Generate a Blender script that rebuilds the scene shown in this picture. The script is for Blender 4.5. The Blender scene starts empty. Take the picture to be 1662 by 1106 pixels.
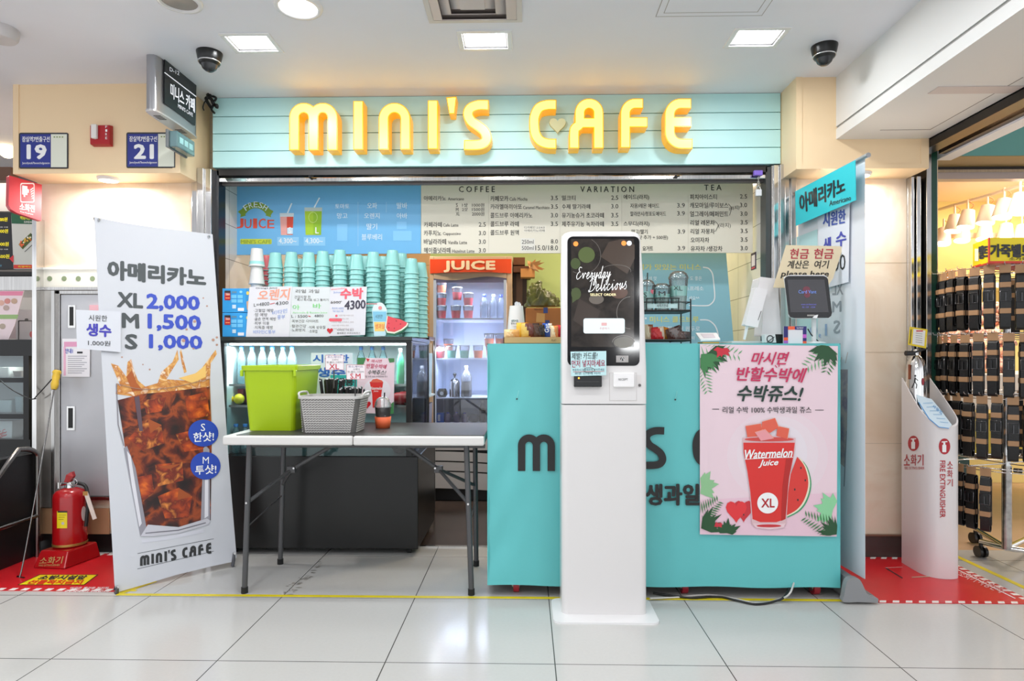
import bpy, math, random
from math import sin, cos, pi, radians
random.seed(7)
SC = bpy.context.scene
COL = SC.collection

# ------------------------------------------------------------ camera
F = 1040.0; CX = 831.0; HY = 580.0; CZ = 1.08; YAW = radians(1.25)
cam_d = bpy.data.cameras.new('camera'); cam = bpy.data.objects.new('camera', cam_d); COL.objects.link(cam)
cam.location = (0, 0, CZ); cam.rotation_euler = (pi/2, 0, YAW)
cam_d.sensor_width = 36.0; cam_d.lens = F*36.0/1662.0
cam_d.shift_y = (HY-553.0)/1662.0
cam_d.clip_start = 0.05
SC.camera = cam
SC.view_settings.view_transform = 'Standard'
SC.view_settings.look = 'None'
SC.view_settings.gamma = 1.0
SC.view_settings.use_curve_mapping = False
SC.view_settings.exposure = 0.1
SC.cycles.max_bounces = 10
SC.cycles.transparent_max_bounces = 24
SC.cycles.caustics_reflective = False
SC.cycles.caustics_refractive = False

# ------------------------------------------------------------ world: the lit concourse beyond the modelled part
W = bpy.data.worlds.new('world'); SC.world = W; W.use_nodes = True
W.node_tree.nodes['Background'].inputs[0].default_value = (0.93, 0.96, 1.0, 1)
W.node_tree.nodes['Background'].inputs[1].default_value = 1.25
CEIL_W = 5.9      # watts of a ceiling lamp
SHOP_W = 11.0      # warm lamps inside the cafe
BELT_W = 42.0      # warm lamps and added fill in the accessories shop

def area(name, loc, size, watts, col=(1, 1, 1), rot=(0, 0, 0), parent=None, sy=None):
    l = bpy.data.lights.new(name, 'AREA'); l.energy = watts; l.color = col; l.size = size
    if sy: l.shape = 'RECTANGLE'; l.size_y = sy
    o = bpy.data.objects.new(name, l); COL.objects.link(o); o.location = loc; o.rotation_euler = rot
    if parent: o.parent = parent; o.location = [a-b for a, b in zip(loc, parent.location)]
    return o

# ------------------------------------------------------------ pixel measurements to places in the room
def ray(px, py):
    u = (px-CX)/F
    return (-sin(YAW)+cos(YAW)*u, cos(YAW)+sin(YAW)*u, (HY-py)/F)
def P(px, py, Y):
    d = ray(px, py); t = Y/d[1]
    return (d[0]*t, Y, CZ+d[2]*t)
def X(px, Y): return P(px, HY, Y)[0]
def Z(py, Y, px=854): return P(px, py, Y)[2]
def G(px, py, z=0.0):
    d = ray(px, py); t = (z-CZ)/d[2]
    return (d[0]*t, d[1]*t, z)
def on_plane(p0, n):
    def f(px, py, l=0):
        d = ray(px, py); q = [p0[i]+n[i]*l for i in range(3)]
        den = sum(d[i]*n[i] for i in range(3))
        t = ((q[0])*n[0]+(q[1])*n[1]+(q[2]-CZ)*n[2])/den
        return (d[0]*t, d[1]*t, CZ+d[2]*t)
    return f
def SX(x, y): return X(854+x*F/y, y)
def frontal(Y): return lambda px, py, l=0: P(px, py, Y-l)
def floor_map(z): return lambda px, py, l=0: G(px, py, z+l)

# ------------------------------------------------------------ materials
def lin(h):
    h = h.lstrip('#'); o = []
    for i in (0, 2, 4):
        c = int(h[i:i+2], 16)/255; o.append(c/12.92 if c <= 0.04045 else ((c+0.055)/1.055)**2.4)
    return (*o, 1)
MC = {}
def M(hexc, rough=0.5, metal=0.0, emit=0.0, alpha=1.0, noise=0.0, nscale=20.0, bump=0.0, bscale=30.0, coat=0.0, trans=0.0):
    key = (hexc, rough, metal, emit, alpha, noise, nscale, bump, bscale, coat, trans)
    if key in MC: return MC[key]
    m = bpy.data.materials.new('mat_'+hexc.strip('#')+'_%d' % len(MC)); m.use_nodes = True
    nt = m.node_tree; b = nt.nodes['Principled BSDF']; c = lin(hexc)
    b.inputs['Base Color'].default_value = c; b.inputs['Roughness'].default_value = rough
    b.inputs['Metallic'].default_value = metal; b.inputs['Coat Weight'].default_value = coat
    b.inputs['Transmission Weight'].default_value = trans
    if emit:
        b.inputs['Emission Color'].default_value = c; b.inputs['Emission Strength'].default_value = emit
    b.inputs['Alpha'].default_value = alpha
    if noise or bump:
        tc = nt.nodes.new('ShaderNodeTexCoord'); n = nt.nodes.new('ShaderNodeTexNoise')
        n.inputs['Scale'].default_value = nscale; n.inputs['Detail'].default_value = 5
        nt.links.new(tc.outputs['Object'], n.inputs['Vector'])
        if noise:
            r = nt.nodes.new('ShaderNodeValToRGB')
            r.color_ramp.elements[0].position = .3; r.color_ramp.elements[1].position = .7
            r.color_ramp.elements[0].color = tuple(x*(1-noise) for x in c[:3])+(1,)
            r.color_ramp.elements[1].color = tuple(min(1, x*(1+noise)) for x in c[:3])+(1,)
            nt.links.new(n.outputs[0], r.inputs[0]); nt.links.new(r.outputs[0], b.inputs['Base Color'])
        if bump:
            n2 = nt.nodes.new('ShaderNodeTexNoise'); n2.inputs['Scale'].default_value = bscale
            nt.links.new(tc.outputs['Object'], n2.inputs['Vector'])
            bp = nt.nodes.new('ShaderNodeBump'); bp.inputs['Strength'].default_value = bump; bp.inputs['Distance'].default_value = .01
            nt.links.new(n2.outputs[0], bp.inputs['Height']); nt.links.new(bp.outputs[0], b.inputs['Normal'])
    MC[key] = m
    return m
def steel(tone='#c4c2c0', rough=.22, streak=60.0):
    key = ('steel', tone, rough)
    if key in MC: return MC[key]
    m = M(tone, rough, 1.0, noise=.12, nscale=3.0)
    m = m.copy(); MC[key] = m
    nt = m.node_tree; n = [x for x in nt.nodes if x.type == 'TEX_NOISE'][0]
    mp = nt.nodes.new('ShaderNodeMapping'); mp.inputs['Scale'].default_value = (streak, streak, 1.5)
    tc = [x for x in nt.nodes if x.type == 'TEX_COORD'][0]
    nt.links.new(tc.outputs['Object'], mp.inputs[0]); nt.links.new(mp.outputs[0], n.inputs['Vector'])
    return m
def clear(tint='#ffffff', gloss=0.08, body=0.0, bodyhex='#ffffff', rough=0.02):
    """thin clear plastic or glass: see-through, with a sheen and an optional milky body"""
    key = ('clear', tint, gloss, body, bodyhex)
    if key in MC: return MC[key]
    m = bpy.data.materials.new('clear_%d' % len(MC)); m.use_nodes = True; nt = m.node_tree; nt.nodes.clear()
    out = nt.nodes.new('ShaderNodeOutputMaterial'); t = nt.nodes.new('ShaderNodeBsdfTransparent'); t.inputs[0].default_value = lin(tint)
    g = nt.nodes.new('ShaderNodeBsdfGlossy'); g.inputs['Roughness'].default_value = rough
    lw = nt.nodes.new('ShaderNodeFresnel'); lw.inputs[0].default_value = 1.28
    ma = nt.nodes.new('ShaderNodeMath'); ma.operation = 'ADD'; ma.inputs[1].default_value = gloss; ma.use_clamp = True
    nt.links.new(lw.outputs[0], ma.inputs[0])
    mx = nt.nodes.new('ShaderNodeMixShader'); nt.links.new(ma.outputs[0], mx.inputs[0]); nt.links.new(g.outputs[0], mx.inputs[2])
    if body:
        d = nt.nodes.new('ShaderNodeBsdfPrincipled'); d.inputs['Base Color'].default_value = lin(bodyhex); d.inputs['Roughness'].default_value = .3
        m2 = nt.nodes.new('ShaderNodeMixShader'); m2.inputs[0].default_value = body
        nt.links.new(t.outputs[0], m2.inputs[1]); nt.links.new(d.outputs[0], m2.inputs[2]); nt.links.new(m2.outputs[0], mx.inputs[1])
    else: nt.links.new(t.outputs[0], mx.inputs[1])
    nt.links.new(mx.outputs[0], out.inputs[0]); MC[key] = m
    return m
def tilemat(name, base, line, sx, sy, ox, oy, w, axes='XY', rough=.2, vary=.04, fleck=.03, fscale=60, wavy=0.0):
    """tiles with joints on a grid, procedural"""
    m = bpy.data.materials.new(name); m.use_nodes = True; nt = m.node_tree; b = nt.nodes['Principled BSDF']
    b.inputs['Roughness'].default_value = rough
    geo = nt.nodes.new('ShaderNodeNewGeometry'); sp = nt.nodes.new('ShaderNodeSeparateXYZ'); nt.links.new(geo.outputs['Position'], sp.inputs[0])
    def mt(op, a, bb=None, c=None):
        n = nt.nodes.new('ShaderNodeMath'); n.operation = op
        for i, v in enumerate((a, bb, c)):
            if v is None: continue
            if isinstance(v, (int, float)): n.inputs[i].default_value = v
            else: nt.links.new(v, n.inputs[i])
        return n.outputs[0]
    def edge(o, s, off):
        q = mt('DIVIDE', mt('SUBTRACT', o, off), s); fr = mt('FRACT', q)
        dd = mt('MINIMUM', fr, mt('SUBTRACT', 1.0, fr))
        return mt('LESS_THAN', dd, w/s/2), mt('FLOOR', q)
    a, ia = edge(sp.outputs[axes[0]], sx, ox); c, ic = edge(sp.outputs[axes[1]], sy, oy)
    lines = mt('MAXIMUM', a, c)
    wn = nt.nodes.new('ShaderNodeTexWhiteNoise'); wn.noise_dimensions = '2D'
    cb = nt.nodes.new('ShaderNodeCombineXYZ'); nt.links.new(ia, cb.inputs[0]); nt.links.new(ic, cb.inputs[1]); nt.links.new(cb.outputs[0], wn.inputs['Vector'])
    n = nt.nodes.new('ShaderNodeTexNoise'); n.inputs['Scale'].default_value = fscale; n.inputs['Detail'].default_value = 6
    nt.links.new(geo.outputs['Position'], n.inputs['Vector'])
    val = mt('ADD', mt('MULTIPLY', mt('SUBTRACT', wn.outputs[0], .5), vary*2), mt('MULTIPLY', mt('SUBTRACT', n.outputs[0], .5), fleck*4))
    val = mt('ADD', val, 1.0)
    mixc = nt.nodes.new('ShaderNodeMix'); mixc.data_type = 'RGBA'; mixc.inputs[6].default_value = lin(base); mixc.inputs[7].default_value = lin(line)
    nt.links.new(lines, mixc.inputs[0])
    mul = nt.nodes.new('ShaderNodeVectorMath'); mul.operation = 'SCALE'; nt.links.new(mixc.outputs[2], mul.inputs[0]); nt.links.new(val, mul.inputs['Scale'])
    nt.links.new(mul.outputs[0], b.inputs['Base Color'])
    return m
def blotch(name, cols, scale, kind='NOISE', rough=.4, detail=6, dist=0.0):
    """several colours in blotches: marble, printed cola, scarves"""
    m = bpy.data.materials.new(name); m.use_nodes = True; nt = m.node_tree; b = nt.nodes['Principled BSDF']; b.inputs['Roughness'].default_value = rough
    geo = nt.nodes.new('ShaderNodeTexCoord')
    if kind == 'VORONOI':
        n = nt.nodes.new('ShaderNodeTexVoronoi'); n.inputs['Scale'].default_value = scale
        nn = nt.nodes.new('ShaderNodeTexNoise'); nn.inputs['Scale'].default_value = scale*1.3; nn.inputs['Detail'].default_value = detail; nn.inputs['Distortion'].default_value = 1.5
        nt.links.new(geo.outputs['Object'], n.inputs['Vector']); nt.links.new(geo.outputs['Object'], nn.inputs['Vector'])
        ad = nt.nodes.new('ShaderNodeMath'); ad.operation = 'ADD'; nt.links.new(n.outputs['Distance'], ad.inputs[0]); nt.links.new(nn.outputs[0], ad.inputs[1])
        hf = nt.nodes.new('ShaderNodeMath'); hf.operation = 'MULTIPLY'; hf.inputs[1].default_value = .5; nt.links.new(ad.outputs[0], hf.inputs[0]); src = hf.outputs[0]
    else:
        n = nt.nodes.new('ShaderNodeTexNoise'); n.inputs['Scale'].default_value = scale; n.inputs['Detail'].default_value = detail; n.inputs['Distortion'].default_value = dist
        nt.links.new(geo.outputs['Object'], n.inputs['Vector']); src = n.outputs[0]
    r = nt.nodes.new('ShaderNodeValToRGB'); el = r.color_ramp.elements
    k = len(cols)
    el[0].position = .28; el[0].color = lin(cols[0]); el[1].position = .72; el[1].color = lin(cols[-1])
    for i in range(1, k-1):
        e = el.new(.28+.44*i/(k-1)); e.color = lin(cols[i])
    nt.links.new(src, r.inputs[0]); nt.links.new(r.outputs[0], b.inputs['Base Color'])
    return m

# ------------------------------------------------------------ tags
def tag(o, label=None, cat=None, group=None, kind=None):
    if label: o['label'] = label
    if cat: o['category'] = cat
    if group: o['group'] = group
    if kind: o['kind'] = kind
    return o
def thing(name, label, cat, loc=(0, 0, 0), group=None, rotz=0):
    o = bpy.data.objects.new(name, None); COL.objects.link(o); o.location = loc; o.rotation_euler = (0, 0, rotz)
    o.empty_display_size = .05
    return tag(o, label, cat, group)
def dup(root, loc, rotz=None, label=None, group=None, scale=None):
    r = root.copy(); COL.objects.link(r); r.location = loc
    if rotz is not None: r.rotation_euler = (0, 0, rotz)
    if scale: r.scale = scale
    if label: r['label'] = label
    if group: r['group'] = group
    for ch in list(root.children):
        c = ch.copy(); COL.objects.link(c); c.parent = r
        for g in list(ch.children):
            d = g.copy(); COL.objects.link(d); d.parent = c
    return r

# ------------------------------------------------------------ mesh collector
class MB:
    def __init__(s): s.v = []; s.f = []; s.m = []; s.s = []; s.mats = []
    def mi(s, mat):
        if mat is None: return 0
        if mat not in s.mats: s.mats.append(mat)
        return s.mats.index(mat)
    def add(s, vs, fs, mat=None, smooth=False):
        o = len(s.v); s.v += [tuple(p) for p in vs]; k = s.mi(mat)
        for f in fs: s.f.append([i+o for i in f]); s.m.append(k); s.s.append(smooth)
        return s
    def box(s, x0, x1, y0, y1, z0, z1, mat=None):
        vs = [(x, y, z) for z in (z0, z1) for y in (y0, y1) for x in (x0, x1)]
        return s.add(vs, [(0, 2, 3, 1), (4, 5, 7, 6), (0, 1, 5, 4), (2, 6, 7, 3), (0, 4, 6, 2), (1, 3, 7, 5)], mat)
    def hexa(s, c, mat=None):      # eight corners: bottom four (ccw from above) then top four
        return s.add(c, [(3, 2, 1, 0), (4, 5, 6, 7), (0, 1, 5, 4), (1, 2, 6, 5), (2, 3, 7, 6), (3, 0, 4, 7)], mat)
    def prism(s, pts, vec, mat=None, sidemat=None, smooth=False):   # pts 3d ring, extruded by vec
        n = len(pts); q = [tuple(p[i]+vec[i] for i in range(3)) for p in pts]
        s.add(list(pts)+q, [list(range(n)), list(range(2*n-1, n-1, -1))], mat)
        s.add(list(pts)+q, [(i, (i+1) % n, (i+1) % n+n, i+n) for i in range(n)], sidemat or mat, smooth)
        return s
    def tube(s, pts, r, seg=8, mat=None, caps=True, closed=False):
        from mathutils import Vector
        pts = [Vector(p) for p in pts]; n = len(pts); rings = []; up = Vector((0, 0, 1))
        for i, p in enumerate(pts):
            a = pts[(i-1) % n] if (i > 0 or closed) else p; b = pts[(i+1) % n] if (i < n-1 or closed) else p
            t = (b-a).normalized(); rr = r[i] if isinstance(r, (list, tuple)) else r
            if i == 0:
                u = t.cross(up)
                if u.length < 1e-3: u = t.cross(Vector((1, 0, 0)))
            else: u = u-t*u.dot(t)
            u.normalize(); w = t.cross(u)
            rings.append([p+u*cos(2*pi*k/seg)*rr+w*sin(2*pi*k/seg)*rr for k in range(seg)])
        vs = [q for rg in rings for q in rg]; fs = []
        for i in range(n if closed else n-1):
            j = (i+1) % n
            for k in range(seg): fs.append((i*seg+k, i*seg+(k+1) % seg, j*seg+(k+1) % seg, j*seg+k))
        s.add(vs, fs, mat, True)
        if caps and not closed: s.add(vs, [list(range(seg))[::-1], [(n-1)*seg+k for k in range(seg)]], mat)
        return s
    def lathe(s, prof, c=(0, 0, 0), seg=24, mat=None, smooth=True, sx=1, sy=1):
        n = len(prof); vs = []
        for r, z in prof:
            for k in range(seg): a = 2*pi*k/seg; vs.append((c[0]+r*sx*cos(a), c[1]+r*sy*sin(a), c[2]+z))
        fs = [(i*seg+k, i*seg+(k+1) % seg, (i+1)*seg+(k+1) % seg, (i+1)*seg+k) for i in range(n-1) for k in range(seg)]
        s.add(vs, fs, mat, smooth)
        if prof[0][0] > 1e-5: s.add(vs[:seg], [list(range(seg))[::-1]], mat)
        if prof[-1][0] > 1e-5: s.add(vs[-seg:], [list(range(seg))], mat)
        return s
    def ball(s, c, r, mat=None, seg=14, rz=None):
        rz = rz or r
        return s.lathe([(max(r*sin(pi*i/8), 1e-6), -rz*cos(pi*i/8)) for i in range(9)], c, seg, mat)
    def xform(s, fn): s.v = [tuple(fn(p)) for p in s.v]; return s
    def build(s, name, parent=None, mat=None, bevel=0.0, bseg=2, local=False, label=None):
        me = bpy.data.meshes.new(name)
        o = bpy.data.objects.new(name, me)
        if local: off = (0, 0, 0)
        elif parent is not None:
            p = parent; off = [0, 0, 0]
            while p is not None: off = [off[i]+p.location[i] for i in range(3)]; p = p.parent
        else:
            off = [(min(v[i] for v in s.v)+max(v[i] for v in s.v))/2 for i in range(2)]+[min(v[2] for v in s.v)]
            o.location = off
        me.from_pydata([tuple(v[i]-off[i] for i in range(3)) for v in s.v], [], s.f)
        ms = s.mats or [mat]
        if mat is not None and s.mats: pass
        for m in ms: me.materials.append(m)
        me.polygons.foreach_set('material_index', s.m)
        me.polygons.foreach_set('use_smooth', s.s)
        me.update()
        COL.objects.link(o)
        if parent is not None: o.parent = parent
        if bevel:
            b = o.modifiers.new('bevel', 'BEVEL'); b.width = bevel; b.segments = bseg; b.limit_method = 'ANGLE'; b.angle_limit = radians(40)
        if label: o['label'] = label
        return o
def one(mb, name, label, cat, group=None, bevel=0.0):
    return tag(mb.build(name, bevel=bevel), label, cat, group)
def struct(mb, name, bevel=0.0):
    o = mb.build(name, bevel=bevel); o['kind'] = 'structure'; return o
def spline(pts, n=6, closed=False):
    out = []; k = len(pts)
    rng = range(k if closed else k-1)
    for i in rng:
        p0 = pts[(i-1) % k] if (closed or i > 0) else pts[i]; p1 = pts[i]; p2 = pts[(i+1) % k]; p3 = pts[(i+2) % k] if (closed or i < k-2) else p2
        for j in range(n):
            t = j/n
            out.append(tuple(.5*((2*b)+(-a+c)*t+(2*a-5*b+4*c-d)*t*t+(-a+3*b-3*c+d)*t**3) for a, b, c, d in zip(p0, p1, p2, p3)))
    if not closed: out.append(tuple(pts[-1]))
    return out
def ribbon(pts, w):
    """outline of a stroke: left side then right side reversed"""
    L = []; R = []; n = len(pts)
    for i, p in enumerate(pts):
        a = pts[max(i-1, 0)]; b = pts[min(i+1, n-1)]; dx, dy = b[0]-a[0], b[1]-a[1]; q = math.hypot(dx, dy) or 1
        ww = w[i] if isinstance(w, list) else w
        L.append((p[0]-dy/q*ww/2, p[1]+dx/q*ww/2)); R.append((p[0]+dy/q*ww/2, p[1]-dx/q*ww/2))
    return L, R
def arc(cx, cy, rx, ry, a0, a1, n=12):
    return [(cx+rx*cos(radians(a0+(a1-a0)*i/n)), cy+ry*sin(radians(a0+(a1-a0)*i/n))) for i in range(n+1)]

# ------------------------------------------------------------ lettering
TC = {}
def glyphs(body, bold=0.0, shear=0.0, sp=1.0):
    k = (body, bold, shear, sp)
    if k in TC: return TC[k]
    c = bpy.data.curves.new('t', 'FONT'); c.body = body; c.offset = bold; c.resolution_u = 2; c.fill_mode = 'FRONT'; c.shear = shear; c.space_character = sp
    c.dimensions = '2D'
    o = bpy.data.objects.new('t', c); m = o.to_mesh()
    vs = [(v.co.x, v.co.y) for v in m.vertices]; fs = [list(p.vertices) for p in m.polygons]
    o.to_mesh_clear(); bpy.data.objects.remove(o); bpy.data.curves.remove(c)
    x0 = min(v[0] for v in vs); x1 = max(v[0] for v in vs); y0 = min(v[1] for v in vs); y1 = max(v[1] for v in vs)
    TC[k] = ([((x-x0)/(x1-x0), (y-y0)/(y1-y0)) for x, y in vs], fs)
    return TC[k]
EPS = .0007
class Art(MB):
    """printed or painted work laid on a surface; fn(px, py, lift) gives the place on it"""
    def __init__(s, fn): MB.__init__(s); s.k = 0; s.fn0 = fn
    def fn(s, x, y, l=0): return s.fn0(x, y, l+s.k*5e-6)
    def poly(s, pts, mat, l=1):
        s.k += 1; return s.add([s.fn(x, y, l*EPS) for x, y in pts], [list(range(len(pts)))], mat)
    def rect(s, x0, y0, x1, y1, mat, l=1): return s.poly([(x0, y0), (x0, y1), (x1, y1), (x1, y0)], mat, l)
    def ell(s, cx, cy, rx, ry, mat, l=1, n=24): return s.poly([(x, y) for x, y in arc(cx, cy, rx, ry, 0, 360-360/n, n-1)], mat, l)
    def rrect(s, x0, y0, x1, y1, r, mat, l=1):
        p = arc(x0+r, y0+r, r, r, 180, 270, 5)+arc(x1-r, y0+r, r, r, 270, 360, 5)+arc(x1-r, y1-r, r, r, 0, 90, 5)+arc(x0+r, y1-r, r, r, 90, 180, 5)
        return s.poly(p, mat, l)
    def line(s, pts, w, mat, l=2, smooth=0, closed=False):
        if smooth: pts = spline(pts, smooth, closed)
        if closed: pts = list(pts)+[pts[0]]
        L, R = ribbon(pts, w); n = len(L); s.k += 1
        return s.add([s.fn(x, y, l*EPS) for x, y in L+R], [(i, i+1, n+i+1, n+i) for i in range(n-1)], mat)
    def text(s, body, q, mat, bold=0.0, shear=0.0, l=2, sp=1.0, mirror=False):
        if bold > .004:      # heavy lettering: strokes thickened by overprinting
            if len(q) == 4 and not isinstance(q[0], tuple): q = ((q[0], q[1]), (q[2], q[1]), (q[2], q[3]), (q[0], q[3]))
            hh = math.hypot(q[3][0]-q[0][0], q[3][1]-q[0][1]); e = min(bold, .11)*hh*(.95 if hh > 11 else .6); many = ((e, 0), (-e, 0), (0, e*.8), (0, -e*.8), (e*.7, e*.6), (-e*.7, -e*.6), (e*.7, -e*.6), (-e*.7, e*.6))
            for dx, dy in (many if hh > 11 else ((e, e*.5), (-e, -e*.5))):
                s.text(body, tuple((x+dx, y+dy) for x, y in q), mat, 0, shear, l, sp, mirror)
            return s
        g, fs = glyphs(body, bold, shear, sp); s.k += 1
        if len(q) == 4 and not isinstance(q[0], tuple): q = ((q[0], q[1]), (q[2], q[1]), (q[2], q[3]), (q[0], q[3]))
        tl, tr, br, bl = q; vs = []
        for u, v in g:
            if mirror: u = 1-u
            v = 1-v
            vs.append(s.fn(*[(tl[i]*(1-u)+tr[i]*u)*(1-v)+(bl[i]*(1-u)+br[i]*u)*v for i in (0, 1)], l*EPS))
        return s.add(vs, fs, mat)
    def slab(s, pts, mat, t=.003):
        a = [s.fn(x, y, 0) for x, y in pts]; n = len(a); c = s.fn(pts[0][0], pts[0][1], -t); d = [c[i]-a[0][i] for i in range(3)]
        # thickness along the true normal
        from mathutils import Vector
        A, B, C = Vector(a[0]), Vector(a[1]), Vector(a[2]); nn = (B-A).cross(C-A).normalized()
        if nn.dot(Vector(d)) < 0: nn = -nn
        return s.prism(a, tuple(nn*t), mat)

# the round monoline lettering of the cafe's name, one list of strokes per letter, in the sign's own units
NAME = {
 'm1': [[(477.5, 244)]+arc(493, 190.5, 15.5, 15.5, 180, 360, 14)+[(508.5, 244)], [(508.5, 244)]+arc(524, 190.5, 15.5, 15.5, 180, 360, 14)+[(539.5, 244)]],
 'i1': [[(581.5, 164), (581.5, 243)]],
 'n1': [[(622.5, 243)]+arc(640.2, 193, 17.7, 18, 180, 360, 16)+[(658, 243)]],
 'i2': [[(702.5, 163), (702.5, 242)]],
 's1': [spline([(793, 170.5), (776, 170.5), (763, 176), (759.5, 186), (765, 197), (776, 204.5), (786, 213), (790, 224), (785, 232.5), (773, 235.5), (753, 235.5)], 5)],
 'c1': [spline([(903, 170), (888, 170.3), (875, 175), (868, 188), (867, 202), (869, 217), (876, 228), (888, 233), (903, 233.5)], 5)],
 'a1': [spline([(932, 241), (932, 215), (934, 208), (940, 203), (941, 196)], 4)+arc(956.2, 183, 15.2, 15, 180, 360, 12)+[(971.5, 241)], [(939, 199.5), (966, 199.5)]],
 'f1': [[(1044, 168), (1032, 168)]+arc(1031, 184, 16, 16, 270, 180, 8)+[(1015, 240)], [(1020, 198.5), (1051, 198.5)]],
 'e1': [[(1122, 168), (1106, 168)]+arc(1105, 186, 18, 18, 270, 180, 8)+arc(1106, 214, 19, 19.5, 180, 90, 8)+[(1124, 233.5)], [(1092, 198), (1122, 198)]],
}
APOS = [(724, 158), (741, 156.5), (737.5, 185), (729, 185)]
# ============================================================ THE SETTING
YW = 3.51      # wall and sign plane
BX0, BX1 = X(1357, 3.32), X(1507, 3.32)      # dropped beam
YB = 3.32      # front of the cream bulkheads
ZC = 2.517     # concourse ceiling
tile_floor = tilemat('floor_tiles', '#c4c3c0', '#4f4e4a', .6, .6, .102, 2.255, .004, 'XY', .16, .012, .02, 90)
marble = blotch('cream_marble', ['#e3c9ac', '#ecd8c0', '#f1e2cc', '#e6ccb0'], 2.2, detail=8, rough=.25, dist=1.2)
cream = M('#f2d6ae', .45, noise=.02, nscale=2)
white_paint = M('#e9e9f0', .6, noise=.015, nscale=3)
beam_paint = M('#e0e0df', .5)
inner_tile = tilemat('white_wall_tiles', '#ddd9d2', '#8d8a86', .4, .2, 0.1, .05, .004, 'YZ', .15, .02, .01, 20)
tan_tile = tilemat('tan_wall_tiles', '#d2a878', '#a07c55', .25, .2, 0.0, .05, .004, 'XZ', .2, .03, .02, 20)
green_paint = M('#b9cc84', .6, noise=.03, nscale=2)
dark_wood = tilemat('dark_wood_floor', '#4a3f3b', '#2c2523', .12, 1.2, 0, 0, .003, 'XY', .18, .06, .05, 12)
st = steel(); st_dark = steel('#8a8886', .25); st_bright = steel('#e0dfdd', .12)
black = M('#141414', .45); black_gloss = M('#050505', .3); rubber = M('#1c1c1c', .8)
teal_board = M('#bbe6e6', .5, noise=.02, nscale=4)
white_pl = M('#e9e7e6', .25); grey_metal = M('#5c5a5a', .35, .6)
chrome = M('#d8d8d8', .08, 1.0)
red_gloss = M('#b01218', .2, coat=.4)

mb = MB(); mb.box(-7, 7, -4, 3.64, -.06, 0, tile_floor); struct(mb, 'floor')
mb = MB(); mb.box(-1.75, 1.36, 3.64, 5.5, -.06, -.004, dark_wood); struct(mb, 'floor_cafe')
mb = MB(); mb.box(-1.75, 1.36, 3.625, 3.65, -.01, .006, st_bright); struct(mb, 'trim_1')
mb = MB(); mb.box(2.30, 7, 3.64, 9, -.06, -.002, M('#c9a98a', .3, noise=.05, nscale=6)); struct(mb, 'floor_shop')
mb = MB(); mb.box(-7, -2.66, 3.64, 7, -.06, -.002, M('#8a8480', .4)); struct(mb, 'floor_kitchen')

# ceiling, with three openings for the square lamps
RECT = [(-1.345, -1.16), (-.285, -.085), (.935, 1.135)]; LY0, LY1 = 2.835, 2.975
mb = MB(); mb.box(-7, BX0, -4, LY0, ZC, ZC+.1, white_paint); mb.box(-7, -2.66, 3.75, 5.0, ZC, ZC+.1, white_paint); mb.box(-7, BX0, LY1, 3.75, ZC, ZC+.1, white_paint)
xs = [-7]+[x for r in RECT for x in r]+[BX0]
for i in range(0, len(xs), 2): mb.box(xs[i], xs[i+1], LY0, LY1, ZC, ZC+.1, white_paint)
struct(mb, 'ceiling')
# dropped beam along the right
mb = MB(); mb.box(BX0, BX1, -4, YB, 2.262, ZC+.1, beam_paint); mb.box(BX0+.006, BX1, -4, YB, 2.25, 2.262, M('#9c9a98', .6)); mb.box(BX0, BX1, -4, YB, 2.197, 2.25, beam_paint)
mb.box(1.74, 1.98, 3.185, 3.19, 2.1962, 2.1972, M('#7a7674', .6)); mb.box(1.98, 1.984, 2.6, 3.19, 2.1962, 2.1972, M('#7a7674', .6)); mb.box(1.70, 2.05, 2.68, 2.75, 2.194, 2.1972, M('#cfc4c0', .6))
struct(mb, 'ceiling_beam')
mb = MB(); mb.box(BX1, BX1+.075, -4, YB+.1, 2.15, 2.215, M('#3a3735', .3, .8)); mb.box(BX1+.075, BX1+.115, -4, YB+.1, 2.165, 2.2, M('#c99b6d', .2, .9)); mb.box(BX1+.115, BX1+.15, -4, YB+.1, 2.15, 2.215, M('#2b2928', .3, .5)); mb.box(BX1+.15, BX1+.23, -4, YB+.18, 2.14, 2.19, white_paint)
struct(mb, 'ceiling_rail')
mb = MB(); mb.box(BX1, 7, -4, 3.95, 2.75, 2.85, white_paint); mb.box(BX1, 2.31, -4, YB, 2.19, 2.8, white_paint); struct(mb, 'ceiling_corridor')

# bulkheads over the pillars
def bulkhead(name, x0, x1):
    m = MB(); m.box(x0, x1, YB, YW+.12, 2.045, ZC, cream)
    g = M('#cdb48e', .5)
    m.box(x0, x1, YB-.004, YB, 2.045, 2.068, cream); m.box(x0, x0+.03, YB-.004, YB, 2.068, ZC, cream); m.box(x1-.04, x1, YB-.004, YB, 2.068, ZC, cream)
    struct(m, name)
bulkhead('wall_bulkhead_left', X(22, YB), X(293, YB)); bulkhead('wall_bulkhead_right', X(1292, YB), BX1)
# walls of the pillars
XL0, XL1, XR0, XR1 = X(52, YW), X(313, YW), X(1289, YW), X(1473, YW)
mb = MB(); mb.box(XL0, XL1, YW, 5.6, 0, 2.05, marble); mb.box(XL0, -1.75, YW+.12, 5.6, 2.05, ZC, marble); struct(mb, 'wall_left')
mb = MB(); mb.box(XR0, XR1, YW, 5.6, 0, 2.05, marble); mb.box(1.40, 2.3, YW+.12, 5.6, 0, ZC, marble)
jl = M('#c9b59a', .5)
for py in (427, 572, 720): z = Z(py, YW, 1380); mb.box(XR0, XR1, YW-.0006, YW, z-.0015, z+.0015, jl)
struct(mb, 'wall_right')
mb = MB(); z = Z(868, YW, 1400)
mb.box(XR0, XR1, YW-.012, YW, 0, z-.004, M('#4d4240', .25)); mb.box(XR0, XR1, YW-.02, YW, z-.004, z+.004, M('#7a5a48', .3)); struct(mb, 'baseboard_right')
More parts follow.
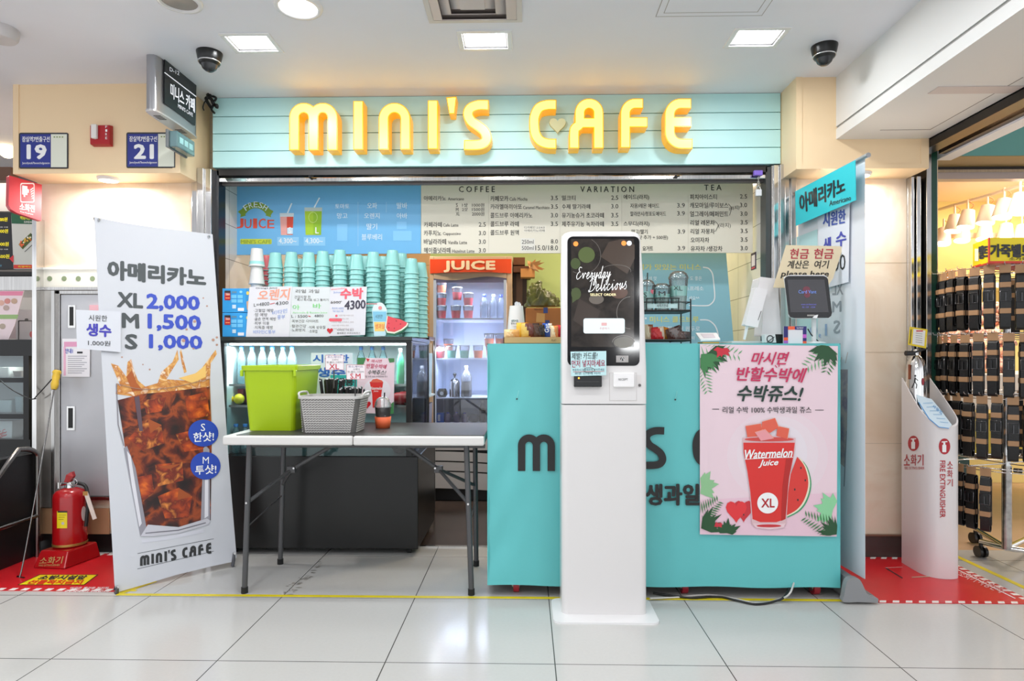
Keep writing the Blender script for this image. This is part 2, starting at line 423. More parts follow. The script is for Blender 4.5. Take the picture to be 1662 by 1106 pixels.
mb = MB(); mb.box(XL0, XL1, YW-.012, YW, 0, .10, M('#1d1c1c', .3)); struct(mb, 'baseboard_left')
# stainless jambs of the cafe opening
def jamb(name, x0, x1, n, y0=YW-.03):
    m = MB(); w = (x1-x0)/n
    for i in range(n):
        m.box(x0+i*w, x0+(i+1)*w, y0+(0 if i % 2 else .015), YW+.12, 0, 2.12, st if i % 2 else st_bright)
    struct(m, name, .003)
jamb('wall_jamb_left', X(313, YW), X(345, YW), 3); jamb('wall_jamb_right', X(1254, YW), X(1289, YW), 4)
mb = MB(); mb.box(X(345, YW+.02), X(355, YW+.02), YW+.02, YW+.1, 0, 2.12, M('#1b1c22', .25)); struct(mb, 'trim_2')
mb = MB(); mb.box(X(1243, YW+.02), X(1254, YW+.02), YW+.02, YW+.1, 0, 2.12, M('#4a4c4c', .25)); mb.box(X(1250, YW+.02), X(1255, YW), YW+.0, YW+.1, 0, 2.12, st); struct(mb, 'trim_3')
# stainless posts between the pillar and the accessories shop
mb = MB()
for a, b, y, m_ in ((1473, 1479, 3.50, st), (1479, 1484, 3.47, st_bright), (1484, 1488, 3.49, st), (1488, 1495, 3.46, st_bright)): mb.box(X(a, y), X(b, y), y, 3.62, 0, 2.045, m_)
mb.box(X(1495, 3.5), X(1504, 3.5), 3.5, 3.62, 0, 2.2, M('#181616', .3)); mb.box(X(1504, 3.44), X(1512, 3.44), 3.44, 3.62, 0, 2.2, st)
struct(mb, 'wall_post', .002)
mb = MB(); mb.box(X(1512, 3.46), X(1521, 3.46), 3.46, 3.9, 0, 2.2, M('#1f4a3c', .3)); mb.box(X(1507, 3.5), X(1537, 3.55), 3.55, 3.9, 2.2, 2.33, black); struct(mb, 'trim_4')

# the cafe's room
mb = MB(); mb.box(-1.85, -1.73, YW+.12, 5.5, 0, 2.5, inner_tile); struct(mb, 'wall_cafe_left')
mb = MB(); mb.box(1.347, 1.40, YW+.12, 5.5, 0, 2.5, inner_tile); struct(mb, 'wall_cafe_right')
mb = MB(); mb.box(-1.73, -.80, 5.35, 5.5, 0, 2.5, tan_tile); mb.box(-.80, 1.347, 5.35, 5.5, 0, 2.5, green_paint); struct(mb, 'wall_back')
mb = MB(); mb.box(-1.73, 1.347, YW+.12, 5.5, 2.4, 2.5, M('#d8cbb8', .6)); struct(mb, 'ceiling_cafe')

# fascia board of teal planks
f0, f1 = X(345, YW), X(1267, YW)
mb = MB(); zb, zt = Z(267, YW, 1200), ZC
zz = [zb, Z(242, YW), Z(213.5, YW), Z(185.5, YW), zt]
for i in range(4): mb.box(f0, f1, YW, YW+.14, zz[i]+.0018, zz[i+1]-.0018, teal_board)
mb.box(f0+.01, f1-.01, YW+.006, YW+.13, zb+.004, zt-.004, M('#4f7f7c', .7))
one(mb, 'sign_board', 'pale teal horizontal plank board above the cafe opening', 'sign board', bevel=.002)

# yellow channel letters
side_m = M('#eea912', .3, emit=.42); face_m = M('#ffcc5c', .3, emit=2.1); YF = 3.425  # letter sides given emission too, added to throw a glow on the ceiling
face_in = M('#fff0a0', .3, emit=1.0)
say = {'m1': 'letter M, first of the sign', 'i1': 'letter I between the M and the N', 'n1': 'letter N in the middle of the first word', 'i2': 'letter I between the N and the apostrophe',
 's1': 'letter S ending the first word', 'c1': 'letter C starting the second word', 'a1': 'letter A after the C', 'f1': 'letter F between the A and the E', 'e1': 'letter E, last of the sign'}
def slabstroke(m, pts, w, ya, yb, mat):
    L, R = ribbon(pts, w); n = len(L)
    fr = [P(x, y, YF) for x, y in L+R]; A = [(p[0], ya, p[2]) for p in fr]; B = [(p[0], yb, p[2]) for p in fr]
    m.add(A, [(i, i+1, n+i+1, n+i) for i in range(n-1)], mat); m.add(B, [(n+i, n+i+1, i+1, i) for i in range(n-1)], mat)
    ring = list(range(n))+list(range(2*n-1, n-1, -1)); vs = A+B; k = len(ring)
    m.add(vs, [(ring[i], ring[(i+1) % k], ring[(i+1) % k]+2*n, ring[i]+2*n) for i in range(k)], mat)
def inset(pts, d):
    p = [tuple(q) for q in pts]
    def sh(a, b):
        L = math.hypot(b[0]-a[0], b[1]-a[1]); return (a[0]+(b[0]-a[0])/L*d, a[1]+(b[1]-a[1])/L*d)
    return [sh(p[0], p[1])]+p[1:-1]+[sh(p[-1], p[-2])]
for k, strokes in NAME.items():
    t = thing('sign_letter', 'glowing yellow '+say[k], 'sign letter', (0, YW, 2.2), 'glowing yellow sign letters')
    body = MB(); face = MB()
    for i_, q in enumerate(strokes):
        e_ = i_*3e-5; slabstroke(body, q, 16.4-i_*.01, YF+e_, YW+.002, side_m); slabstroke(face, inset(q, 1.4) if len(q) > 2 else inset(q, 1.2), 13.2, YF-.002-e_, YF+.004, face_m)
    if k == 'm1': pass
    body.build('letter_return', t); face.build('letter_face', t)
t = thing('sign_letter', 'glowing yellow apostrophe high between the I and the S', 'sign letter', (0, YW, 2.2), 'glowing yellow sign letters')
b = MB(); q = [P(x, y, YF) for x, y in APOS]; b.prism(q, (0, YW-YF, 0), side_m); b.build('letter_return', t)
b = MB(); cx_, cy_ = 733, 171; q = [P(cx_+(x-cx_)*.8, cy_+(y-cy_)*.88, YF-.002) for x, y in APOS]; b.prism(q, (0, .005, 0), face_m); b.build('letter_face', t)
def heart(cx, cy, w, h, n=20):
    o = []
    for i in range(n):
        a = 2*pi*i/n; o.append((cx+w/2*(sin(a)**3), cy-h/2*((13*cos(a)-5*cos(2*a)-2*cos(3*a)-cos(4*a))/14.5)))
    return o
mb = MB(); mb.prism([P(x, y, 3.49) for x, y in heart(905, 202, 27, 25)], (0, .02, 0), M('#cfd9b0', .5)); one(mb, 'heart_ornament', 'small cream heart on teal board between the C and the A', 'ornament')

# roller shutter box and rails at the top of the opening
t = thing('roller_shutter', 'steel roller shutter box and rails under the teal board', 'shutter', (0, 3.56, 2.0))
b = MB(); b.box(X(355, 3.55), X(1243, 3.55), 3.53, 3.62, Z(282, 3.53), Z(271, 3.53), M('#2a2625', .4)); b.build('shutter_slot', t)
b = MB(); b.box(X(352, 3.53), X(1246, 3.53), 3.535, 3.56, Z(292, 3.53), Z(285.5, 3.53), st_bright); b.build('bottom_rail', t, bevel=.003)
b = MB()
for i in range(3): b.box(X(352, 3.56), X(1243, 3.56), 3.57+i*.01, 3.6+i*.01, Z(298-i*3, 3.57), Z(295-i*3, 3.57)+.003, st_dark if i else M('#6a6462', .4))
b.build('shutter_slat', t, bevel=.002)
b = MB()
for px in (503, 1097): b.tube([P(px, 287, 3.53), P(px, 287, 3.515)], .009, 10, black); b.tube([P(px, 287, 3.515), P(px+6, 286, 3.51)], .004, 6, black)
b.build('lock_pin', t)

# ceiling lamps -------------------------------------------------------
glow = M('#ffffff', .5, emit=6.0)
def square_lamp(x0, x1, label, lit=True):
    yc = (LY0+LY1)/2; t = thing('ceiling_light', label, 'ceiling light', ((x0+x1)/2, yc, ZC), 'square recessed ceiling lights')
    b = MB(); w = .022; z0, z1 = ZC-.004, ZC+.004
    b.box(x0-w, x1+w, LY0-w, LY0, z0, z1, white_pl); b.box(x0-w, x1+w, LY1, LY1+w, z0, z1, white_pl); b.box(x0-w, x0, LY0, LY1, z0, z1, white_pl); b.box(x1, x1+w, LY0, LY1, z0, z1, white_pl); b.build('lamp_frame', t, bevel=.002)
    b = MB(); b.box(x0+.001, x0+.006, LY0, LY1, ZC+.004, ZC+.05, white_pl); b.box(x1-.006, x1-.001, LY0, LY1, ZC+.004, ZC+.05, white_pl); b.box(x0, x1, LY1-.006, LY1-.001, ZC+.004, ZC+.05, white_pl); b.box(x0, x1, LY0+.001, LY0+.006, ZC+.004, ZC+.05, white_pl); b.build('lamp_housing', t)
    b = MB(); b.box(x0+.012, x1-.012, LY0+.012, LY1-.012, ZC+.03, ZC+.045, glow); b.build('diffuser', t, bevel=.006)
    area('lamp_light', ((x0+x1)/2, yc, ZC+.001), .16, CEIL_W, (.97, .99, 1), parent=t, sy=.11)
for (x0, x1), l in zip(RECT, ('square ceiling light behind the black hanging shop sign', 'middle square ceiling light, above the apostrophe of the sign', 'square ceiling light beside the access hatch')): square_lamp(x0, x1, l)
def round_lamp(px, Y, label, r=.095, on=True):
    x = X(px, Y); t = thing('ceiling_light', label, 'ceiling light', (x, Y, ZC), 'round ceiling lights')
    b = MB(); b.lathe([(r*.8, -.002), (r*.82, -.012), (r, -.01), (r*1.04, 0)], (x, Y, ZC), 32, white_pl); b.build('lamp_ring', t)
    b = MB(); b.lathe([(1e-5, -.006), (r*.8, -.004)], (x, Y, ZC), 32, glow if on else M('#9b938c', .2, .3)); b.build('diffuser', t)
    if on: area('lamp_light', (x, Y, ZC-.02), .15, CEIL_W*.8, (.97, .99, 1), parent=t)
round_lamp(484, 2.60, 'bright round ceiling light cut by the top edge'); round_lamp(291, 2.55, 'unlit round ceiling light cut by the top edge', .085, False)
# the concourse's further lamps, overhead and behind
def far_lamp(x, y, lab, w=1.0):
    t = thing('ceiling_light', lab, 'ceiling light', (x, y, ZC), 'further ceiling lights')
    b = MB(); b.box(x-.12, x+.12, y-.1, y+.1, ZC-.006, ZC-.001, white_pl); b.build('lamp_frame', t)
    b = MB(); b.box(x-.1, x+.1, y-.08, y+.08, ZC-.009, ZC-.006, glow); b.build('diffuser', t)
    area('lamp_light', (x, y, ZC-.012), .2, CEIL_W*w, (.97, .99, 1), parent=t)
for y, ry in ((1.75, 'overhead'), (.55, 'middle'), (-.65, 'rearmost')):
    for x, rx in ((-2.45, 'at the food counter side'), (-1.25, 'second from the food counter side'), (-.18, 'second from the beam'), (1.04, 'beside the beam')): far_lamp(x, y, 'square concourse ceiling light in the %s row, %s' % (ry, rx))
# small downlights in the bulkhead soffits, and their light on the marble
def soffit_lamp(px, label, w=5.0):
    Y = 3.405; x = X(px, Y); t = thing('ceiling_light', label, 'ceiling light', (x, Y, 2.045), 'small soffit downlights')
    b = MB(); b.lathe([(.045, -.016), (.052, -.012), (.055, 0)], (x, Y, 2.045), 24, white_pl); b.build('lamp_ring', t)
    b = MB(); b.lathe([(1e-5, -.018), (.045, -.016)], (x, Y, 2.045), 24, M('#fff6e8', .5, emit=5)); b.build('diffuser', t)
    area('lamp_light', (x, Y, 2.02), .08, w, (1, .96, .92), parent=t)
soffit_lamp(176, 'round downlight in cream soffit over the steel cabinet', 9.0); soffit_lamp(1396, 'round downlight in cream soffit beside the teal Americano sign')

# ceiling diffuser vent
t = thing('air_vent', 'square grey louvred air vent in the ceiling', 'air vent', (-.21, 2.54, ZC))
x0, x1, y0, y1 = -.415, -.016, 2.34, 2.74; vm = M('#cfc5c2', .5); b = MB()
def ring(m, a, z, w, zz, mat):
    X0, X1, Y0, Y1 = x0+a, x1-a, y0+a, y1-a
    c = [(X0, Y0), (X1, Y0), (X1, Y1), (X0, Y1)]; d = [(X0+w, Y0+w), (X1-w, Y0+w), (X1-w, Y1-w), (X0+w, Y1-w)]
    for i in range(4):
        j = (i+1) % 4; m.add([(*c[i], z), (*c[j], z), (*d[j], zz), (*d[i], zz), (*c[i], z+.003), (*c[j], z+.003), (*d[j], zz+.003), (*d[i], zz+.003)], [(0, 1, 2, 3), (4, 7, 6, 5), (0, 4, 5, 1), (3, 2, 6, 7)], mat)
ring(b, 0, ZC-.005, .022, ZC-.006, M('#d5cfca', .4)); b.build('vent_frame', t)
b = MB()
for a in (.022, .065, .108): ring(b, a, ZC-.004, .043, ZC-.026, vm)
b.box(x0+.15, x1-.15, y0+.15, y1-.15, ZC-.03, ZC-.026, vm); b.build('louvre', t)
mb = MB(); mb.box(x0+.02, x1-.02, y0+.02, y1-.02, ZC-.0035, ZC-.001, M('#948a86', .8)); mb.build('vent_throat', t)
# access hatch
mb = MB(); hx0, hx1, hy0, hy1 = X(1065, 2.7), X(1235, 2.7)+.01, 2.25, 2.715
gl = M('#a39d98', .6)
for e in (0, .028):
    for q in ((hx0+e, hx1-e, hy1-e-.003, hy1-e), (hx0+e, hx0+e+.003, hy0, hy1-e), (hx1-e-.003, hx1-e, hy0, hy1-e)): mb.box(*q, ZC-.0015, ZC, gl)
mb.box(hx0+.003, hx1-.003, hy0, hy1-.003, ZC-.001, ZC, white_paint)
one(mb, 'access_hatch', 'plain white access hatch set in the ceiling', 'hatch')
# smoke detector
t = thing('smoke_detector', 'white round smoke detector on ceiling, cut by the picture edge', 'smoke detector', (X(0, 2.75), 2.75, ZC))
b = MB(); b.lathe([(.058, -.05), (.066, -.04), (.07, -.02), (.07, 0)], (X(0, 2.75), 2.75, ZC), 28, M('#cfcaca', .4)); b.build('detector_body', t)
# cctv domes
def cctv(px, label):
    Y = 2.99; x = X(px, Y); t = thing('security_camera', label, 'security camera', (x, Y, ZC), 'black dome cameras')
    b = MB(); b.lathe([(.035, -.062), (.045, -.055), (.053, -.03), (.058, -.005), (.058, 0)], (x, Y, ZC), 28, black_gloss); b.build('camera_housing', t)
    b = MB(); b.lathe([(1e-5, -.09), (.018, -.087), (.031, -.076), (.038, -.06)], (x, Y, ZC), 24, M('#3a3b3d', .06, .5)); b.build('dome', t)
    b = MB(); b.ball((x+.004, Y-.008, ZC-.072), .017, M('#101010', .1)); b.build('lens', t)
    b = MB(); b.lathe([(.049, -.0485), (.0505, -.0475), (.0505, -.044), (.049, -.043)], (x, Y, ZC), 28, M('#c9c9c9', .2, .8)); b.build('trim_ring', t)
cctv(340, 'black dome camera on ceiling beside the hanging black shop sign'); cctv(1338, 'black dome camera on ceiling above the cream bulkhead and white beam')
# ============================================================ THINGS IN THE CONCOURSE
INK = M('#2b2d2f', .5); BLUE = M('#2f49b8', .45); NAVY = M('#28348c', .35); WHITE = M('#f2f2f2', .45); PAPER = M('#eceef2', .5); RED = M('#c8202a', .4)
# --- hanging shop sign
t = thing('hanging_sign', 'silver and black hanging shop sign numbered D-12, fixed to the ceiling', 'sign', (-1.790, 3.2, 2.249))
xc, ya, yb, hw = -1.782, 3.0, 3.39, .036; zb_ = 2.249
def lens(k=1.0, n=20):
    o = []
    for i in range(n*2):
        a = 2*pi*i/(n*2); c, s_ = cos(a), sin(a)
        o.append((xc+hw*k*math.copysign(abs(c)**.4, c), (ya+yb)/2+(yb-ya)/2*k*math.copysign(abs(s_)**.85, s_)))
    return o
b = MB(); b.prism([(x, y, zb_+.004) for x, y in lens()], (0, 0, ZC-zb_-.004), M('#a9a9ad', .28, .7), smooth=True); b.build('sign_case', t)
b = MB(); b.prism([(x, y, zb_) for x, y in lens(1.03)], (0, 0, .008), M('#c4c4c6', .3, .5))
for yy in (3.06, 3.25):
    for k in range(4): b.box(xc-.02, xc+.015, yy+k*.016, yy+k*.016+.006, zb_-.0012, zb_, M('#3a3a3a', .6))
b.build('sign_cap', t)
fx = lambda px, py, l=0: on_plane((xc+hw+.005, 0, 0), (1, 0, 0))(px, py, l)
a = Art(fx); a.slab([(268, 95), (319, 134), (317, 204), (267, 167)], M('#17181b', .3), .006)
W2 = M('#f4f6ff', .4, emit=.35)
a.text('D-12', ((275.5, 108.5), (291, 116.5), (291, 122.5), (275.5, 115)), W2, .0)
a.line([(267, 117.5), (318.5, 157)], 1.4, W2)
a.text('미니스 카페', ((277, 134), (316, 161), (316, 183), (277, 158)), W2, .012)
a.text("MINI'S CAFE", ((289, 168), (313, 184), (313, 190), (289, 174.5)), W2, .0)
a.build('sign_face', t)
# small clear lamp box below it
t = thing('exit_lamp', 'small translucent blue-grey lamp box under the hanging black sign', 'lamp', (-1.75, 3.3, 2.12))
b = MB(); b.box(-1.77, -1.728, 3.14, 3.31, 2.125, 2.205, clear('#bfe0e0', .12, .45, '#7fb0b6')); b.build('lamp_cover', t, bevel=.006)
b = MB(); b.box(-1.783, -1.77, 3.13, 3.315, 2.12, 2.21, M('#6b6f72', .4)); b.build('back_plate', t, bevel=.003)
b = MB(); 
for k in range(3): b.box(-1.7275, -1.7265, 3.16+k*.045, 3.195+k*.045, 2.15, 2.18, M('#9fd0d2', .3))
b.build('lamp_marking', t)
# cables in the corner beside the sign
t = thing('cable_bundle', 'loose black cables poking from the corner above the teal board', 'cable', (X(345, 3.46), 3.46, 2.36))
b = MB(); rr = random.Random(3)
for k in range(7):
    p0 = P(338+rr.uniform(-4, 4), 152+rr.uniform(-3, 8), 3.46); q = [p0]
    for j in range(4): q.append((q[-1][0]+rr.uniform(-.012, .022), q[-1][1]+rr.uniform(-.012, .008), q[-1][2]-rr.uniform(.0, .03)))
    b.tube(spline(q, 4), .0035+.0025*(k % 3), 6, black)
b.build('cable', t)
# --- numbered wall signs
def number_sign(x0, y0, x1, y1, num, label):
    a = Art(frontal(YB-.006)); w = x1-x0
    a.rrect(x0, y0, x1, y1, 3, M('#33353c', .4), -8)
    a.slab([(x0+1, y0+1), (x1-1, y0+1), (x1-1, y1-1), (x0+1, y1-1)], M('#33353c', .4), .006)
    a.rect(x0+2, y0+2.5, x0+w*.64, y1-2.5, NAVY, 1); a.rect(x0+w*.645, y0+2.5, x1-2.5, y1-2.5, M('#e3e6d6', .4), 1)
    a.text('잠실역7번출구선', (x0+5, y0+6, x0+w*.62, y0+15), WHITE, .03)
    a.text(num, (x0+w*.17, y0+20, x0+w*.54, y0+42), WHITE, .075)
    a.text('Jamsilyeok7beonchulguseon', (x0+5, y1-11, x0+w*.62, y1-6.5), WHITE, .01)
    for k in range(4): a.rect(x0+w*(.70+.055*k), y0+6, x0+w*(.70+.055*k)+2.4, y0+8, M('#8a9a5a', .5), 2)
    return one(a, 'number_sign', label, 'sign', 'blue numbered wall signs')
number_sign(31, 215.5, 111, 274, '19', 'blue wall sign numbered 19, nearer the red projecting sign'); number_sign(205, 215, 285, 273, '21', 'blue wall sign numbered 21, nearer the hanging black sign')
# --- fire alarm
t = thing('fire_alarm', 'red wall fire alarm with a white strobe window', 'fire alarm', (X(167, YB), YB, 2.2))
b = MB(); b.hexa([P(152, 234, YB-.001), P(184, 232.5, YB-.001), P(183, 230, YB-.035), P(153, 231, YB-.035)][:0] or [(X(152, YB), YB-.03, Z(232, YB)), (X(184, YB), YB-.03, Z(232, YB)), (X(184, YB), YB, Z(234, YB)), (X(152, YB), YB, Z(234, YB)), (X(152, YB), YB-.03, Z(201, YB)), (X(184, YB), YB-.03, Z(201, YB)), (X(184, YB), YB, Z(199, YB)), (X(152, YB), YB, Z(199, YB))], M('#b01c24', .3)); b.build('alarm_body', t, bevel=.004)
b = MB(); x0, x1 = X(157, YB), X(166, YB); b.box(x0, x1, YB-.048, YB-.03, Z(224, YB), Z(201, YB), M('#e9e4e0', .15)); b.build('strobe', t, bevel=.004)
a = Art(frontal(YB-.031))
for k, c in enumerate('FIRE'):
    a.text(c, (171, 204+k*6, 174, 208+k*6), WHITE, .02); a.text(c, (153.2, 204+k*6, 156, 208+k*6), WHITE, .02)
a.build('alarm_lettering', t)
# --- red fire hydrant sign, standing out from the pillar
t = thing('hydrant_sign', 'red projecting fire hydrant sign 소화전 at the corner of the pillar', 'sign', (-2.66, 3.4, 1.9))
pn = (.86, -.5, 0)
hp = on_plane((SX(-2.655, 3.34), 3.34, 0), pn)
b = Art(hp); b.slab([(15, 285), (68, 300), (67, 359), (28, 346), (18, 340), (14, 333)], M('#c9303a', .35), .035); b.build('sign_board', t, bevel=.003)
a = Art(hp)
a.rrect(33, 297, 56, 329, 3, WHITE, 1); a.rrect(34.3, 299, 54.7, 327.5, 2.5, M('#c9303a', .35), 2)
a.poly([(36, 301), (44.5, 302.5), (44.5, 307), (47, 307.6), (47, 313), (44.5, 313), (44.5, 317), (41, 316.5), (41, 320), (38.5, 319.5), (38.5, 316), (36, 315.5)], WHITE, 3)
for k in range(5): a.line([(49+k*.7, 309+k*3.4), (54, 305+k*4)], 1.6, WHITE, 3)
a.text('소화전', ((32, 329.5), (56, 333.5), (56, 345), (32, 341)), WHITE, .03)
a.text('Fire Hydrant', ((33, 342.5), (54, 347), (54, 350), (33, 345.5)), WHITE, .02)
a.build('sign_print', t)
# --- stainless cabinet door on the left pillar
Yd = YW-.03
t = thing('hydrant_cabinet', 'brushed steel cabinet with recessed handles beside the fire extinguisher', 'cabinet', (X(190, Yd), Yd, .25))
xa, xb = X(88, Yd), X(300, Yd); zt, zl = Z(470, Yd), Z(816, Yd)
b = MB(); b.box(xa, xa+.03, Yd, YW-.001, zl, zt, st); b.box(xb-.03, xb, Yd, YW-.001, zl, zt, st); b.box(xa, xb, Yd, YW-.001, zt-.02, zt, st); b.box(xa, xb, Yd, YW-.001, zl, zl+.02, st); b.build('frame', t, bevel=.002)
cab = M('#c2c3c7', .38, .3, noise=.04, nscale=4)
b = MB(); b.box(xa+.032, xb-.032, Yd+.006, YW-.001, zl+.022, zt-.022, cab); dr = b.build('door', t, bevel=.002)
def hplate(y0, y1, x0=110, x1=122):
    b = MB(); b.box(X(x0, Yd), X(x1, Yd), Yd+.001, Yd+.006, Z(y1, Yd), Z(y0, Yd), st_bright); b.box(X(x0+2.5, Yd), X(x1-3, Yd), Yd, Yd+.001, Z(y1-4, Yd), Z(y0+3, Yd), black); b.build('handle', dr, bevel=.001)
hplate(494, 532); hplate(661, 701, 108, 121)
mb = MB(); mb.box(X(58, YW), X(313, YW), YW-.008, YW, Z(468, YW, 100), Z(437, YW, 100), M('#f4f1e4', .4))
for px in (60, 80.5, 104, 127, 150): 
    mb.prism([P(px+4.2*cos(q*pi/8), 452.5+4.2*sin(q*pi/8), YW-.009) for q in range(16)], (0, .0005, 0), M('#8b9a76', .5))
mb.box(X(58, YW), X(313, YW), YW-.012, YW, Z(438, YW, 100), Z(434.5, YW, 100), M('#fbfaf4', .3)); mb.box(X(58, YW), X(313, YW), YW-.02, YW, Z(471.5, YW, 100), Z(467, YW, 100), st)
one(mb, 'wall_strip', 'cream strip with a row of green dots above the steel cabinet', 'strip')
mb = MB(); mb.box(X(56, YW), X(180, YW), YW-.016, YW-.012, .10, .243, M('#c9a179', .5, noise=.06, nscale=8)); one(mb, 'kick_board', 'plain pale wooden board low on wall behind the fire extinguisher', 'board')
# notice on the door
a = Art(frontal(Yd-.002)); a.slab([(101, 550), (146, 550), (145.5, 612), (101, 612)], M('#f0eef2', .5), .0015); a.rect(104, 555, 128, 563, M('#e2a0c0', .5)); a.rect(103, 563, 107, 610, M('#eab8d0', .5))
a.text('안내1', (106, 566, 118, 574), BLUE, .03)
for k in range(9): a.rect(110, 578+k*3.4, 141-(k % 3)*4, 579+k*3.4, M('#9a9aa4', .5))
a.rect(125, 571, 134, 574, INK)
one(a, 'notice_sheet', 'white and pink printed notice taped to the steel cabinet', 'notice')
mb = MB(); mb.box(X(145, Yd), X(160, Yd), Yd-.001, Yd+.006, Z(505, Yd), Z(494, Yd), M('#e8b4bc', .5)); one(mb, 'label_plate', 'small pink plate near the top of the steel cabinet', 'label')
# --- steel upright with glass and mirror panel left of the cabinet
mb = MB(); mb.box(X(52, 3.45), X(59, 3.45), 3.45, YW, .06, Z(350, 3.45), st_bright); mb.box(X(59, 3.48), X(86, 3.48), 3.48, YW, .25, Z(470, 3.48), M('#a8a49e', .15, .6, noise=.25, nscale=5)); mb.box(X(83, 3.46), X(88, 3.46), 3.46, YW, .25, Z(470, 3.46), st)
one(mb, 'steel_cladding', 'tall polished steel panel and upright between food counter and cabinet', 'panel')
# --- hook pole leaning
t = thing('hook_pole', 'thin steel hook pole with a yellow grip leaning by the cabinet', 'pole', G(35, 936))
g0 = G(35, 938); tp = P(90, 618, 3.40); b = MB()
b.tube(spline([tp, tuple((tp[i]+g0[i])/2 for i in range(3)), (g0[0]+.0, g0[1], .035), (g0[0]-.02, g0[1], .006), (g0[0]+.03, g0[1]-.02, .006)], 6), .004, 8, st_dark); b.build('pole', t)
b = MB(); u = [(tp[i]-g0[i])/1.0 for i in range(3)]; ln = math.sqrt(sum(q*q for q in u)); u = [q/ln for q in u]
def al(s, dx=0): return (tp[0]+u[0]*s+dx, tp[1]+u[1]*s, tp[2]+u[2]*s)
b.tube([al(-.05), al(-.04), al(-.02), al(0), al(.02), al(.035), al(.045), al(.055)], [.012, .016, .019, .016, .019, .017, .022, .018], 12, M('#e0b93a', .5)); b.build('grip', t)
# --- shutter of posters etc on white glass: red floor mats
def hazard(m, x0, y0, x1, y1, along, z, wd=.035, n=None, a_='#c8232b', b_='#efeae6', slant=0.0):
    L = (x1-x0) if along == 'x' else (y1-y0); n = n or int(L/.028)
    for i in range(n):
        c = M(a_, .35) if i % 2 else M(b_, .4); s0, s1 = i*L/n, (i+1)*L/n
        if along == 'x': m.add([(x0+s0, y0, z), (x0+s1, y0, z), (x0+s1+slant, y1, z), (x0+s0+slant, y1, z)], [(0, 1, 2, 3)], c)
        else: m.add([(x0, y0+s0, z), (x1, y0+s0, z), (x1, y0+s1, z), (x0, y0+s1, z)], [(0, 1, 2, 3)], c)
mat_red = M('#d3242c', .28, noise=.04, nscale=5)
m_ = Art(floor_map(.0035)); x0, x1, y0, y1 = SX(-2.68, 3.2), SX(-1.86, 2.95), 2.905, 3.46
m_.box(x0, x1, y0, y1, .0003, .003, mat_red); hazard(m_, x0, y0, x1, y0+.03, 'x', .0034, slant=.0); hazard(m_, x0, y0, x0+.035, y1, 'y', .0034); hazard(m_, x0, y1-.03, x1, y1, 'x', .0034)
m_.poly([(64, 933), (160, 933), (137, 950), (28, 950)], M('#2a2418', .4), 1); m_.poly([(65, 933.7), (157, 933.7), (136, 949.3), (31, 949.3)], M('#f1dc14', .4), 2)
m_.text('소방시설앞', ((70, 934.5), (143, 934.5), (136, 941), (60, 941)), INK, .05, l=3); m_.text('선물적치금지', ((52, 942), (136, 942), (131, 948.5), (42, 948.5)), M('#d83a10', .4), .05, l=3)
m_.text('이곳은 물건을 적치할', ((116, 953), (178, 953), (175, 956.5), (112, 956.5)), WHITE, .02, l=1); m_.text('경우 과태료가 부과됩니다', ((108, 957.5), (180, 957.5), (176, 961.5), (103, 961.5)), WHITE, .02, l=1)
one(m_, 'floor_mat', 'red fire-equipment floor sticker with a yellow panel, under the upright red extinguisher', 'floor sticker', 'red floor stickers')
m_ = Art(floor_map(.0035)); x0, x1, y0, y1 = 1.55, SX(2.27, 3.1), 2.845, 3.49
m_.box(x0, x1, y0, y1, .0003, .003, mat_red); hazard(m_, x0, y0, x1, y0+.025, 'x', .0034, slant=.015); hazard(m_, x1-.03, y0, x1, y1, 'y', .0034, n=26); hazard(m_, x0, y1-.03, x1, y1, 'x', .0034, slant=.02)
m_.line([(1554, 925), (1648, 972)], 1.2, WHITE, 1); m_.text('소화기 사용안내', ((1561, 926), (1638, 958), (1622, 963), (1553, 934)), M('#f0c8c8', .4), .01, l=1)
m_.line([(1437, 922), (1465, 939)], 1.6, INK, 1); m_.line([(1480, 937.5), (1510, 936)], 1.4, M('#b8a890', .4), 1); m_.line([(1437, 922), (1465, 921)], .8, M('#e0a0a0', .4), 1)
one(m_, 'floor_mat', 'red floor sticker with a striped border, under the white slanted stand', 'floor sticker', 'red floor stickers')
# yellow tapes
yt = M('#e3cf1c', .4, noise=.08, nscale=14)
mb = MB(); mb.box(-1.86, 1.62, 2.862, 2.885, .0003, .0012, yt); mb.box(-1.99, -1.80, 2.915, 2.93, .0003, .0012, yt)
one(mb, 'floor_tape', 'long yellow tape line on floor in front of the table and counter', 'floor tape')
mb = MB(); mb.box(SX(2.355, 3.2), SX(2.385, 3.2), 2.2, 3.58, .0003, .0012, yt); one(mb, 'floor_tape', 'yellow tape line on floor beneath the belt rack', 'floor tape')
mb = MB(); q = [G(538, 971), G(545, 973), G(620, 945)][:0] or [G(188, 963), G(195, 966), G(255, 945), G(250, 942)]; mb.add([(p[0], p[1], .001) for p in q], [(0, 1, 2, 3)], yt); one(mb, 'floor_tape', 'short slanting yellow tape at the foot of the cola banner', 'floor tape')
# worn dark scuff at tile joint under the table
mb = MB(); rr = random.Random(5)
for i in range(46):
    s = rr.random(); p = G(462+s*62+rr.uniform(-9, 9)*(1-s)+rr.uniform(-3, 3), 966-s*52+rr.uniform(-4, 4)); r = rr.uniform(.003, .012)
    mb.add([(p[0]+r*rr.uniform(.6, 1.6)*cos(k*pi/3), p[1]+r*rr.uniform(.5, 1)*sin(k*pi/3), .0006+i*.00001) for k in range(6)], [tuple(range(6))], M('#8f8c85', .5) if i % 2 else M('#7f7c76', .5))
one(mb, 'floor_stain', 'grey peeled glue stain on the floor tiles under the folding table', 'stain')

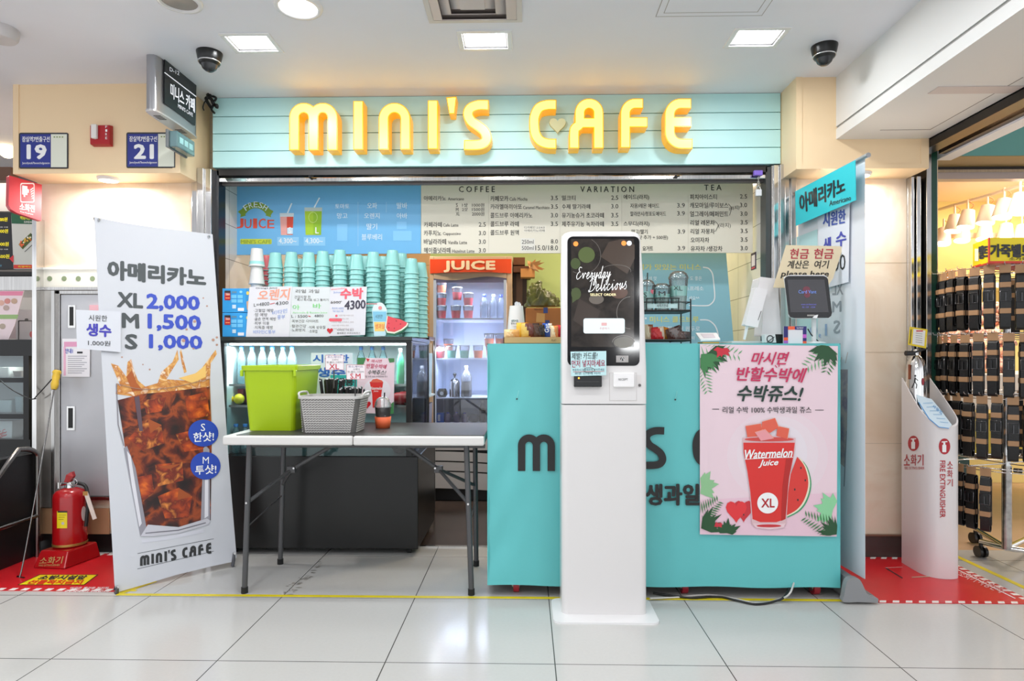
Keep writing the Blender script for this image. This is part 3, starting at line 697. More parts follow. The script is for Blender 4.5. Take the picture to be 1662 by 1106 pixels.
# --- red fire extinguisher on its base
px_, py_ = X(115, 3.35), 3.345
t = thing('extinguisher_plinth', 'red sloping floor stand under the upright extinguisher, lettered 소화기', 'stand', (-2.38, 3.35, 0))
c0, c1, c2 = G(53, 924), G(105, 926), G(164, 904); c3 = (c0[0]+c2[0]-c1[0], c0[1]+c2[1]-c1[1], 0)
cc = [(c0[i]+c2[i])/2 for i in range(3)]
def up(c, k, z): return (cc[0]+(c[0]-cc[0])*k, cc[1]+(c[1]-cc[1])*k, z)
fw = [(c1[i]-c0[i]) for i in range(2)]; bk = [(c2[i]-c1[i]) for i in range(2)]
tops = [(c0[0]+fw[0]*.05+bk[0]*.16, c0[1]+fw[1]*.05+bk[1]*.16, .085), (c1[0]-fw[0]*.08+bk[0]*.16, c1[1]-fw[1]*.08+bk[1]*.16, .085), (c2[0]-fw[0]*.08-bk[0]*.05, c2[1]-fw[1]*.08-bk[1]*.05, .085), (c3[0]+fw[0]*.05-bk[0]*.05, c3[1]+fw[1]*.05-bk[1]*.05, .085)]
b = MB(); b.hexa([(*q[:2], .0045) for q in (c0, c1, c2, c3)]+tops, red_gloss); b.build('stand_body', t, bevel=.006)
from mathutils import Vector
v0, v1, v2 = Vector((*c0[:2], .0045)), Vector((*c1[:2], .0045)), Vector(tops[0]); nn = (v1-v0).cross(v2-v0).normalized()
if nn.y > 0: nn = -nn
a = Art(on_plane(tuple(v0+nn*.0015), tuple(nn))); gold = M('#d8c07a', .3, .4); a.text('소화기', ((66, 905), (103, 903.5), (100, 915), (63, 916.5)), gold, .01); a.text('FIRE EXTINGUISHER', ((63, 917), (97, 916), (97, 919), (63, 920)), gold, .01); a.build('stand_lettering', t)
def extinguisher(c, r, h, body, label, name='fire_extinguisher'):
    t = thing(name, label, 'fire extinguisher', c)
    b = MB(); b.lathe([(r*.9, 0), (r*.97, .004), (r, .02), (r, h*.84), (r*.95, h*.9), (r*.8, h*.95), (r*.5, h*.985), (r*.3, h)], c, 32, body); b.build('cylinder', t)
    b = MB(); b.lathe([(r*1.01, .006), (r*1.015, .012), (r*1.01, .018)], c, 32, M('#b89a52', .3, .6)); b.build('foot_ring', t)
    b = MB(); b.lathe([(r*.32, h-.004), (r*.3, h+.02), (r*.22, h+.03)], c, 20, st_bright); b.build('valve', t)
    return t
c = (px_, py_, .086); h = .305
t = extinguisher(c, .079, h, red_gloss, 'red fire extinguisher standing on the red floor stand')
b = MB(); b.prism([(c[0]-.012, c[1]-.03, c[2]+h+.03), (c[0]+.0, c[1]-.03, c[2]+h+.07), (c[0]+.022, c[1]-.02, c[2]+h+.085), (c[0]+.03, c[1]-.02, c[2]+h+.06), (c[0]+.012, c[1]-.02, c[2]+h+.03)], (0, .02, 0), red_gloss); b.build('lever', t, bevel=.003)
b = MB(); b.tube([(c[0], c[1]-.02, c[2]+h+.025), (c[0]-.035, c[1]-.02, c[2]+h+.02), (c[0]-.05, c[1]-.02, c[2]+h+.012)], [.009, .011, .008], 10, st_bright); b.tube([(c[0]-.04, c[1]-.03, c[2]+h+.0), (c[0]-.04, c[1]-.03, c[2]+h+.03)], .009, 10, st_bright); b.build('gauge', t)
b = MB(); b.tube(arc3 := [(c[0]+.03+.022*cos(q*pi/8), c[1]-.02, c[2]+h+.03+.018*sin(q*pi/8)) for q in range(16)], .0015, 6, st_bright, closed=True); b.build('safety_pin', t)
b = MB(); hose = spline([(c[0], c[1]+.02, c[2]+h+.02), (c[0]+.06, c[1]+.03, c[2]+h), (c[0]+.095, c[1], c[2]+h-.08), (c[0]+.092, c[1]-.01, c[2]+.1)], 6); b.tube(hose, .009, 10, black); b.build('hose', t)
b = MB(); q0 = P(139, 801, 3.3); q1 = P(153, 842, 3.3); n_ = 8
b.prism([(q0[0]-.012, q0[1], q0[2]+.004), (q0[0]+.010, q0[1], q0[2]+.008), (q1[0]+.012, q1[1], q1[2]), (q1[0]-.008, q1[1], q1[2]-.008)], (0, .003, 0), M('#e6dcd2', .5)); b.box(q0[0]-.014, q0[0]+.011, q0[1]-.001, q0[1]+.004, q0[2]-.012, q0[2]+.009, M('#b98a4a', .5)); b.build('paper_tag', t)
def wrap(cx, cy, r):
    def f(px, py, l=0):
        rr_ = r+l; d = ray(px, py); A = d[0]**2+d[1]**2; B = -2*(d[0]*cx+d[1]*cy); C = cx*cx+cy*cy-rr_*rr_; D = max(B*B-4*A*C, 0); t_ = (-B-math.sqrt(D))/(2*A)
        return (d[0]*t_, d[1]*t_, CZ+d[2]*t_)
    return f
a = Art(wrap(c[0], c[1], .080))
def strip(a, x0, x1, y0, y1, mat, l=1, n=6):
    for i in range(n): a.rect(x0+(x1-x0)*i/n, y0, x0+(x1-x0)*(i+1)/n, y1, mat, l)
strip(a, 92.5, 109, 830, 858, M('#f2e21c', .4)); strip(a, 93.5, 109, 830, 832.5, INK, 2)
for k in range(3): strip(a, 95, 107-k*2, 836+k*3.5, 837+k*3.5, M('#b09a10', .4), 2, 3)
a.ell(102, 850, 2.4, 2.4, M('#c8c8c8', .3), 2); a.ell(136, 834, 4, 12, M('#e8d8d4', .4), 1); a.build('label_print', t)

# --- leaning X-stand banner with the cola print
BL, BR_, TL_, TR_ = Vector((*G(188, 964)[:2], .012)), Vector((*G(382, 921)[:2], .012)), Vector(P(153, 352, 3.04)), Vector(P(345, 380, 3.44))
bn = (BR_-BL).cross(TL_-BL).normalized()
if bn.y > 0: bn = -bn
TR_ = Vector(on_plane(tuple(BL), tuple(bn))(345, 380, 0))
bp = on_plane(tuple(BL), tuple(bn)); BANG = bn
t = thing('banner_stand', 'white leaning banner with iced cola picture and price list', 'banner', (BL.x*.5+BR_.x*.5, BL.y*.5+BR_.y*.5, 0))
a = Art(bp); sag = []
a.slab([(153, 352), (200, 361.5), (250, 369), (300, 375), (345, 380.5), (361, 600), (371, 745), (384, 905), (380, 912), (340, 920.5), (285, 934), (235, 949), (190, 962), (186, 950), (168, 640), (160, 500)], M('#c9cbd2', .5), .002)
cloth = a.build('banner_sheet', t)
a = Art(bp); GR = M('#454b4e', .5)
a.text('아메리카노', ((176, 423), (333, 439), (333, 465), (176, 453)), GR, .065)
a.text('XL', ((192, 475), (231, 478), (231, 500), (191, 497.5)), GR, .065); a.text('2,000', ((239, 477.5), (323, 482), (323, 506), (239, 504)), BLUE, .06)
a.text('M', ((199, 509), (224, 511), (225, 532.5), (199, 531.5)), GR, .065); a.text('1,500', ((241, 510), (325, 513.5), (325, 539), (241, 536)), BLUE, .06)
a.text('S', ((204, 543), (222, 544), (222, 567), (204, 566)), GR, .065); a.text('1,000', ((243, 543.5), (327, 546), (328, 569.5), (243, 568)), BLUE, .06)
# cola glass: printed picture
cola = blotch('printed_cola', ['#120403', '#2a0b06', '#54190b', '#9a4214', '#3c1008', '#1a0604'], 9, 'VORONOI', .4)
amber = blotch('printed_amber', ['#f0d9b0', '#d9a259', '#b8702c', '#f2e3cc'], 14, 'NOISE', .4, dist=2)
glasspale = M('#c8c6cc', .4); gdark = M('#77737c', .4)
# splash
a.poly([(188, 640), (190, 622), (196, 628), (184, 600), (180, 590), (192, 594), (205, 612), (207, 588), (213, 583), (217, 600), (224, 618), (236, 628), (256, 622), (262, 604), (280, 588), (288, 568), (290, 584), (276, 606), (270, 616), (300, 618), (326, 600), (338, 584), (350, 568), (352, 575), (342, 590), (341, 612), (340, 640), (260, 650)], amber, 1)
a.poly([(294, 567), (298, 585), (303, 604), (299, 606), (295, 590), (292, 572)], amber, 1); a.poly([(205, 612), (214, 601), (222, 622), (232, 634), (215, 636)], M('#a8541c', .4), 2); a.poly([(290, 614), (318, 606), (334, 592), (334, 612), (312, 622)], M('#e9bd6a', .4), 2)
for x, y, r in ((346, 552, 2.6), (352, 548, 2), (303, 535, 2), (316, 522, 2.4), (298, 553, 3), (314, 566, 1.6), (352, 560, 2), (198, 580, 1.5), (336, 497, 1.6), (330, 484, 1.4), (243, 600, 1.6), (232, 592, 1.2)): a.ell(x, y, r, r*.9, M('#b58a78', .4), 2, 8)
# liquid
a.poly([(191, 650), (230, 640), (290, 634), (341, 628), (344, 700), (342, 845), (300, 858), (233, 865), (208, 760), (199, 700)], cola, 2)
ice = blotch('printed_ice', ['#d9691c', '#a83e12', '#6a1e0c', '#e08a3c'], 16, 'VORONOI', .4)
for q in ([(208, 712), (240, 680), (262, 690), (266, 720), (232, 732)], [(285, 705), (330, 695), (338, 728), (300, 734)], [(252, 755), (296, 750), (298, 780), (256, 790)], [(256, 806), (290, 792), (312, 806), (306, 840), (268, 842)], [(222, 775), (246, 770), (250, 800), (232, 815)], [(300, 645), (336, 636), (340, 675), (306, 682)], [(232, 650), (270, 645), (262, 668), (238, 672)]):
    a.poly(q, ice, 3)
for q in ([(240, 680), (262, 690), (244, 704)], [(290, 792), (312, 806), (288, 812)], [(256, 758), (294, 753), (276, 762)]): a.poly(q, M('#a04c1c', .4), 4)
a.poly([(228, 870), (213, 790), (201, 728), (206, 724), (220, 760), (238, 858), (238, 869)], M('#8f8d97', .4), 4); a.poly([(206, 732), (212, 740), (230, 850), (226, 856), (214, 790)], M('#d7d6de', .4), 5)
a.poly([(330, 728), (334, 724), (340, 730), (341, 845), (334, 850), (326, 846)], M('#9b99a3', .4), 4); a.poly([(333, 738), (338, 740), (338, 838), (332, 842)], M('#dfdee6', .4), 5)
a.poly([(228, 871), (240, 852), (290, 856), (336, 842), (342, 846), (338, 852), (290, 866), (248, 871)], M('#c3c2cb', .4), 5); a.line([(236, 866), (290, 861), (334, 849)], 1.6, M('#6d6b75', .4), 6)
a.line([(189, 623), (192, 690), (201, 724)], 1.4, gdark, 5); a.line([(340, 615), (343, 690), (341, 724)], 1.2, M('#a8764a', .4), 5)
a.line([(189, 623), (230, 632), (280, 629), (340, 615)], 1.0, M('#9a7a68', .4), 6, smooth=4); a.poly([(218, 645), (226, 643), (232, 700), (226, 700)], M('#5b4650', .4), 5)
a.line([(230, 879), (270, 874), (330, 862)], 6, M('#cdced8', .4), 1)
a.ell(330, 703.5, 24.5, 22, M('#2447b0', .4), 7, 32); a.ell(333.5, 756.5, 24.5, 22.5, M('#2447b0', .4), 7, 32)
a.text('S', ((326, 688), (333, 688), (333, 700), (326, 700)), WHITE, .0, l=8); a.text('한샷!', ((314, 703), (347, 701), (347, 716), (314, 718)), WHITE, .02, l=8)
a.text('M', ((329, 742), (339, 742), (339, 753), (329, 753)), WHITE, .0, l=8); a.text('투샷!', ((317, 756.5), (351, 754), (351, 769), (317, 771)), WHITE, .02, l=8)

def nm_(x, y): u, v = (x-469)/655, (y-157)/88; return (228+115*u, 901.5-20.5*u+18*v)
for k_ in NAME:
    for q in NAME[k_]: a.line([nm_(*p) for p in q], 4.3, INK, 2)
a.poly([nm_(*p) for p in APOS], INK, 2); a.line([(223, 899), (347, 875)], .7, GR, 1); a.line([(223, 924), (347, 895)], .7, GR, 1)
a.build('banner_print', t)
b = MB(); m0 = (BL+BR_+TL_+TR_)/4-bn*.06; m0z = Vector((m0.x, m0.y, m0.z))
for q in (BL, BR_): 
    b.tube([tuple(m0z), tuple(q-bn*.02), (q.x-bn.x*.02, q.y-bn.y*.02, .012)], .006, 8, M('#4b4c52', .4))
for q in (TL_, TR_): b.tube([tuple(m0z), tuple(q-bn*.012)], .004, 8, M('#4b4c52', .4))
rear = m0-bn*.12; b.tube([tuple(m0z), (rear.x+.0, min(rear.y, 3.40), .25)], .007, 8, M('#4b4c52', .4))
b.build('stand_frame', t)
for q, px, py in ((BL, 190, 953), (BR_, 379, 899)):
    b = MB(); c = Vector(bp(px, py, 0)); b.lathe([(.006, 0), (.008, .004), (.006, .012)], (0, 0, 0), 12, chrome); b.xform(lambda p, c=c: c+bn*(p[2]+.001)+Vector((p[0], 0, p[1]))); b.tube([tuple(c+bn*.006), (c.x+bn.x*.012-.004, c.y+bn.y*.012, c.z-.03), (c.x+bn.x*.01-.012, c.y, .006)], [.006, .009, .009], 10, M('#55565c', .35)); b.build('hook_foot', t)
for px, py in ((160, 358), (338, 385)):
    b = MB(); c = Vector(bp(px, py, 0)); b.lathe([(.006, 0), (.009, .003), (.004, .008)], (0, 0, 0), 12, chrome); b.xform(lambda p, c=c: c+bn*(p[2]+.001)+Vector((p[0], 0, p[1]))); b.build('grommet', t)
a = Art(on_plane(tuple(BL+bn*.012), tuple(bn)))
a.slab([(123, 503), (196, 506), (196, 572), (125, 566)], M('#d0d2da', .45), .0015)
pur = M('#3a35a8', .45); a.text('시원한', ((144, 511), (174, 512.5), (174, 522), (144, 521)), INK, .01); a.text('생수', ((141, 525), (180, 528), (180, 547), (141, 545)), pur, .05); a.text('1.000원', ((143, 552), (179, 554), (179, 562), (143, 561)), INK, .015)
one(a, 'water_price_sheet', 'pale grey sheet priced 1.000원 fixed to the banner edge', 'price sheet')

# --- folding table
t = thing('folding_table', 'white folding table with dark grey tube legs and a hinge in the middle', 'table', (-.77, 3.13, 0))
TX0, TX1, TY0, TY1, TZ = -1.36, -.186, 2.84, 3.425, .727
b = MB(); b.box(TX0, (TX0+TX1)/2-.0015, TY0, TY1, TZ-.042, TZ, M('#d9d7d4', .35)); b.box((TX0+TX1)/2+.0015, TX1, TY0, TY1, TZ-.042, TZ, M('#d9d7d4', .35)); b.build('tabletop', t, bevel=.008, bseg=3)
dg = M('#545456', .4, .3)
legs = {}
for nm, px, py, tpx in (('fl', 397, 963, 405), ('fr', 765, 966, 757), ('bl', 455, 916, 461), ('br', 773, 919, 771)):
    g = G(px, py); tx = X(tpx, g[1]); b = MB(); b.tube([(g[0], g[1], .018), (tx, g[1], TZ-.045)], .0125, 14, dg); lg = b.build('leg', t); legs[nm] = (g, tx)
    b = MB(); b.tube([(g[0], g[1], 0), (g[0], g[1], .028)], .0152, 14, rubber); b.build('rubber_foot', lg)
def legpt(n, z): g, tx = legs[n]; s = z/(TZ-.045); return (g[0]+(tx-g[0])*s, g[1], z)
for F_, B_, jx, ux in (('fl', 'bl', 474, 560), ('fr', 'br', 712, 640)):
    ym = 3.13; J = P(jx, 762, ym); U = (X(ux, ym), ym, TZ-.045); b = MB()
    b.tube([legpt(F_, .415), J], .0085, 10, dg); b.tube([legpt(B_, .415), J], .0085, 10, dg); b.build('brace', t)
    b = MB(); b.tube([J, U], .010, 10, dg); b.box(J[0]-.02, J[0]+.02, J[1]-.018, J[1]+.018, J[2]-.016, J[2]+.016, dg); b.build('brace_strut', t, bevel=.003)
    b = MB(); b.tube([(J[0]+.015*(1 if jx < 600 else -1), J[1]-.022, J[2]+.008), (J[0]+.015*(1 if jx < 600 else -1), J[1]-.014, J[2]+.008)], .005, 10, chrome); q = legpt(F_, .415); b.tube([(q[0], q[1]-.016, q[2]), (q[0], q[1]-.01, q[2])], .005, 10, chrome); b.build('bolt', t)
    b = MB(); b.tube([legpt(F_, .30), legpt(B_, .36)], .003, 8, dg); b.tube([legpt(F_, TZ-.06), legpt(B_, TZ-.06)], .0105, 10, dg); b.build('cross_bar', t)
b = MB(); b.tube([(TX0+.1, TY1-.05, TZ-.052), (TX1, TY1-.05, TZ-.052)], .009, 8, dg); b.tube([(TX0+.1, TY0+.07, TZ-.052), (TX1, TY0+.07, TZ-.052)], .009, 8, dg); b.build('side_rail', t)
mb = MB(); q0 = TY0+.02; pts = [(-1.305, q0, TZ+.0005), (TX1, q0, TZ+.0005), (TX1, TY1-.01, TZ+.0005), (-1.23, TY1-.01, TZ+.0005)]
mb.prism(pts, (0, 0, .0025), M('#3b3938', .45)); one(mb, 'table_mat', 'dark grey sheet covering the folding table top', 'table mat')
TM = TZ+.0032

# --- lime green bin
t = thing('storage_bin', 'tall lime green plastic bin on the left half of the table', 'bin', (-1.2, 3.17, TM))
lime = M('#a8c60a', .35)
def rectring(x0, x1, y0, y1, z, r=.02, n=4):
    o = []
    for cx, cy, a0 in ((x1-r, y1-r, 0), (x0+r, y1-r, 90), (x0+r, y0+r, 180), (x1-r, y0+r, 270)):
        for i in range(n+1): a = radians(a0+90*i/n); o.append((cx+r*cos(a), cy+r*sin(a), z))
    return o
def loft(m, rings, mat, cap0=True, cap1=False, smooth=False):
    n = len(rings[0]); vs = [p for r in rings for p in r]
    m.add(vs, [(i*n+k, i*n+(k+1) % n, (i+1)*n+(k+1) % n, (i+1)*n+k) for i in range(len(rings)-1) for k in range(n)], mat, smooth)
    if cap0: m.add(rings[0], [tuple(range(n))[::-1]], mat)
    if cap1: m.add(rings[-1], [tuple(range(n))], mat)
    return m
gx0, gx1, gy0, gy1 = X(391.5, 2.99), X(480, 2.99), 2.985, 3.36; gz = Z(594, 2.99, 430)
bx0, bx1, by0, by1 = X(401, 3.01), X(476, 3.01), 3.02, 3.32
b = MB(); loft(b, [rectring(bx0, bx1, by0, by1, TM, .025), rectring(gx0+.004, gx1-.004, gy0+.005, gy1-.005, gz-.03, .025), rectring(gx0+.004, gx1-.004, gy0+.005, gy1-.005, gz-.002, .025), rectring(gx0+.010, gx1-.010, gy0+.011, gy1-.011, gz-.002, .022), rectring(bx0+.006, bx1-.006, by0+.006, by1-.006, TM+.006, .02)], lime); b.add(rectring(bx0+.006, bx1-.006, by0+.006, by1-.006, TM+.006, .02), [tuple(range(20))], lime); b.build('bin_wall', t)
b = MB(); loft(b, [rectring(gx0+.004, gx1-.004, gy0+.005, gy1-.005, gz-.024, .025), rectring(gx0-.005, gx1+.005, gy0-.004, gy1+.004, gz-.022, .03), rectring(gx0-.006, gx1+.006, gy0-.005, gy1+.005, gz-.001, .03), rectring(gx0-.002, gx1+.002, gy0-.001, gy1+.001, gz+.001, .028), rectring(gx0+.010, gx1-.010, gy0+.011, gy1-.011, gz+.001, .022), rectring(gx0+.010, gx1-.010, gy0+.011, gy1-.011, gz-.004, .022)], lime, False); b.build('bin_rim', t)
for q in (gx0-.003, gx1-.010): b = MB(); b.box(q, q+.013, gy0-.004, gy0+.012, gz-.05, gz-.02, lime); b.build('rim_lug', t, bevel=.003)
# --- grey knitted-pattern basket
t = thing('storage_basket', 'grey plastic basket with a knitted pattern on the table', 'basket', (-.9, 3.0, TM))
kx0, kx1, ky0, ky1 = X(482, 2.92), X(585.5, 2.92), 2.90, 3.13; kz = Z(645, 2.90, 530)
lx0, lx1, ly0, ly1 = X(491, 2.94), X(577, 2.94), 2.925, 3.10
gp = M('#b9b6b3', .5); b = MB()
loft(b, [rectring(lx0, lx1, ly0, ly1, TM, .03, 5), rectring(kx0+.006, kx1-.006, ky0+.006, ky1-.006, kz, .035, 5)], M('#6a6765', .6)); loft(b, [rectring(kx0+.010, kx1-.010, ky0+.01, ky1-.01, kz, .033, 5), rectring(lx0+.004, lx1-.004, ly0+.004, ly1-.004, TM+.004, .03, 5)], gp, False, True)  # outer wall coloured darker so gaps between the bumps look shaded
# knitted bumps on the front and right faces
cols, rows = 34, 15
for j in range(rows):
    for i in range(cols):
        s_ = (i+.5)/cols; v = (j+.6)/(rows+.4)
        xl = lx0+(kx0-lx0)*v+.02; xr = lx1+(kx1-lx1)*v-.02; x = xl+(xr-xl)*s_; y = ly0+(ky0+.006-ly0)*v-.003; z = TM+(kz-TM)*v; dz = .0052 if i % 2 else -.0052
        b.hexa([(x-.0034, y, z-.0035-dz*.5), (x+.0034, y, z-.0035+dz*.5), (x+.0034, y+.003, z-.0035+dz*.5), (x-.0034, y+.003, z-.0035-dz*.5), (x-.0034, y, z+.0035-dz*.5), (x+.0034, y, z+.0035+dz*.5), (x+.0034, y+.003, z+.0035+dz*.5), (x-.0034, y+.003, z+.0035-dz*.5)], gp)
    for i in range(16):
        v = (j+.6)/(rows+.4); s_ = (i+.5)/16
        for sd in (0, 1):
            y = ly0+.02+(ly1-ly0-.04)*s_; x = (lx1+(kx1-.006-lx1)*v+.0015) if sd else (lx0+(kx0+.006-lx0)*v-.0015); z = TM+(kz-TM)*v; b.box(x-.0015, x+.0015, y-.0042, y+.0042, z-.0035, z+.0035, gp)
b.build('basket_wall', t)
b = MB(); loft(b, [rectring(kx0+.004, kx1-.004, ky0+.004, ky1-.004, kz-.010, .037, 5), rectring(kx0, kx1, ky0, ky1, kz-.008, .04, 5), rectring(kx0, kx1, ky0, ky1, kz+.003, .04, 5), rectring(kx0+.010, kx1-.010, ky0+.010, ky1-.010, kz+.003, .034, 5), rectring(kx0+.010, kx1-.010, ky0+.010, ky1-.010, kz-.008, .034, 5)], M('#c4c1be', .45), False); b.build('basket_rim', t)
for xx, sg in ((kx0, -1), (kx1, 1)):
    b = MB(); ym = (ky0+ky1)/2; b.tube(spline([(xx, ym-.06, kz-.004), (xx+sg*.006, ym-.05, kz+.016), (xx+sg*.006, ym+.05, kz+.016), (xx, ym+.06, kz-.004)], 6), .005, 8, M('#c4c1be', .45)); b.build('basket_handle', t)
a = Art(frontal(2.915)); a.slab([(513, 641.5), (554, 641.5), (554, 645.5), (513, 645.5)], WHITE, .002)
# straw holders and straws
def straws(cxp, Y, ytop, n, r0, label, seed, zbase=TM+.008):
    cx = X(cxp, Y); rr = random.Random(seed)
    t = thing('straw_cup', 'clear cup holding black straws, '+label, 'cup', (cx, Y, TM), 'straw cups')
    b = MB(); b.lathe([(r0*.8, 0), (r0*.82, .003), (r0*1.02, .13), (r0*1.04, .132), (r0, .131)], (cx, Y, TM), 24, clear('#dfe4e4', .06, .12)); b.build('cup_wall', t)
    b = MB(); b.lathe([(r0*.8, 0), (r0*.8, .002)], (cx, Y, TM+.0015), 24, clear('#d0d4d4', .06, .3)); b.build('cup_base', t)
    zt = Z(ytop, Y, cxp); k = 0
    proto = None
    L = zt-TM-.012
    for i in range(n):
        a_ = i*2.399; q = math.sqrt((i+.5)/n)*r0*.72; bx, by = cx+q*cos(a_), Y+q*sin(a_)
        o = MB(); sp_ = 2.1; dz = rr.uniform(-.008, .004); tx, ty = cx+q*sp_*cos(a_), Y+q*sp_*sin(a_)
        o.tube([(bx, by, TM+.006), (tx, ty, zt-.008+dz)], .0046, 7, M('#1e1d1e', .3)); o.tube([(tx, ty, zt-.009+dz), (tx+(tx-bx)*.02, ty+(ty-by)*.02, zt-.004+dz)], .0048, 7, M('#c9c9cc', .3))
        one(o, 'drinking_straw', 'black straw with pale paper tip, '+label, 'straw', 'straws '+label)
straws(538, 3.195, 613, 22, .044, 'behind the basket under the XL card', 1); straws(570, 3.195, 627, 22, .043, 'at the basket end under the S.M card', 2)
mb = MB(); mb.box(X(576, 3.1)+.028, X(592, 3.1), 3.145, 3.17, TM, TM+.075, M('#77777a', .4)); 
def card(px0, py0, px1, py1, Y, big, label):
    t = thing('size_card', label, 'card', P((px0+px1)/2, py1, Y), 'handwritten size cards')
    a = Art(frontal(Y)); a.slab([(px0, py0), (px1, py0), (px1, py1), (px0, py1)], M('#f0e8ec', .5), .002); w = px1-px0; h_ = py1-py0; R_ = M('#c83a4c', .5)
    a.text('쥬스,에이드', (px0+3, py0+1.2, px1-3, py0+h_*.2), M('#5a4a8a', .5)); a.text('스무디', (px0+w*.35, py0+h_*.24, px1-w*.3, py0+h_*.38), INK); a.text('핫,콜드,그린티', (px0+1.5, py0+h_*.42, px1-2, py0+h_*.56), INK)
    a.text(big, (px0+w*.2, py0+h_*.6, px1-w*.25, py1-1), R_, .03)
    a.line([(px0, py0), (px1, py0), (px1, py1), (px0, py1)], .5, R_, 1, closed=True); a.build('card_sheet', t)
    b = MB(); c = P((px0+px1)/2-1, py1, Y+.006); b.tube([(c[0], c[1], c[2]+.03), (c[0], c[1], c[2]-.09)], .003, 8, grey_metal); b.build('card_stem', t)
card(528.5, 577, 557.5, 600.5, 3.11, 'XL', 'small white card marked XL above the black straws'); card(562.5, 592.5, 592.5, 616, 3.10, 'S.M', 'small white card marked S.M above the black straws')
# coffee cup in an orange sleeve
cY = 3.145; cx = X(621.5, cY); t = thing('iced_coffee', 'takeaway iced black coffee with a dome lid and orange sleeve', 'coffee cup', (cx, cY, TM))
def rr_(px): return px/F*cY
b = MB(); b.lathe([(.029, .001), (.030, .004), (.039, .105)], (cx, cY, TM), 28, clear('#eef0f0', .08, .05)); b.build('cup_wall', t)
b = MB(); b.lathe([(.028, .003), (.0375, .100), (1e-5, .100)], (cx, cY, TM), 28, M('#2c110d', .1)); b.build('coffee', t)
b = MB(); b.lathe([(.0335, .001), (.0345, .001), (.0405, .056), (.0395, .056)], (cx, cY, TM), 28, M('#e8683c', .6)); b.build('sleeve', t)
b = MB(); b.lathe([(.042, .103), (.043, .108), (.040, .112), (.038, .125), (.031, .142), (.018, .152), (.008, .154)], (cx, cY, TM), 28, clear('#f2f4f4', .12, .22)); b.build('lid', t)
b = MB(); b.tube([(cx+.002, cY, TM+.02), (cx+.008, cY, TM+.175)], .0034, 8, M('#24191a', .3)); b.build('straw', t)

# --- counter wrapped in teal tarpaulin
CY0 = 2.885; cl, cr = X(791, CY0), X(1364, CY0); czt, czb = Z(558, CY0), Z(951, CY0)
t = thing('serving_counter', 'teal tarpaulin-covered counter on red casters behind the kiosk', 'counter', ((cl+cr)/2, 3.15, 0))
teal = M('#62bfc0', .33, bump=.35, bscale=3.2)
b = MB(); NX, NZ = 60, 30; rr = random.Random(11); vs = []
for j in range(NZ+1):
    for i in range(NX+1):
        s_ = i/NX; v = j/NZ; x = cl+.004*v+(cr-cl-.008*v)*s_; z = czb+(czt-czb)*v
        w = (.010*sin(v*9+s_*5)+.006*sin(v*23-s_*60))*max(0, 1-s_*7)+.003*sin(s_*37+v*3)*(1-v)+.0015*sin(s_*60+v*21)
        vs.append((x, CY0+w*min(1, v*6, (1-v)*6), z+.003*sin(s_*22)*(1 if j == 0 else 0)))
b.add(vs, [(j*(NX+1)+i, j*(NX+1)+i+1, (j+1)*(NX+1)+i+1, (j+1)*(NX+1)+i) for j in range(NZ) for i in range(NX)], teal, True)
for x0, x1, y0, y1, z0, z1 in ((cl, cl+.004, CY0, 3.36, czb, czt), (cr-.004, cr, CY0, 3.36, czb, czt), (cl, cr, CY0, 3.36, czt-.004, czt)): b.box(x0, x1, y0, y1, z0, z1, teal)
b.build('tarpaulin', t)
b = MB(); b.box(cl+.01, cr-.01, CY0+.02, 3.35, .08, czt-.01, M('#77706c', .6)); b.build('counter_body', t)
for px, yy in ((838, 2.95), (1110, 2.95), (1322, 2.95), (838, 3.3), (1322, 3.3)):
    x = X(px, 2.95); b = MB(); b.tube([(x-.013, yy, .032), (x+.013, yy, .032)], .032, 20, M('#a11d2c', .4)); b.tube([(x-.016, yy, .032), (x+.016, yy, .032)], .017, 14, M('#8d8d86', .3, .8)); w_ = b.build('caster', t)
    b = MB(); b.hexa([(x-.02, yy-.02, .03), (x-.016, yy-.02, .03), (x-.016, yy+.02, .03), (x-.02, yy+.02, .03), (x-.02, yy-.02, .08), (x+.02, yy-.02, .08), (x+.02, yy+.02, .08), (x-.02, yy+.02, .08)], M('#9a9a92', .3, .8)); b.build('fork', w_)
# name on the tarpaulin: same letterforms, flat black
a = Art(frontal(CY0-.008)); KB = M('#1b1a1a', .4)
def tarp_letter(k, x0, y0, sc, w=13.5, yy=244):
    base = {'m1': 469, 'i1': 573, 'n1': 614, 'i2': 694, 's1': 751, 'c1': 860, 'a1': 924, 'f1': 1007, 'e1': 1079}[k]
    for q in NAME[k]:
        pts = [(x0+(x-base)*sc, y0+(y-yy)*sc*1.0) for x, y in q]; a.line(pts, w, KB, 2)
tarp_letter('m1', 840, 765, .775, 12); tarp_letter('i1', 918, 765, .8); tarp_letter('n1', 950, 765, .85); tarp_letter('i2', 1016, 765, .85)
for k, x0 in (('s1', 1042), ('c1', 1124), ('a1', 1180)): tarp_letter(k, x0, 763, .86, 12)
for k, x in enumerate((1222, 1270)): tarp_letter(('f1', 'e1')[k], x, 763, .86)
a.text('생과일', (1049, 787, 1134, 820), KB, .05); a.line([(1136, 820), (1142, 820)], 3, KB)
for px, py in ((839, 648), (1096, 649)): a.ell(px, py, 1.6, 1.4, M('#2b3a3a', .4), 2, 10); a.line([(px, py), (px+3, py-14)], .7, M('#8ad0cc', .4), 1)
a.build('tarpaulin_print', t)

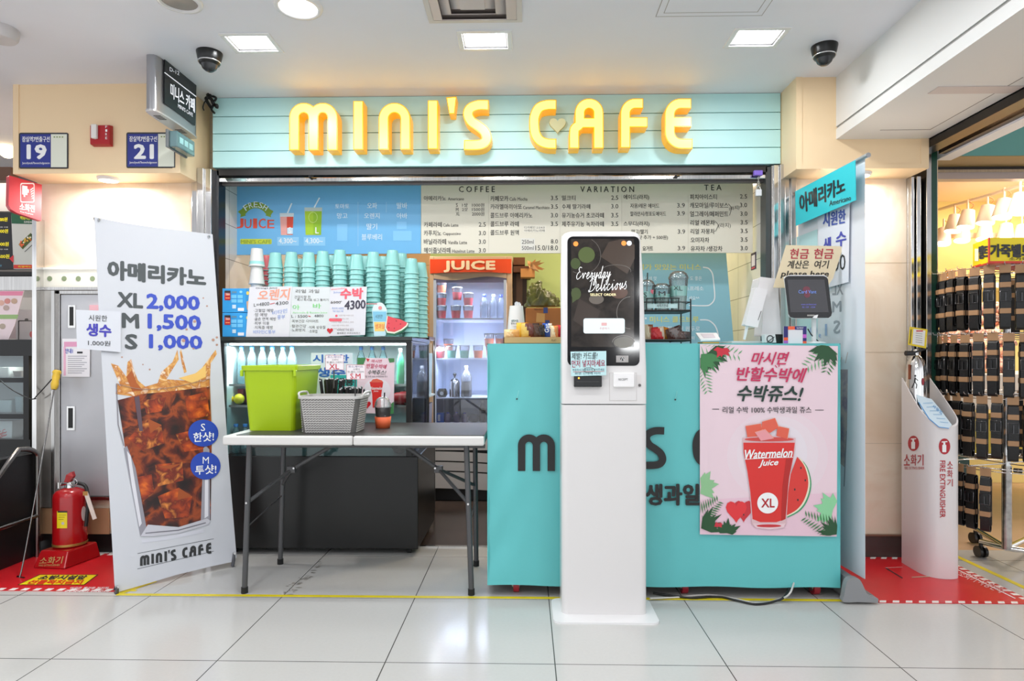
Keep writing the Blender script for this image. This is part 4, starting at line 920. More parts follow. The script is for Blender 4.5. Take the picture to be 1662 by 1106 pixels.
# --- watermelon poster
a = Art(frontal(CY0-.014)); PK = M('#e8cfd8', .4); PQ = [(1136, 559), (1360, 562), (1358, 871.5), (1136, 868)]
a.slab(PQ, PK, .0015)
grad = M('#e6dde4', .4)
a.ell(1262, 740, 82, 74, M('#e7d3db', .4), .4, 48); a.ell(1262, 738, 66, 62, M('#e6d7de', .4), .6, 48); a.ell(1262, 735, 48, 48, M('#e5dbe2', .4), 1, 40); a.poly([(1136, 812), (1358, 800), (1358, 871), (1136, 868)], M('#e6c3d1', .4), .5)
G1, G2, G3 = M('#1f4d2a', .4), M('#3f7f4a', .4), M('#6fa878', .4); DP = M('#c22a58', .4); DG = M('#17352c', .4)
def leaf(cx, cy, a0, a1, n, L, w, mat, l=2):
    for i in range(n):
        q = radians(a0+(a1-a0)*i/max(n-1, 1)); ll = L*(.8+.2*sin(i*2.1)); p = (cx+ll*cos(q), cy+ll*sin(q)); nx, ny = -sin(q)*w, cos(q)*w; m_ = (cx+ll*.5*cos(q), cy+ll*.5*sin(q))
        pts = [(cx, cy), (m_[0]+nx, m_[1]+ny), p, (m_[0]-nx, m_[1]-ny)]
        pts = [(min(max(x, 1136.5), 1359), min(max(y, 560.5), 870)) for x, y in pts]; a.poly(pts, mat, l)
def palm(x0, y0, x1, y1, n, L, mat, l=2):
    dx, dy = x1-x0, y1-y0; q = math.hypot(dx, dy); dx /= q; dy /= q
    for i in range(n):
        s_ = i/n; bx, by = x0+(x1-x0)*s_, y0+(y1-y0)*s_; LL = L*(1-s_*.6)
        for sg in (-1, 1):
            tx, ty = bx+dx*LL*.6-sg*dy*LL, by+dy*LL*.6+sg*dx*LL; pts = [(bx, by), ((bx+tx)/2+dx*1.4, (by+ty)/2+dy*1.4), (tx, ty), ((bx+tx)/2-dx*1.4, (by+ty)/2-dy*1.4)]
            pts = [(min(max(x, 1136.5), 1359), min(max(y, 560.5), 870)) for x, y in pts]; a.poly(pts, mat, l)
palm(1138, 562, 1205, 578, 9, 20, G3, 2); leaf(1150, 572, -20, 130, 14, 36, 6, G1, 3); leaf(1138, 575, 10, 90, 9, 42, 4, G2, 4); palm(1139, 596, 1150, 640, 8, 16, G3, 2)
leaf(1172, 566, 20, 170, 7, 18, 4, M('#c8283a', .4), 5)
leaf(1345, 562, 60, 175, 12, 36, 5, G1, 4); palm(1350, 566, 1306, 598, 8, 22, G3, 3); palm(1352, 568, 1340, 608, 7, 18, G2, 3)
leaf(1138, 790, -75, 60, 9, 30, 7, M('#8fc08f', .4), 2); palm(1138, 838, 1168, 812, 9, 20, G2, 4); leaf(1138, 858, -70, 10, 10, 42, 4, G1, 5); leaf(1166, 850, 20, 170, 6, 9, 3, M('#c83040', .4), 6); leaf(1180, 866, -160, -10, 9, 26, 4, G1, 5)
leaf(1352, 828, 130, 270, 10, 34, 7, M('#8ccf9c', .4), 3); palm(1358, 862, 1304, 838, 11, 22, G2, 4); leaf(1358, 868, 180, 265, 10, 34, 4, G1, 5)
a.text('마시면', ((1221, 572), (1281, 572), (1279, 592), (1219, 592)), DP, .03, .25, l=6); a.text('반할수박에', ((1196, 596), (1310, 598), (1306, 621), (1196, 618)), DP, .03, .2, l=6)
a.line([(1258, 593), (1261, 597)], 1.5, DP, 6); a.line([(1265, 591), (1264, 596)], 1.5, DP, 6)
a.text('수박쥬스!', ((1197, 626), (1304, 626), (1302, 653), (1197, 651)), DG, .035, .25, l=6)
a.text('리얼 수박 100% 수박생과일 쥬스', (1173, 660.5, 1317, 671), INK, .015, l=6); a.line([(1156, 664.5), (1167, 664.5)], 1, INK); a.line([(1323, 666), (1337, 666)], 1, INK)
# watermelon slice behind the glass
sl = spline([(1299, 744), (1311, 760), (1317, 786), (1311, 812), (1298, 830), (1278, 841)], 5)
a.poly(sl+[(1276, 790)], M('#3f9a6a', .4), 2); ins = [(x-(2.2 if i > 2 else 1), y-1.2) for i, (x, y) in enumerate(sl)]; a.poly(ins+[(1276, 790)], M('#e8e2c8', .4), 3); ins = [(x-5, y-2.2) for x, y in sl]; a.poly(ins+[(1276, 790)], M('#d83a34', .4), 4)
for x, y in ((1295, 812), (1307, 780), (1290, 795), (1300, 760)): a.ell(x, y, 1.2, 2, INK, 5, 8)
# hearts
a.poly(heart(1207, 828, 32, 36), M('#c8303a', .4), 2); a.poly(heart(1195, 829, 34, 36), M('#e0343a', .4), 3); a.ell(1207, 836, 1, 1.6, INK, 4, 8)
# glass
RJ = M('#d9302c', .35); RD = M('#b3221f', .35)
a.poly([(1205, 711), (1291, 711), (1291, 730), (1284, 765), (1279, 800), (1276, 852), (1262, 858), (1232, 858), (1220, 852), (1217, 800), (1212, 765), (1206, 735)], M('#dcb8bd', .3), 4)
a.poly([(1206.5, 719), (1290, 719), (1287, 745), (1281, 775), (1277, 810), (1275, 843), (1260, 848), (1234, 848), (1221.5, 843), (1218, 800), (1213, 765), (1207, 735)], RJ, 5)
a.poly([(1276, 745), (1286, 745), (1280, 780), (1275, 843), (1268, 846), (1270, 790)], RD, 6); a.poly([(1222, 850), (1275, 850), (1272, 857), (1248, 860), (1226, 857)], M('#e9c9cf', .3), 6); a.ell(1248, 854, 20, 2.4, M('#c8323a', .3), 7)
a.ell(1248.5, 713, 43, 5, M('#e0b9bf', .3), 6, 32); a.ell(1248.5, 713.5, 40, 3.6, M('#d04a44', .3), 7, 32)
for q, l in (([(1210, 692), (1235, 688), (1239, 708), (1213, 710)], 8), ([(1262, 692), (1281, 696), (1278, 713), (1260, 708)], 8), ([(1237, 685), (1258, 679), (1264, 694), (1250, 703), (1236, 697)], 9), ([(1225, 702), (1242, 697), (1256, 712), (1235, 716)], 10)):
    a.poly(q, M('#e0604a', .35) if l < 10 else M('#e89aa0', .3), l); a.line(q[:3], .8, M('#f0a080', .4), l+1)
scr = WHITE
a.text('Watermelon', ((1209, 731), (1286, 728), (1286, 742), (1210, 746)), scr, .03, .35, l=8); a.text('Juice', ((1231, 747), (1263, 746), (1263, 758), (1231, 760)), scr, .03, .35, l=8); a.line([(1208, 746), (1240, 744), (1287, 742.5)], .9, scr, 8)
a.ell(1246, 817, 17, 17, WHITE, 8, 32); a.text('XL', (1236, 810, 1257, 824), M('#b3202c', .4), .03, l=9)
one(a, 'watermelon_poster', 'pink watermelon juice poster on the front of the teal counter', 'poster')

# --- ordering kiosk
KY = 2.674; kxc = X(981, KY); kw = .355/2; sh = .004
t = thing('order_kiosk', 'white self-order kiosk with a tall dark touch screen', 'kiosk', (kxc, 2.72, 0))
kwht = M('#dcd9d8', .22, coat=.2)
b = MB(); b.prism([(p[0], p[1], 0) for p in rectring(X(898, 2.62), X(1070, 2.62), 2.592, 2.852, 0, .035, 6)], (0, 0, .008), M('#e9e8e8', .3)); b.build('base_plate', t, bevel=.002)
b = MB(); b.prism([(p[0], p[1], .008) for p in rectring(kxc-kw, kxc+kw, KY, 2.838, 0, .028, 6)], (0, 0, Z(657.5, KY)-.008), kwht, smooth=True); b.build('column', t)
zs = Z(656.5, KY); ztop = 1.628; lean = .115
def kmap(y_px):
    """front surface of the head: vertical to z=.98, then leaning back"""
    pass
z1 = 1.02
prof = []; 
def head_y(z): return KY if z <= z1 else KY+lean*((z-z1)/(ztop-z1))
b = MB(); rings = []
for z in (zs+.0015, z1, z1+.2, z1+.4, ztop-.022, ztop-.008, ztop):
    yf = head_y(z); ins_ = 0 if z < ztop-.03 else (.006 if z < ztop-.009 else (.016 if z < ztop-.001 else .035)); rings.append(rectring(kxc-kw+ins_, kxc+kw-ins_, yf+ins_*.3, min(2.845, yf+.15 if z < z1+.15 else yf+.055)-0*ins_, z, .022, 6))
loft(b, rings, kwht, True, True, True); b.build('head', t)
nz = Vector((0, -(ztop-z1), lean)).normalized()
kp = on_plane((0, KY-.0008, z1), tuple(nz))
a = Art(kp); BLK = M('#0c0c0e', .08); 
a.rrect(921, 384, 1038, 594, 9, BLK, 1)
a.build('screen_glass', t)
a = Art(kp); SB = blotch('screen_dark', ['#1c1815', '#2a2521', '#362f2a', '#201c1a'], 12, rough=.12, dist=.6); a.rect(927, 388, 1029, 563.5, SB, 2)
def em(h, e=.6): return M(h, .3, emit=e)
a.ell(952, 414, 13.5, 13, em('#4e5c2c', .1), 3, 24); a.ell(934, 428, 8, 9, em('#3c4a20', .1), 3); a.ell(935, 477, 8, 10, em('#3c4a20', .1), 3); a.poly([(928, 469), (938, 470), (941, 483), (929, 492)], em('#3f4c22', .1), 3)
a.line(arc(945, 415, 30, 30, -60, 120, 20), .8, M('#6a645e', .2), 3); a.line(arc(1023, 508, 22, 26, 90, 270, 20), .9, M('#77726c', .2), 3); a.line(arc(1000, 440, 24, 10, -160, 10, 14), .8, M('#6a645e', .2), 3); a.ell(1012, 556, 16, 9, M('#6d6a62', .2), 3); a.line(arc(1012, 556, 18, 11, 180, 360, 14), .8, M('#8c8880', .2), 4)
a.poly([(988, 393), (1012, 388), (1030, 398), (1030, 420), (1018, 445), (975, 417)], M('#4a3d34', .2), 2.5); a.poly([(940, 485), (975, 505), (960, 540), (930, 520)], M('#3f352f', .2), 2.5); a.ell(968, 486, 12, 8, M('#6a625a', .2), 3); a.ell(1005, 475, 14, 10, M('#5a4034', .2), 3)
a.ell(934.5, 396, 4, 4, em('#f08a3a', .6), 4); a.ell(1012.5, 395, 4, 4, em('#f08a3a', .6), 4); a.ell(1021.3, 395, 4, 4, em('#dfe6f0', .6), 4)
a.text('POSBANK', (969, 381.2, 986, 384), M('#d0d0d0', .3), .01, l=3)
# hand-written words on the screen
SF = {'E': [[(.75, .92), (.45, 1.0), (.25, .85), (.45, .62), (.6, .6), (.3, .58), (.02, .3), (.2, .02), (.6, .12), (.85, .3)]],
 'v': [[(0, .35), (.15, .5), (.3, .05), (.6, .5), (.75, .45), (.95, .4)]], 'e': [[(0, .2), (.45, .3), (.55, .5), (.3, .52), (.15, .2), (.4, .0), (.9, .25)]],
 'r': [[(0, .1), (.2, .5), (.35, .4), (.5, .45), (.45, .1), (.6, 0), (.9, .25)]], 'y': [[(0, .35), (.1, .5), (.15, .1), (.4, .1), (.65, .5), (.6, 0), (.4, -.5), (.15, -.5), (.3, -.15), (.95, .3)]],
 'd': [[(.55, .42), (.3, .5), (.1, .2), (.3, 0), (.55, .3), (.75, 1.0), (.6, .2), (.75, 0), (1, .2)]], 'a': [[(.55, .42), (.3, .5), (.08, .2), (.28, 0), (.5, .3), (.58, .48), (.55, .1), (.7, 0), (1, .22)]],
 'D': [[(.3, .95), (.15, .05), (0, .05)], [(0, .8), (.3, 1), (.8, .85), (.95, .5), (.6, .1), (.1, .0), (.0, .15)]], 'l': [[(0, .15), (.45, .8), (.45, 1.05), (.3, 1.0), (.3, .3), (.5, 0), (.9, .25)]],
 'i': [[(0, .2), (.25, .5), (.3, .1), (.5, 0), (.9, .25)], [(.42, .72), (.46, .78)]], 'c': [[(.6, .42), (.35, .5), (.12, .2), (.35, 0), (.95, .25)]],
 'o': [[(.4, .5), (.12, .25), (.3, 0), (.6, .2), (.45, .5), (.7, .42), (.95, .4)]], 'u': [[(0, .3), (.15, .5), (.2, .1), (.4, .02), (.6, .5), (.65, .1), (.95, .22)]], 's': [[(0, .15), (.35, .6), (.3, .45), (.6, .2), (.4, 0), (.1, .05)]]}
def script(a, word, x, y, w, h, mat, lw, slant=.16, rise=0.0, l=5):
    W_ = {'E': 1.1, 'D': 1.3, 'l': .6, 'i': .65, 'r': .7}
    tot = sum(W_.get(c, .85) for c in word); cx = 0
    for c in word:
        ww = W_.get(c, .85)
        for q in SF[c]:
            pts = [(x+w*(cx+u*ww)/tot+v*h*slant, y-v*h-rise*(cx+u*ww)/tot) for u, v in q]; a.line(pts, lw, mat, l, smooth=5)
        cx += ww
CW = em('#f4f4f4', .7)
script(a, 'Everyday', 935, 454, 56, 20, CW, .75, rise=3); script(a, 'Delicious', 955, 474, 64, 21, CW, .75, rise=5)
a.text('SELECT ORDER', (958, 476.5, 1000, 480.5), em('#e8d9a8', .7), .04, l=5)
a.rrect(947, 517, 1014, 541.5, 3.5, em('#cfdcde', .3), 5); a.text('주문하기', (973, 531.5, 989, 535.5), em('#c87878', .1), .0, l=6); a.rrect(976, 524, 985, 529, 1, em('#d8a8a8', .1), 6)
a.build('screen_display', t)
a = Art(kp); a.rect(1000, 577.5, 1020, 588.5, M('#9a9694', .2), 3); a.ell(1010, 583, 3, 3, BLK, 4, 12); a.line([(1008, 586), (1010, 580), (1013, 585)], .8, WHITE, 5); a.build('scanner_window', t)
b = MB(); 
def kbox(x0, y0, x1, y1, d, mat, yy=KY): return b.box(X(x0, yy), X(x1, yy), yy-d, yy+.002, Z(y1, yy), Z(y0, yy), mat)
kbox(931, 610, 976, 628, .022, BLK); b.build('card_reader', t, bevel=.003)
b = MB(); kbox(937.5, 612.5, 940, 615, .0235, em('#ff9a30', 3)); kbox(935, 619, 972, 620, .023, M('#3a3a3a', .3)); b.build('reader_light', t)
b = MB(); kbox(989, 605, 1033.5, 651, .0006, M('#c9c4c2', .4)); kbox(990, 606, 1032.5, 650, .0012, kwht); kbox(1034, 609, 1041, 622, .0008, M('#d8d3d1', .4)); b.build('service_panel', t)
b = MB(); kbox(995, 605, 1029, 628.5, .014, M('#efeded', .25)); pr = b.build('receipt_printer', t, bevel=.004)
a = Art(frontal(KY-.0142)); a.text('RECEIPT', (1004, 614.5, 1019, 618), M('#4a4a4a', .4), .0); a.build('printer_lettering', pr)
b = MB(); b.tube([(X(1038, KY), KY-.004, Z(625.5, KY)), (X(1038, KY), KY, Z(625.5, KY))], .006, 14, M('#6a6664', .3, .8)); b.build('lock', t)
# handwritten note on the kiosk
a = Art(frontal(KY-.028)); a.slab([(926, 571), (984, 570), (984, 609.5), (927, 611)], M('#bfe3e6', .3), .0012)
a.text('제발! 카드를!', ((928, 573), (970, 572), (969, 583), (928, 584)), INK, .01); a.text('먼저 넣지마세요', ((928, 585), (982, 584), (982, 595), (928, 597)), M('#a01848', .4), .01)
a.text('주문하시고 결제창에 넣어주세요', ((929, 599), (981, 598), (981, 602), (929, 603)), M('#2a5a6a', .4)); a.line([(930, 604), (981, 603)], .6, RED, 2); a.line(arc(956, 601, 9, 4, 0, 360, 16), .6, INK, 2); a.text('화면 안내에 따라', ((933, 604.5), (975, 604), (975, 608), (933, 608.5)), M('#2a5a6a', .4))
one(a, 'handwritten_note', 'pale blue handwritten note taped over the kiosk card reader', 'note')

# cables under the counter
b = MB(); pts = [G(1055, 972, .01), G(1100, 970, .006), G(1150, 966, .006), G(1190, 972, .006), G(1230, 980, .006), G(1262, 974, .006), G(1283, 962, .05), (G(1288, 955)[0], 2.99, .10)]
b.tube(spline(pts, 6), .004, 8, M('#ccc8c4', .4)); one(b, 'cable', 'white cable looping on floor under the teal counter', 'cable')
b = MB(); pts = [G(1060, 963, .01), G(1120, 971, .006), G(1165, 969, .006), G(1195, 975, .008), G(1226, 981, .006), G(1256, 977, .008), G(1276, 966, .03), (G(1283, 958)[0], 2.97, .09)]
b.tube(spline(pts, 6), .005, 8, black); one(b, 'cable', 'black cable lying on floor under the teal counter', 'cable')

# --- roll-up banner beside the counter
RX0, RY0 = 1.495, 2.86; RX1, RY1 = 1.455, 3.46
t = thing('rollup_banner', 'white roll-up banner seen from behind, mirrored prices showing through', 'banner', (1.48, 3.15, 0))
dn = Vector((RY0-RY1, -(RX0-RX1), 0)).normalized()
if dn.x > 0: dn = -dn
rp = on_plane((RX0, RY0, 0), tuple(dn))
ztp = 1.955
a = Art(rp); A_ = [(RX0, RY0, .10), (RX1, RY1, .10), (RX1, RY1, ztp), (RX0, RY0, ztp)]
m = Art(rp); m.prism([Vector(q)+dn*-.001 for q in A_], tuple(dn*.0012), M('#dfe3ea', .5)); m.build('banner_sheet', t)
FB = M('#9fb6d8', .5); FG = M('#9aa0a8', .5)
a.poly([(1293, 385), (1327, 372), (1327, 560), (1293, 560)], M('#bfe3e6', .5), 1)
a.text('XL', ((1351, 461), (1368, 459), (1368, 478), (1351, 479)), FG, .02, mirror=True); a.text('M', ((1351, 490), (1365, 489), (1365, 506), (1351, 507)), FG, .03, mirror=True); a.text('S', ((1353, 521), (1363, 520), (1363, 541), (1353, 542)), FG, .03, mirror=True); a.text('1,0', ((1314, 530), (1342, 526), (1342, 548), (1314, 550)), FB, .02, mirror=True)
a.poly([(1361, 600), (1376, 600), (1375, 690), (1372, 760), (1361, 750)], blotch('faint_cola', ['#9a8a98', '#c4b0ac', '#8a7a90', '#d0b8a8'], 9), 1); a.line([(1361, 598), (1366, 580), (1372, 590), (1376, 572)], 1.2, M('#c8b4b0', .5), 1); a.line([(1374, 700), (1370, 790)], 1.4, M('#8f8f98', .5), 2)
a.build('faint_print', t)
b = MB(); b.tube([(RX0, RY0-.03, ztp+.008), (RX1, RY1+.0, ztp+.008)], .011, 10, M('#b9bbc0', .3, .6)); b.build('top_bar', t)
b = MB(); b.tube([(RX0-.012+.005, 3.2, .12), (RX0-.022+.005, 3.2, ztp)], .008, 10, M('#cfd3d6', .3, .5)); b.build('pole', t)
b = MB(); end = spline([(1392, 978), (1370, 978), (1371, 968), (1374, 950), (1378, 942), (1386, 938.5), (1396, 941), (1402, 951), (1407, 962), (1413, 968), (1426, 972), (1426, 979)], 3)
ey = 2.825; ring_ = [P(x-1, y, ey) for x, y in end]; ring_ = [(p[0], p[1], max(p[2], .0045)) for p in ring_]
b.prism(ring_, (0, .03, 0), M('#8b8c8e', .5)); b.build('end_cap', t, bevel=.002)
b = MB(); b.prism([(max(p[0]*.98+.02*1.45, 1.412), ey+.031, max((p[2]-.05)*.92+.05, .006)) for p in ring_], (0, .60, 0), M('#7a7b7d', .45)); b.build('base_housing', t)
# sheets hung on the back of the roll-up
a = Art(on_plane(tuple(Vector((RX0, RY0, 0))+dn*.012), tuple(dn)))
a.slab([(1326, 346), (1379, 325), (1377, 458), (1334, 470)], M('#e2e6f0', .5), .001); BB = M('#4a5fb0', .5)
a.text('시원한', ((1336, 346), (1372, 340), (1372, 362), (1336, 369)), BB, .03); a.text('생', ((1337, 387), (1348, 385), (1348, 410), (1337, 412)), M('#4a50b0', .5), .03); a.text('수', ((1357, 378), (1373, 375), (1373, 398), (1357, 402)), M('#4a50b0', .5), .03); a.text('00', ((1352, 416), (1372, 412), (1372, 438), (1352, 441)), INK, .0)
one(a, 'water_price_sheet', 'white sheet with blue words hung on the roll-up banner', 'price sheet')
a = Art(on_plane(tuple(Vector((RX0-.02, RY0-.02, 0))+dn*.022), tuple(dn)))
a.slab([(1290.5, 311), (1388, 260), (1389, 325), (1291.5, 367)], M('#2fc3cf', .5), .002)
a.text('아메리카노', ((1297, 316), (1371, 286), (1371, 312), (1299, 348)), M('#1c2a30', .5), .028); a.text('Americano', ((1346, 326), (1381, 317), (1381, 325), (1346, 335)), M('#1c2a30', .5), .02)
one(a, 'americano_sign', 'turquoise Americano sign hung at the top of the roll-up banner', 'sign')
b = MB(); q = P(1329, 288, 3.2); b.box(q[0]-.012, q[0]+.012, q[1]-.02, q[1]+.02, q[2]-.016, q[2]+.016, M('#3a3a3a', .4)) ; 

# --- white slanted extinguisher stand
t = thing('extinguisher_stand', 'white slanted extinguisher stand with red pictogram on the red sticker', 'stand', (2.06, 3.28, 0))
pl = [(1.992, 3.40), (1.985, 3.26), (1.995, 3.20), (2.02, 3.165), (2.06, 3.15), (2.12, 3.15), (2.155, 3.17), (2.17, 3.22), (2.16, 3.40)]
pl = spline([(SX(x, y)-.018*(x > 2.1), y) for x, y in pl], 5)
def ztopf(x, y): return .742+(y-3.15)/(3.40-3.15)*(.975-.742)
n = len(pl); th = .006; cxs, cys = SX(2.07, 3.3), 3.30
inn = [(x+(cxs-x)*.05, y+(cys-y)*.05) for x, y in pl]; sw = M('#e2dede', .25); b = MB()
b.add([(x, y, .0036) for x, y in pl]+[(x, y, ztopf(x, y)) for x, y in pl], [(i, i+1, n+i+1, n+i) for i in range(n-1)], sw, True)
b.add([(x, y, .0036) for x, y in inn]+[(x, y, ztopf(x, y)) for x, y in inn], [(i+1, i, n+i, n+i+1) for i in range(n-1)], sw, True)
b.add([(x, y, ztopf(x, y)) for x, y in pl]+[(x, y, ztopf(x, y)) for x, y in inn], [(i, i+1, n+i+1, n+i) for i in range(n-1)], sw)
b.box(pl[0][0]+.004, pl[-1][0]-.004, 3.395, 3.402, .0036, .80, sw); b.build('stand_shell', t)
fpl = on_plane((1.984, 3.26, 0), (-.998, -.05, 0))
def shell(px, py, l=0):
    d = ray(px, py); best = None
    for i in range(n-1):
        (x1_, y1_), (x2_, y2_) = pl[i], pl[i+1]; ex, ey_ = x2_-x1_, y2_-y1_; den = d[0]*ey_-d[1]*ex
        if abs(den) < 1e-9: continue
        tt = (x1_*ey_-y1_*ex)/den; s_ = (x1_*d[1]-y1_*d[0])/den
        if -.001 <= s_ <= 1.001 and tt > 0 and (best is None or tt < best): best = tt
    if best is None: best = 3.15/d[1]
    best -= l*1.5+.0008
    return (d[0]*best, d[1]*best, CZ+d[2]*best)
a = Art(shell); RR = M('#b21e2c', .35)
def extpic(cx, cy, r):
    a.ell(cx, cy, r*.72, r, RR, 1, 20); a.rrect(cx-r*.28, cy-r*.2, cx+r*.22, cy+r*.72, 1, WHITE, 2); a.rect(cx-r*.15, cy-r*.5, cx+r*.1, cy-r*.15, WHITE, 2); a.line([(cx-r*.35, cy-r*.55), (cx+r*.35, cy-r*.6)], r*.13, WHITE, 2)
extpic(1482.5, 720, 12.5); extpic(1533, 725, 13)
def vtext(txt, q, mat, bold=0, l=2):    # upright strings laid along the curved shell, letter by letter
    a.text(txt, q, mat, bold, l=l)
x0 = 1467
for k, c in enumerate('소화기'): vtext(c, (x0+k*11, 738, x0+9.5+k*11, 756), RR, .01)
for i in range(2): a.text(('FIRE EX', 'TINGUISHER')[i], (1468 if i == 0 else 1479.5, 758, 1479 if i == 0 else 1500, 762.5), RR, .0)
for k, c in enumerate('소화기'): a.text(c, ((1545.5, 749+k*16), (1545.5, 761+k*16), (1538, 761+k*16), (1538, 749+k*16)) if False else (1537.5, 749+k*14.5, 1546.5, 761+k*14.5), RR, .01)
g_, f_ = glyphs('FIRE EXTINGUISHER', .01)
def rot_text(body, x0, y0, x1, y1, mat):
    # reads downwards: turned a quarter clockwise
    g, fs = glyphs(body, .012); a.add([shell(x0+(x1-x0)*v, y0+(y1-y0)*u, EPS*2) for u, v in g], fs, mat)
rot_text('FIRE EXTINGUISHER', 1525.5, 748, 1534.5, 841, RR)
a.build('stand_print', t)
# blue-white inspection sheet on its slope
sn = Vector((0, -(.975-.742), .25)).normalized(); sp0 = (2.05, 3.15, .742+.004)
a = Art(on_plane(sp0, tuple(sn))); a.slab([(1487, 641), (1512, 648), (1524, 662), (1545, 690), (1540, 696), (1524, 694), (1508, 681), (1496, 664), (1490, 652)], M('#cfe2ee', .35), .001)
for k in range(6): a.line([(1498+k*5.5, 655+k*6), (1514+k*5, 654+k*6.5)], .7, M('#7fb2d8', .4), 2)
a.line([(1491, 653), (1508, 680), (1524, 693.5), (1540, 695.5)], 1.2, M('#3f8fd0', .4), 2); a.text('사용법', ((1515, 656), (1530, 668), (1528, 673), (1513, 661)), M('#4a90c8', .4), .0)
one(a, 'instruction_sheet', 'pale blue instruction sheet lying on the slope of the white stand', 'sheet')
# steel extinguisher inside
c = (X(1487, 3.35), 3.35, .50); t = extinguisher(c, .047, .59, st_bright, 'polished steel extinguisher standing up from the white slanted stand')
b = MB(); b.tube([(c[0]-.03, c[1]-.01, c[2]+.60), (c[0]+.05, c[1]-.01, c[2]+.625)], .006, 8, M('#3a3a3c', .3, .6)); b.tube([(c[0]-.06, c[1]-.01, c[2]+.60), (c[0]-.02, c[1]-.01, c[2]+.60)], .013, 10, M('#3a3a3c', .3, .6)); b.build('lever', t)
b = MB(); b.lathe([(.03, .0), (.03, .48)], (c[0], c[1], c[2]+.02), 4, st)
b = MB(); b.box(c[0]-.03, c[0]+.03, c[1]-.03, c[1]+.03, .0036, .499, M('#b8b4b2', .5)); b.build('support', t)
a = Art(wrap(c[0], c[1], .0478)); W3 = M('#1c1c1e', .4)
a.ell(1485.5, 610.5, 1.6, 1.8, W3, 2, 12); a.line([(1485.5, 613), (1484.5, 620)], 2.4, W3, 2); a.line([(1484.5, 620), (1480, 630)], 1.6, W3, 2); a.line([(1485, 620), (1488, 625), (1487, 631)], 1.6, W3, 2); a.line([(1485, 614), (1490, 618)], 1.2, W3, 2); a.rect(1474, 592, 1478, 616, M('#8a4a30', .4), 1); a.ell(1498, 620, 2, 6, M('#a32030', .3), 1)
a.build('label_print', t)
a = Art(frontal(3.322)); a.slab([(1477, 530.5), (1505.5, 535), (1503, 566), (1474, 560)], M('#e6c81c', .45), .002); a.poly([(1482.5, 534), (1502, 537), (1500, 562), (1480.5, 558.5)], M('#e8e6e0', .5), 1)
for k in range(5): a.line([(1486, 541+k*3.6), (1497, 542.5+k*3.6)], .7, M('#7a7a7a', .5), 2)
a.rect(1487, 536.5, 1498, 538.5, RED, 2); a.line([(1479, 535), (1477, 558)], 1.4, INK, 2)
one(a, 'inspection_tag', 'yellow-edged inspection card hanging on the steel extinguisher', 'tag')
# ============================================================ THE CAFE
# --- menu boards
YM = 3.80
zmt, zmb = Z(300, YM)+.02, Z(413.5, YM, 500)
a = Art(frontal(YM)); a.slab([(377, 296), (683, 296), (683, 411.5), (377, 414)], M('#6db4e4', .4), .012)
LB = M('#c4e2f4', .5); LW = M('#dcecf6', .5); OL = M('#7a9a2c', .5); JR = M('#e0503c', .5)
rib = arc(415, 352, 26, 26, 205, 335, 14)
a.line([(390, 347)]+arc(415, 358, 24, 25, 215, 325, 12)+[(441, 347)], 10, OL, 1); a.poly([(386, 344), (395, 340), (399, 350), (390, 353), (391, 348)], OL, 1); a.poly([(444, 344), (435, 340), (431, 350), (440, 353), (439, 348)], OL, 1)
for k, c in enumerate('FRESH'):
    q = radians(-125+k*17.5); cx_, cy_ = 415+27.5*cos(q), 359.5+27.5*sin(q); ro = (k-2)*.3
    def rt(u, v): return (cx_+u*cos(ro)-v*sin(ro), cy_+u*sin(ro)+v*cos(ro))
    a.text(c, (rt(-3.2, -4.6), rt(3.2, -4.6), rt(3.2, 4.6), rt(-3.2, 4.6)), LW, .02, l=3)
for c, x in zip('JUICE', (384, 397, 411, 420, 434)): a.text(c, (x, 355+(x % 3), x+(6 if c == 'I' else 11), 370.5), JR, .02, l=2)
a.rrect(390, 388, 441, 396.5, 1.5, M('#c8d43c', .5), 1); a.text("MINI'S CAFE", (391, 389.5, 440, 395.5), M('#8aa03c', .5), .04)
def cupart(x0, y0, x1, y1, body, lid, half, letter, straw):
    w = x1-x0; a.poly([(x0, y0), (x1, y0), (x1-2, y1), (x0+2, y1)], lid, 1); a.poly([(x0+.8, y0+6), (x1-.8, y0+6), (x1-2, y1-.5), (x0+2, y1-.5)], body, 2); a.poly([(x0+w*.5, y0+6), (x1-1, y0+6), (x1-2, y1-1), (x0+w*.5, y1-1)], half, 3)
    a.line([(x0+w*.55, y0), (x0+w*.85, y0-16)], 2.2, LW, 3)
    a.text(letter, (x0+w*.62, y1-13, x0+w*.8, y1-3), WHITE, .04, l=5)
cupart(454, 346, 477, 382, M('#e9a49c', .5), M('#c8d6dc', .5), M('#d8442c', .5), 'S', 0); a.rect(466, 370, 475.5, 380, LB, 4)
cupart(494, 337, 523, 382, M('#a8cc24', .5), M('#b8c8c4', .5), M('#8fbc18', .5), 'L', 0); a.line(arc(508, 353, 7, 8.5, 0, 360, 18), .7, M('#d8ec90', .5), 4)
for x in (450, 493): a.rect(x, 385, x+35, 399, M('#8ec8ee', .5), 1); a.text('4,300~', (x+2.5, 387, x+31, 396.5), WHITE, .01)
for b_, q in (('토마토', (544, 331, 567, 339)), ('망고', (547, 346, 564, 355)), ('오파', (596, 329, 612, 339)), ('오렌지', (591, 346, 616, 355)), ('딸기', (595, 363, 612, 373)), ('블루베리', (587, 380, 620, 390)), ('딸바', (644, 329, 661, 339)), ('아바', (644, 346, 661, 355))): a.text(b_, q, LW, .015)
for q in ((547, 364, 564, 391), (644, 360, 660, 372), (638, 375, 668, 391)): a.rect(*q, M('#84c4f0', .5), 1)
a.line([(581, 328), (581, 400)], .4, LB, 1); a.line([(627, 328), (627, 345)], .4, LB, 1)
one(a, 'juice_menu_board', 'sky blue fresh juice menu board above the glass case', 'menu board')
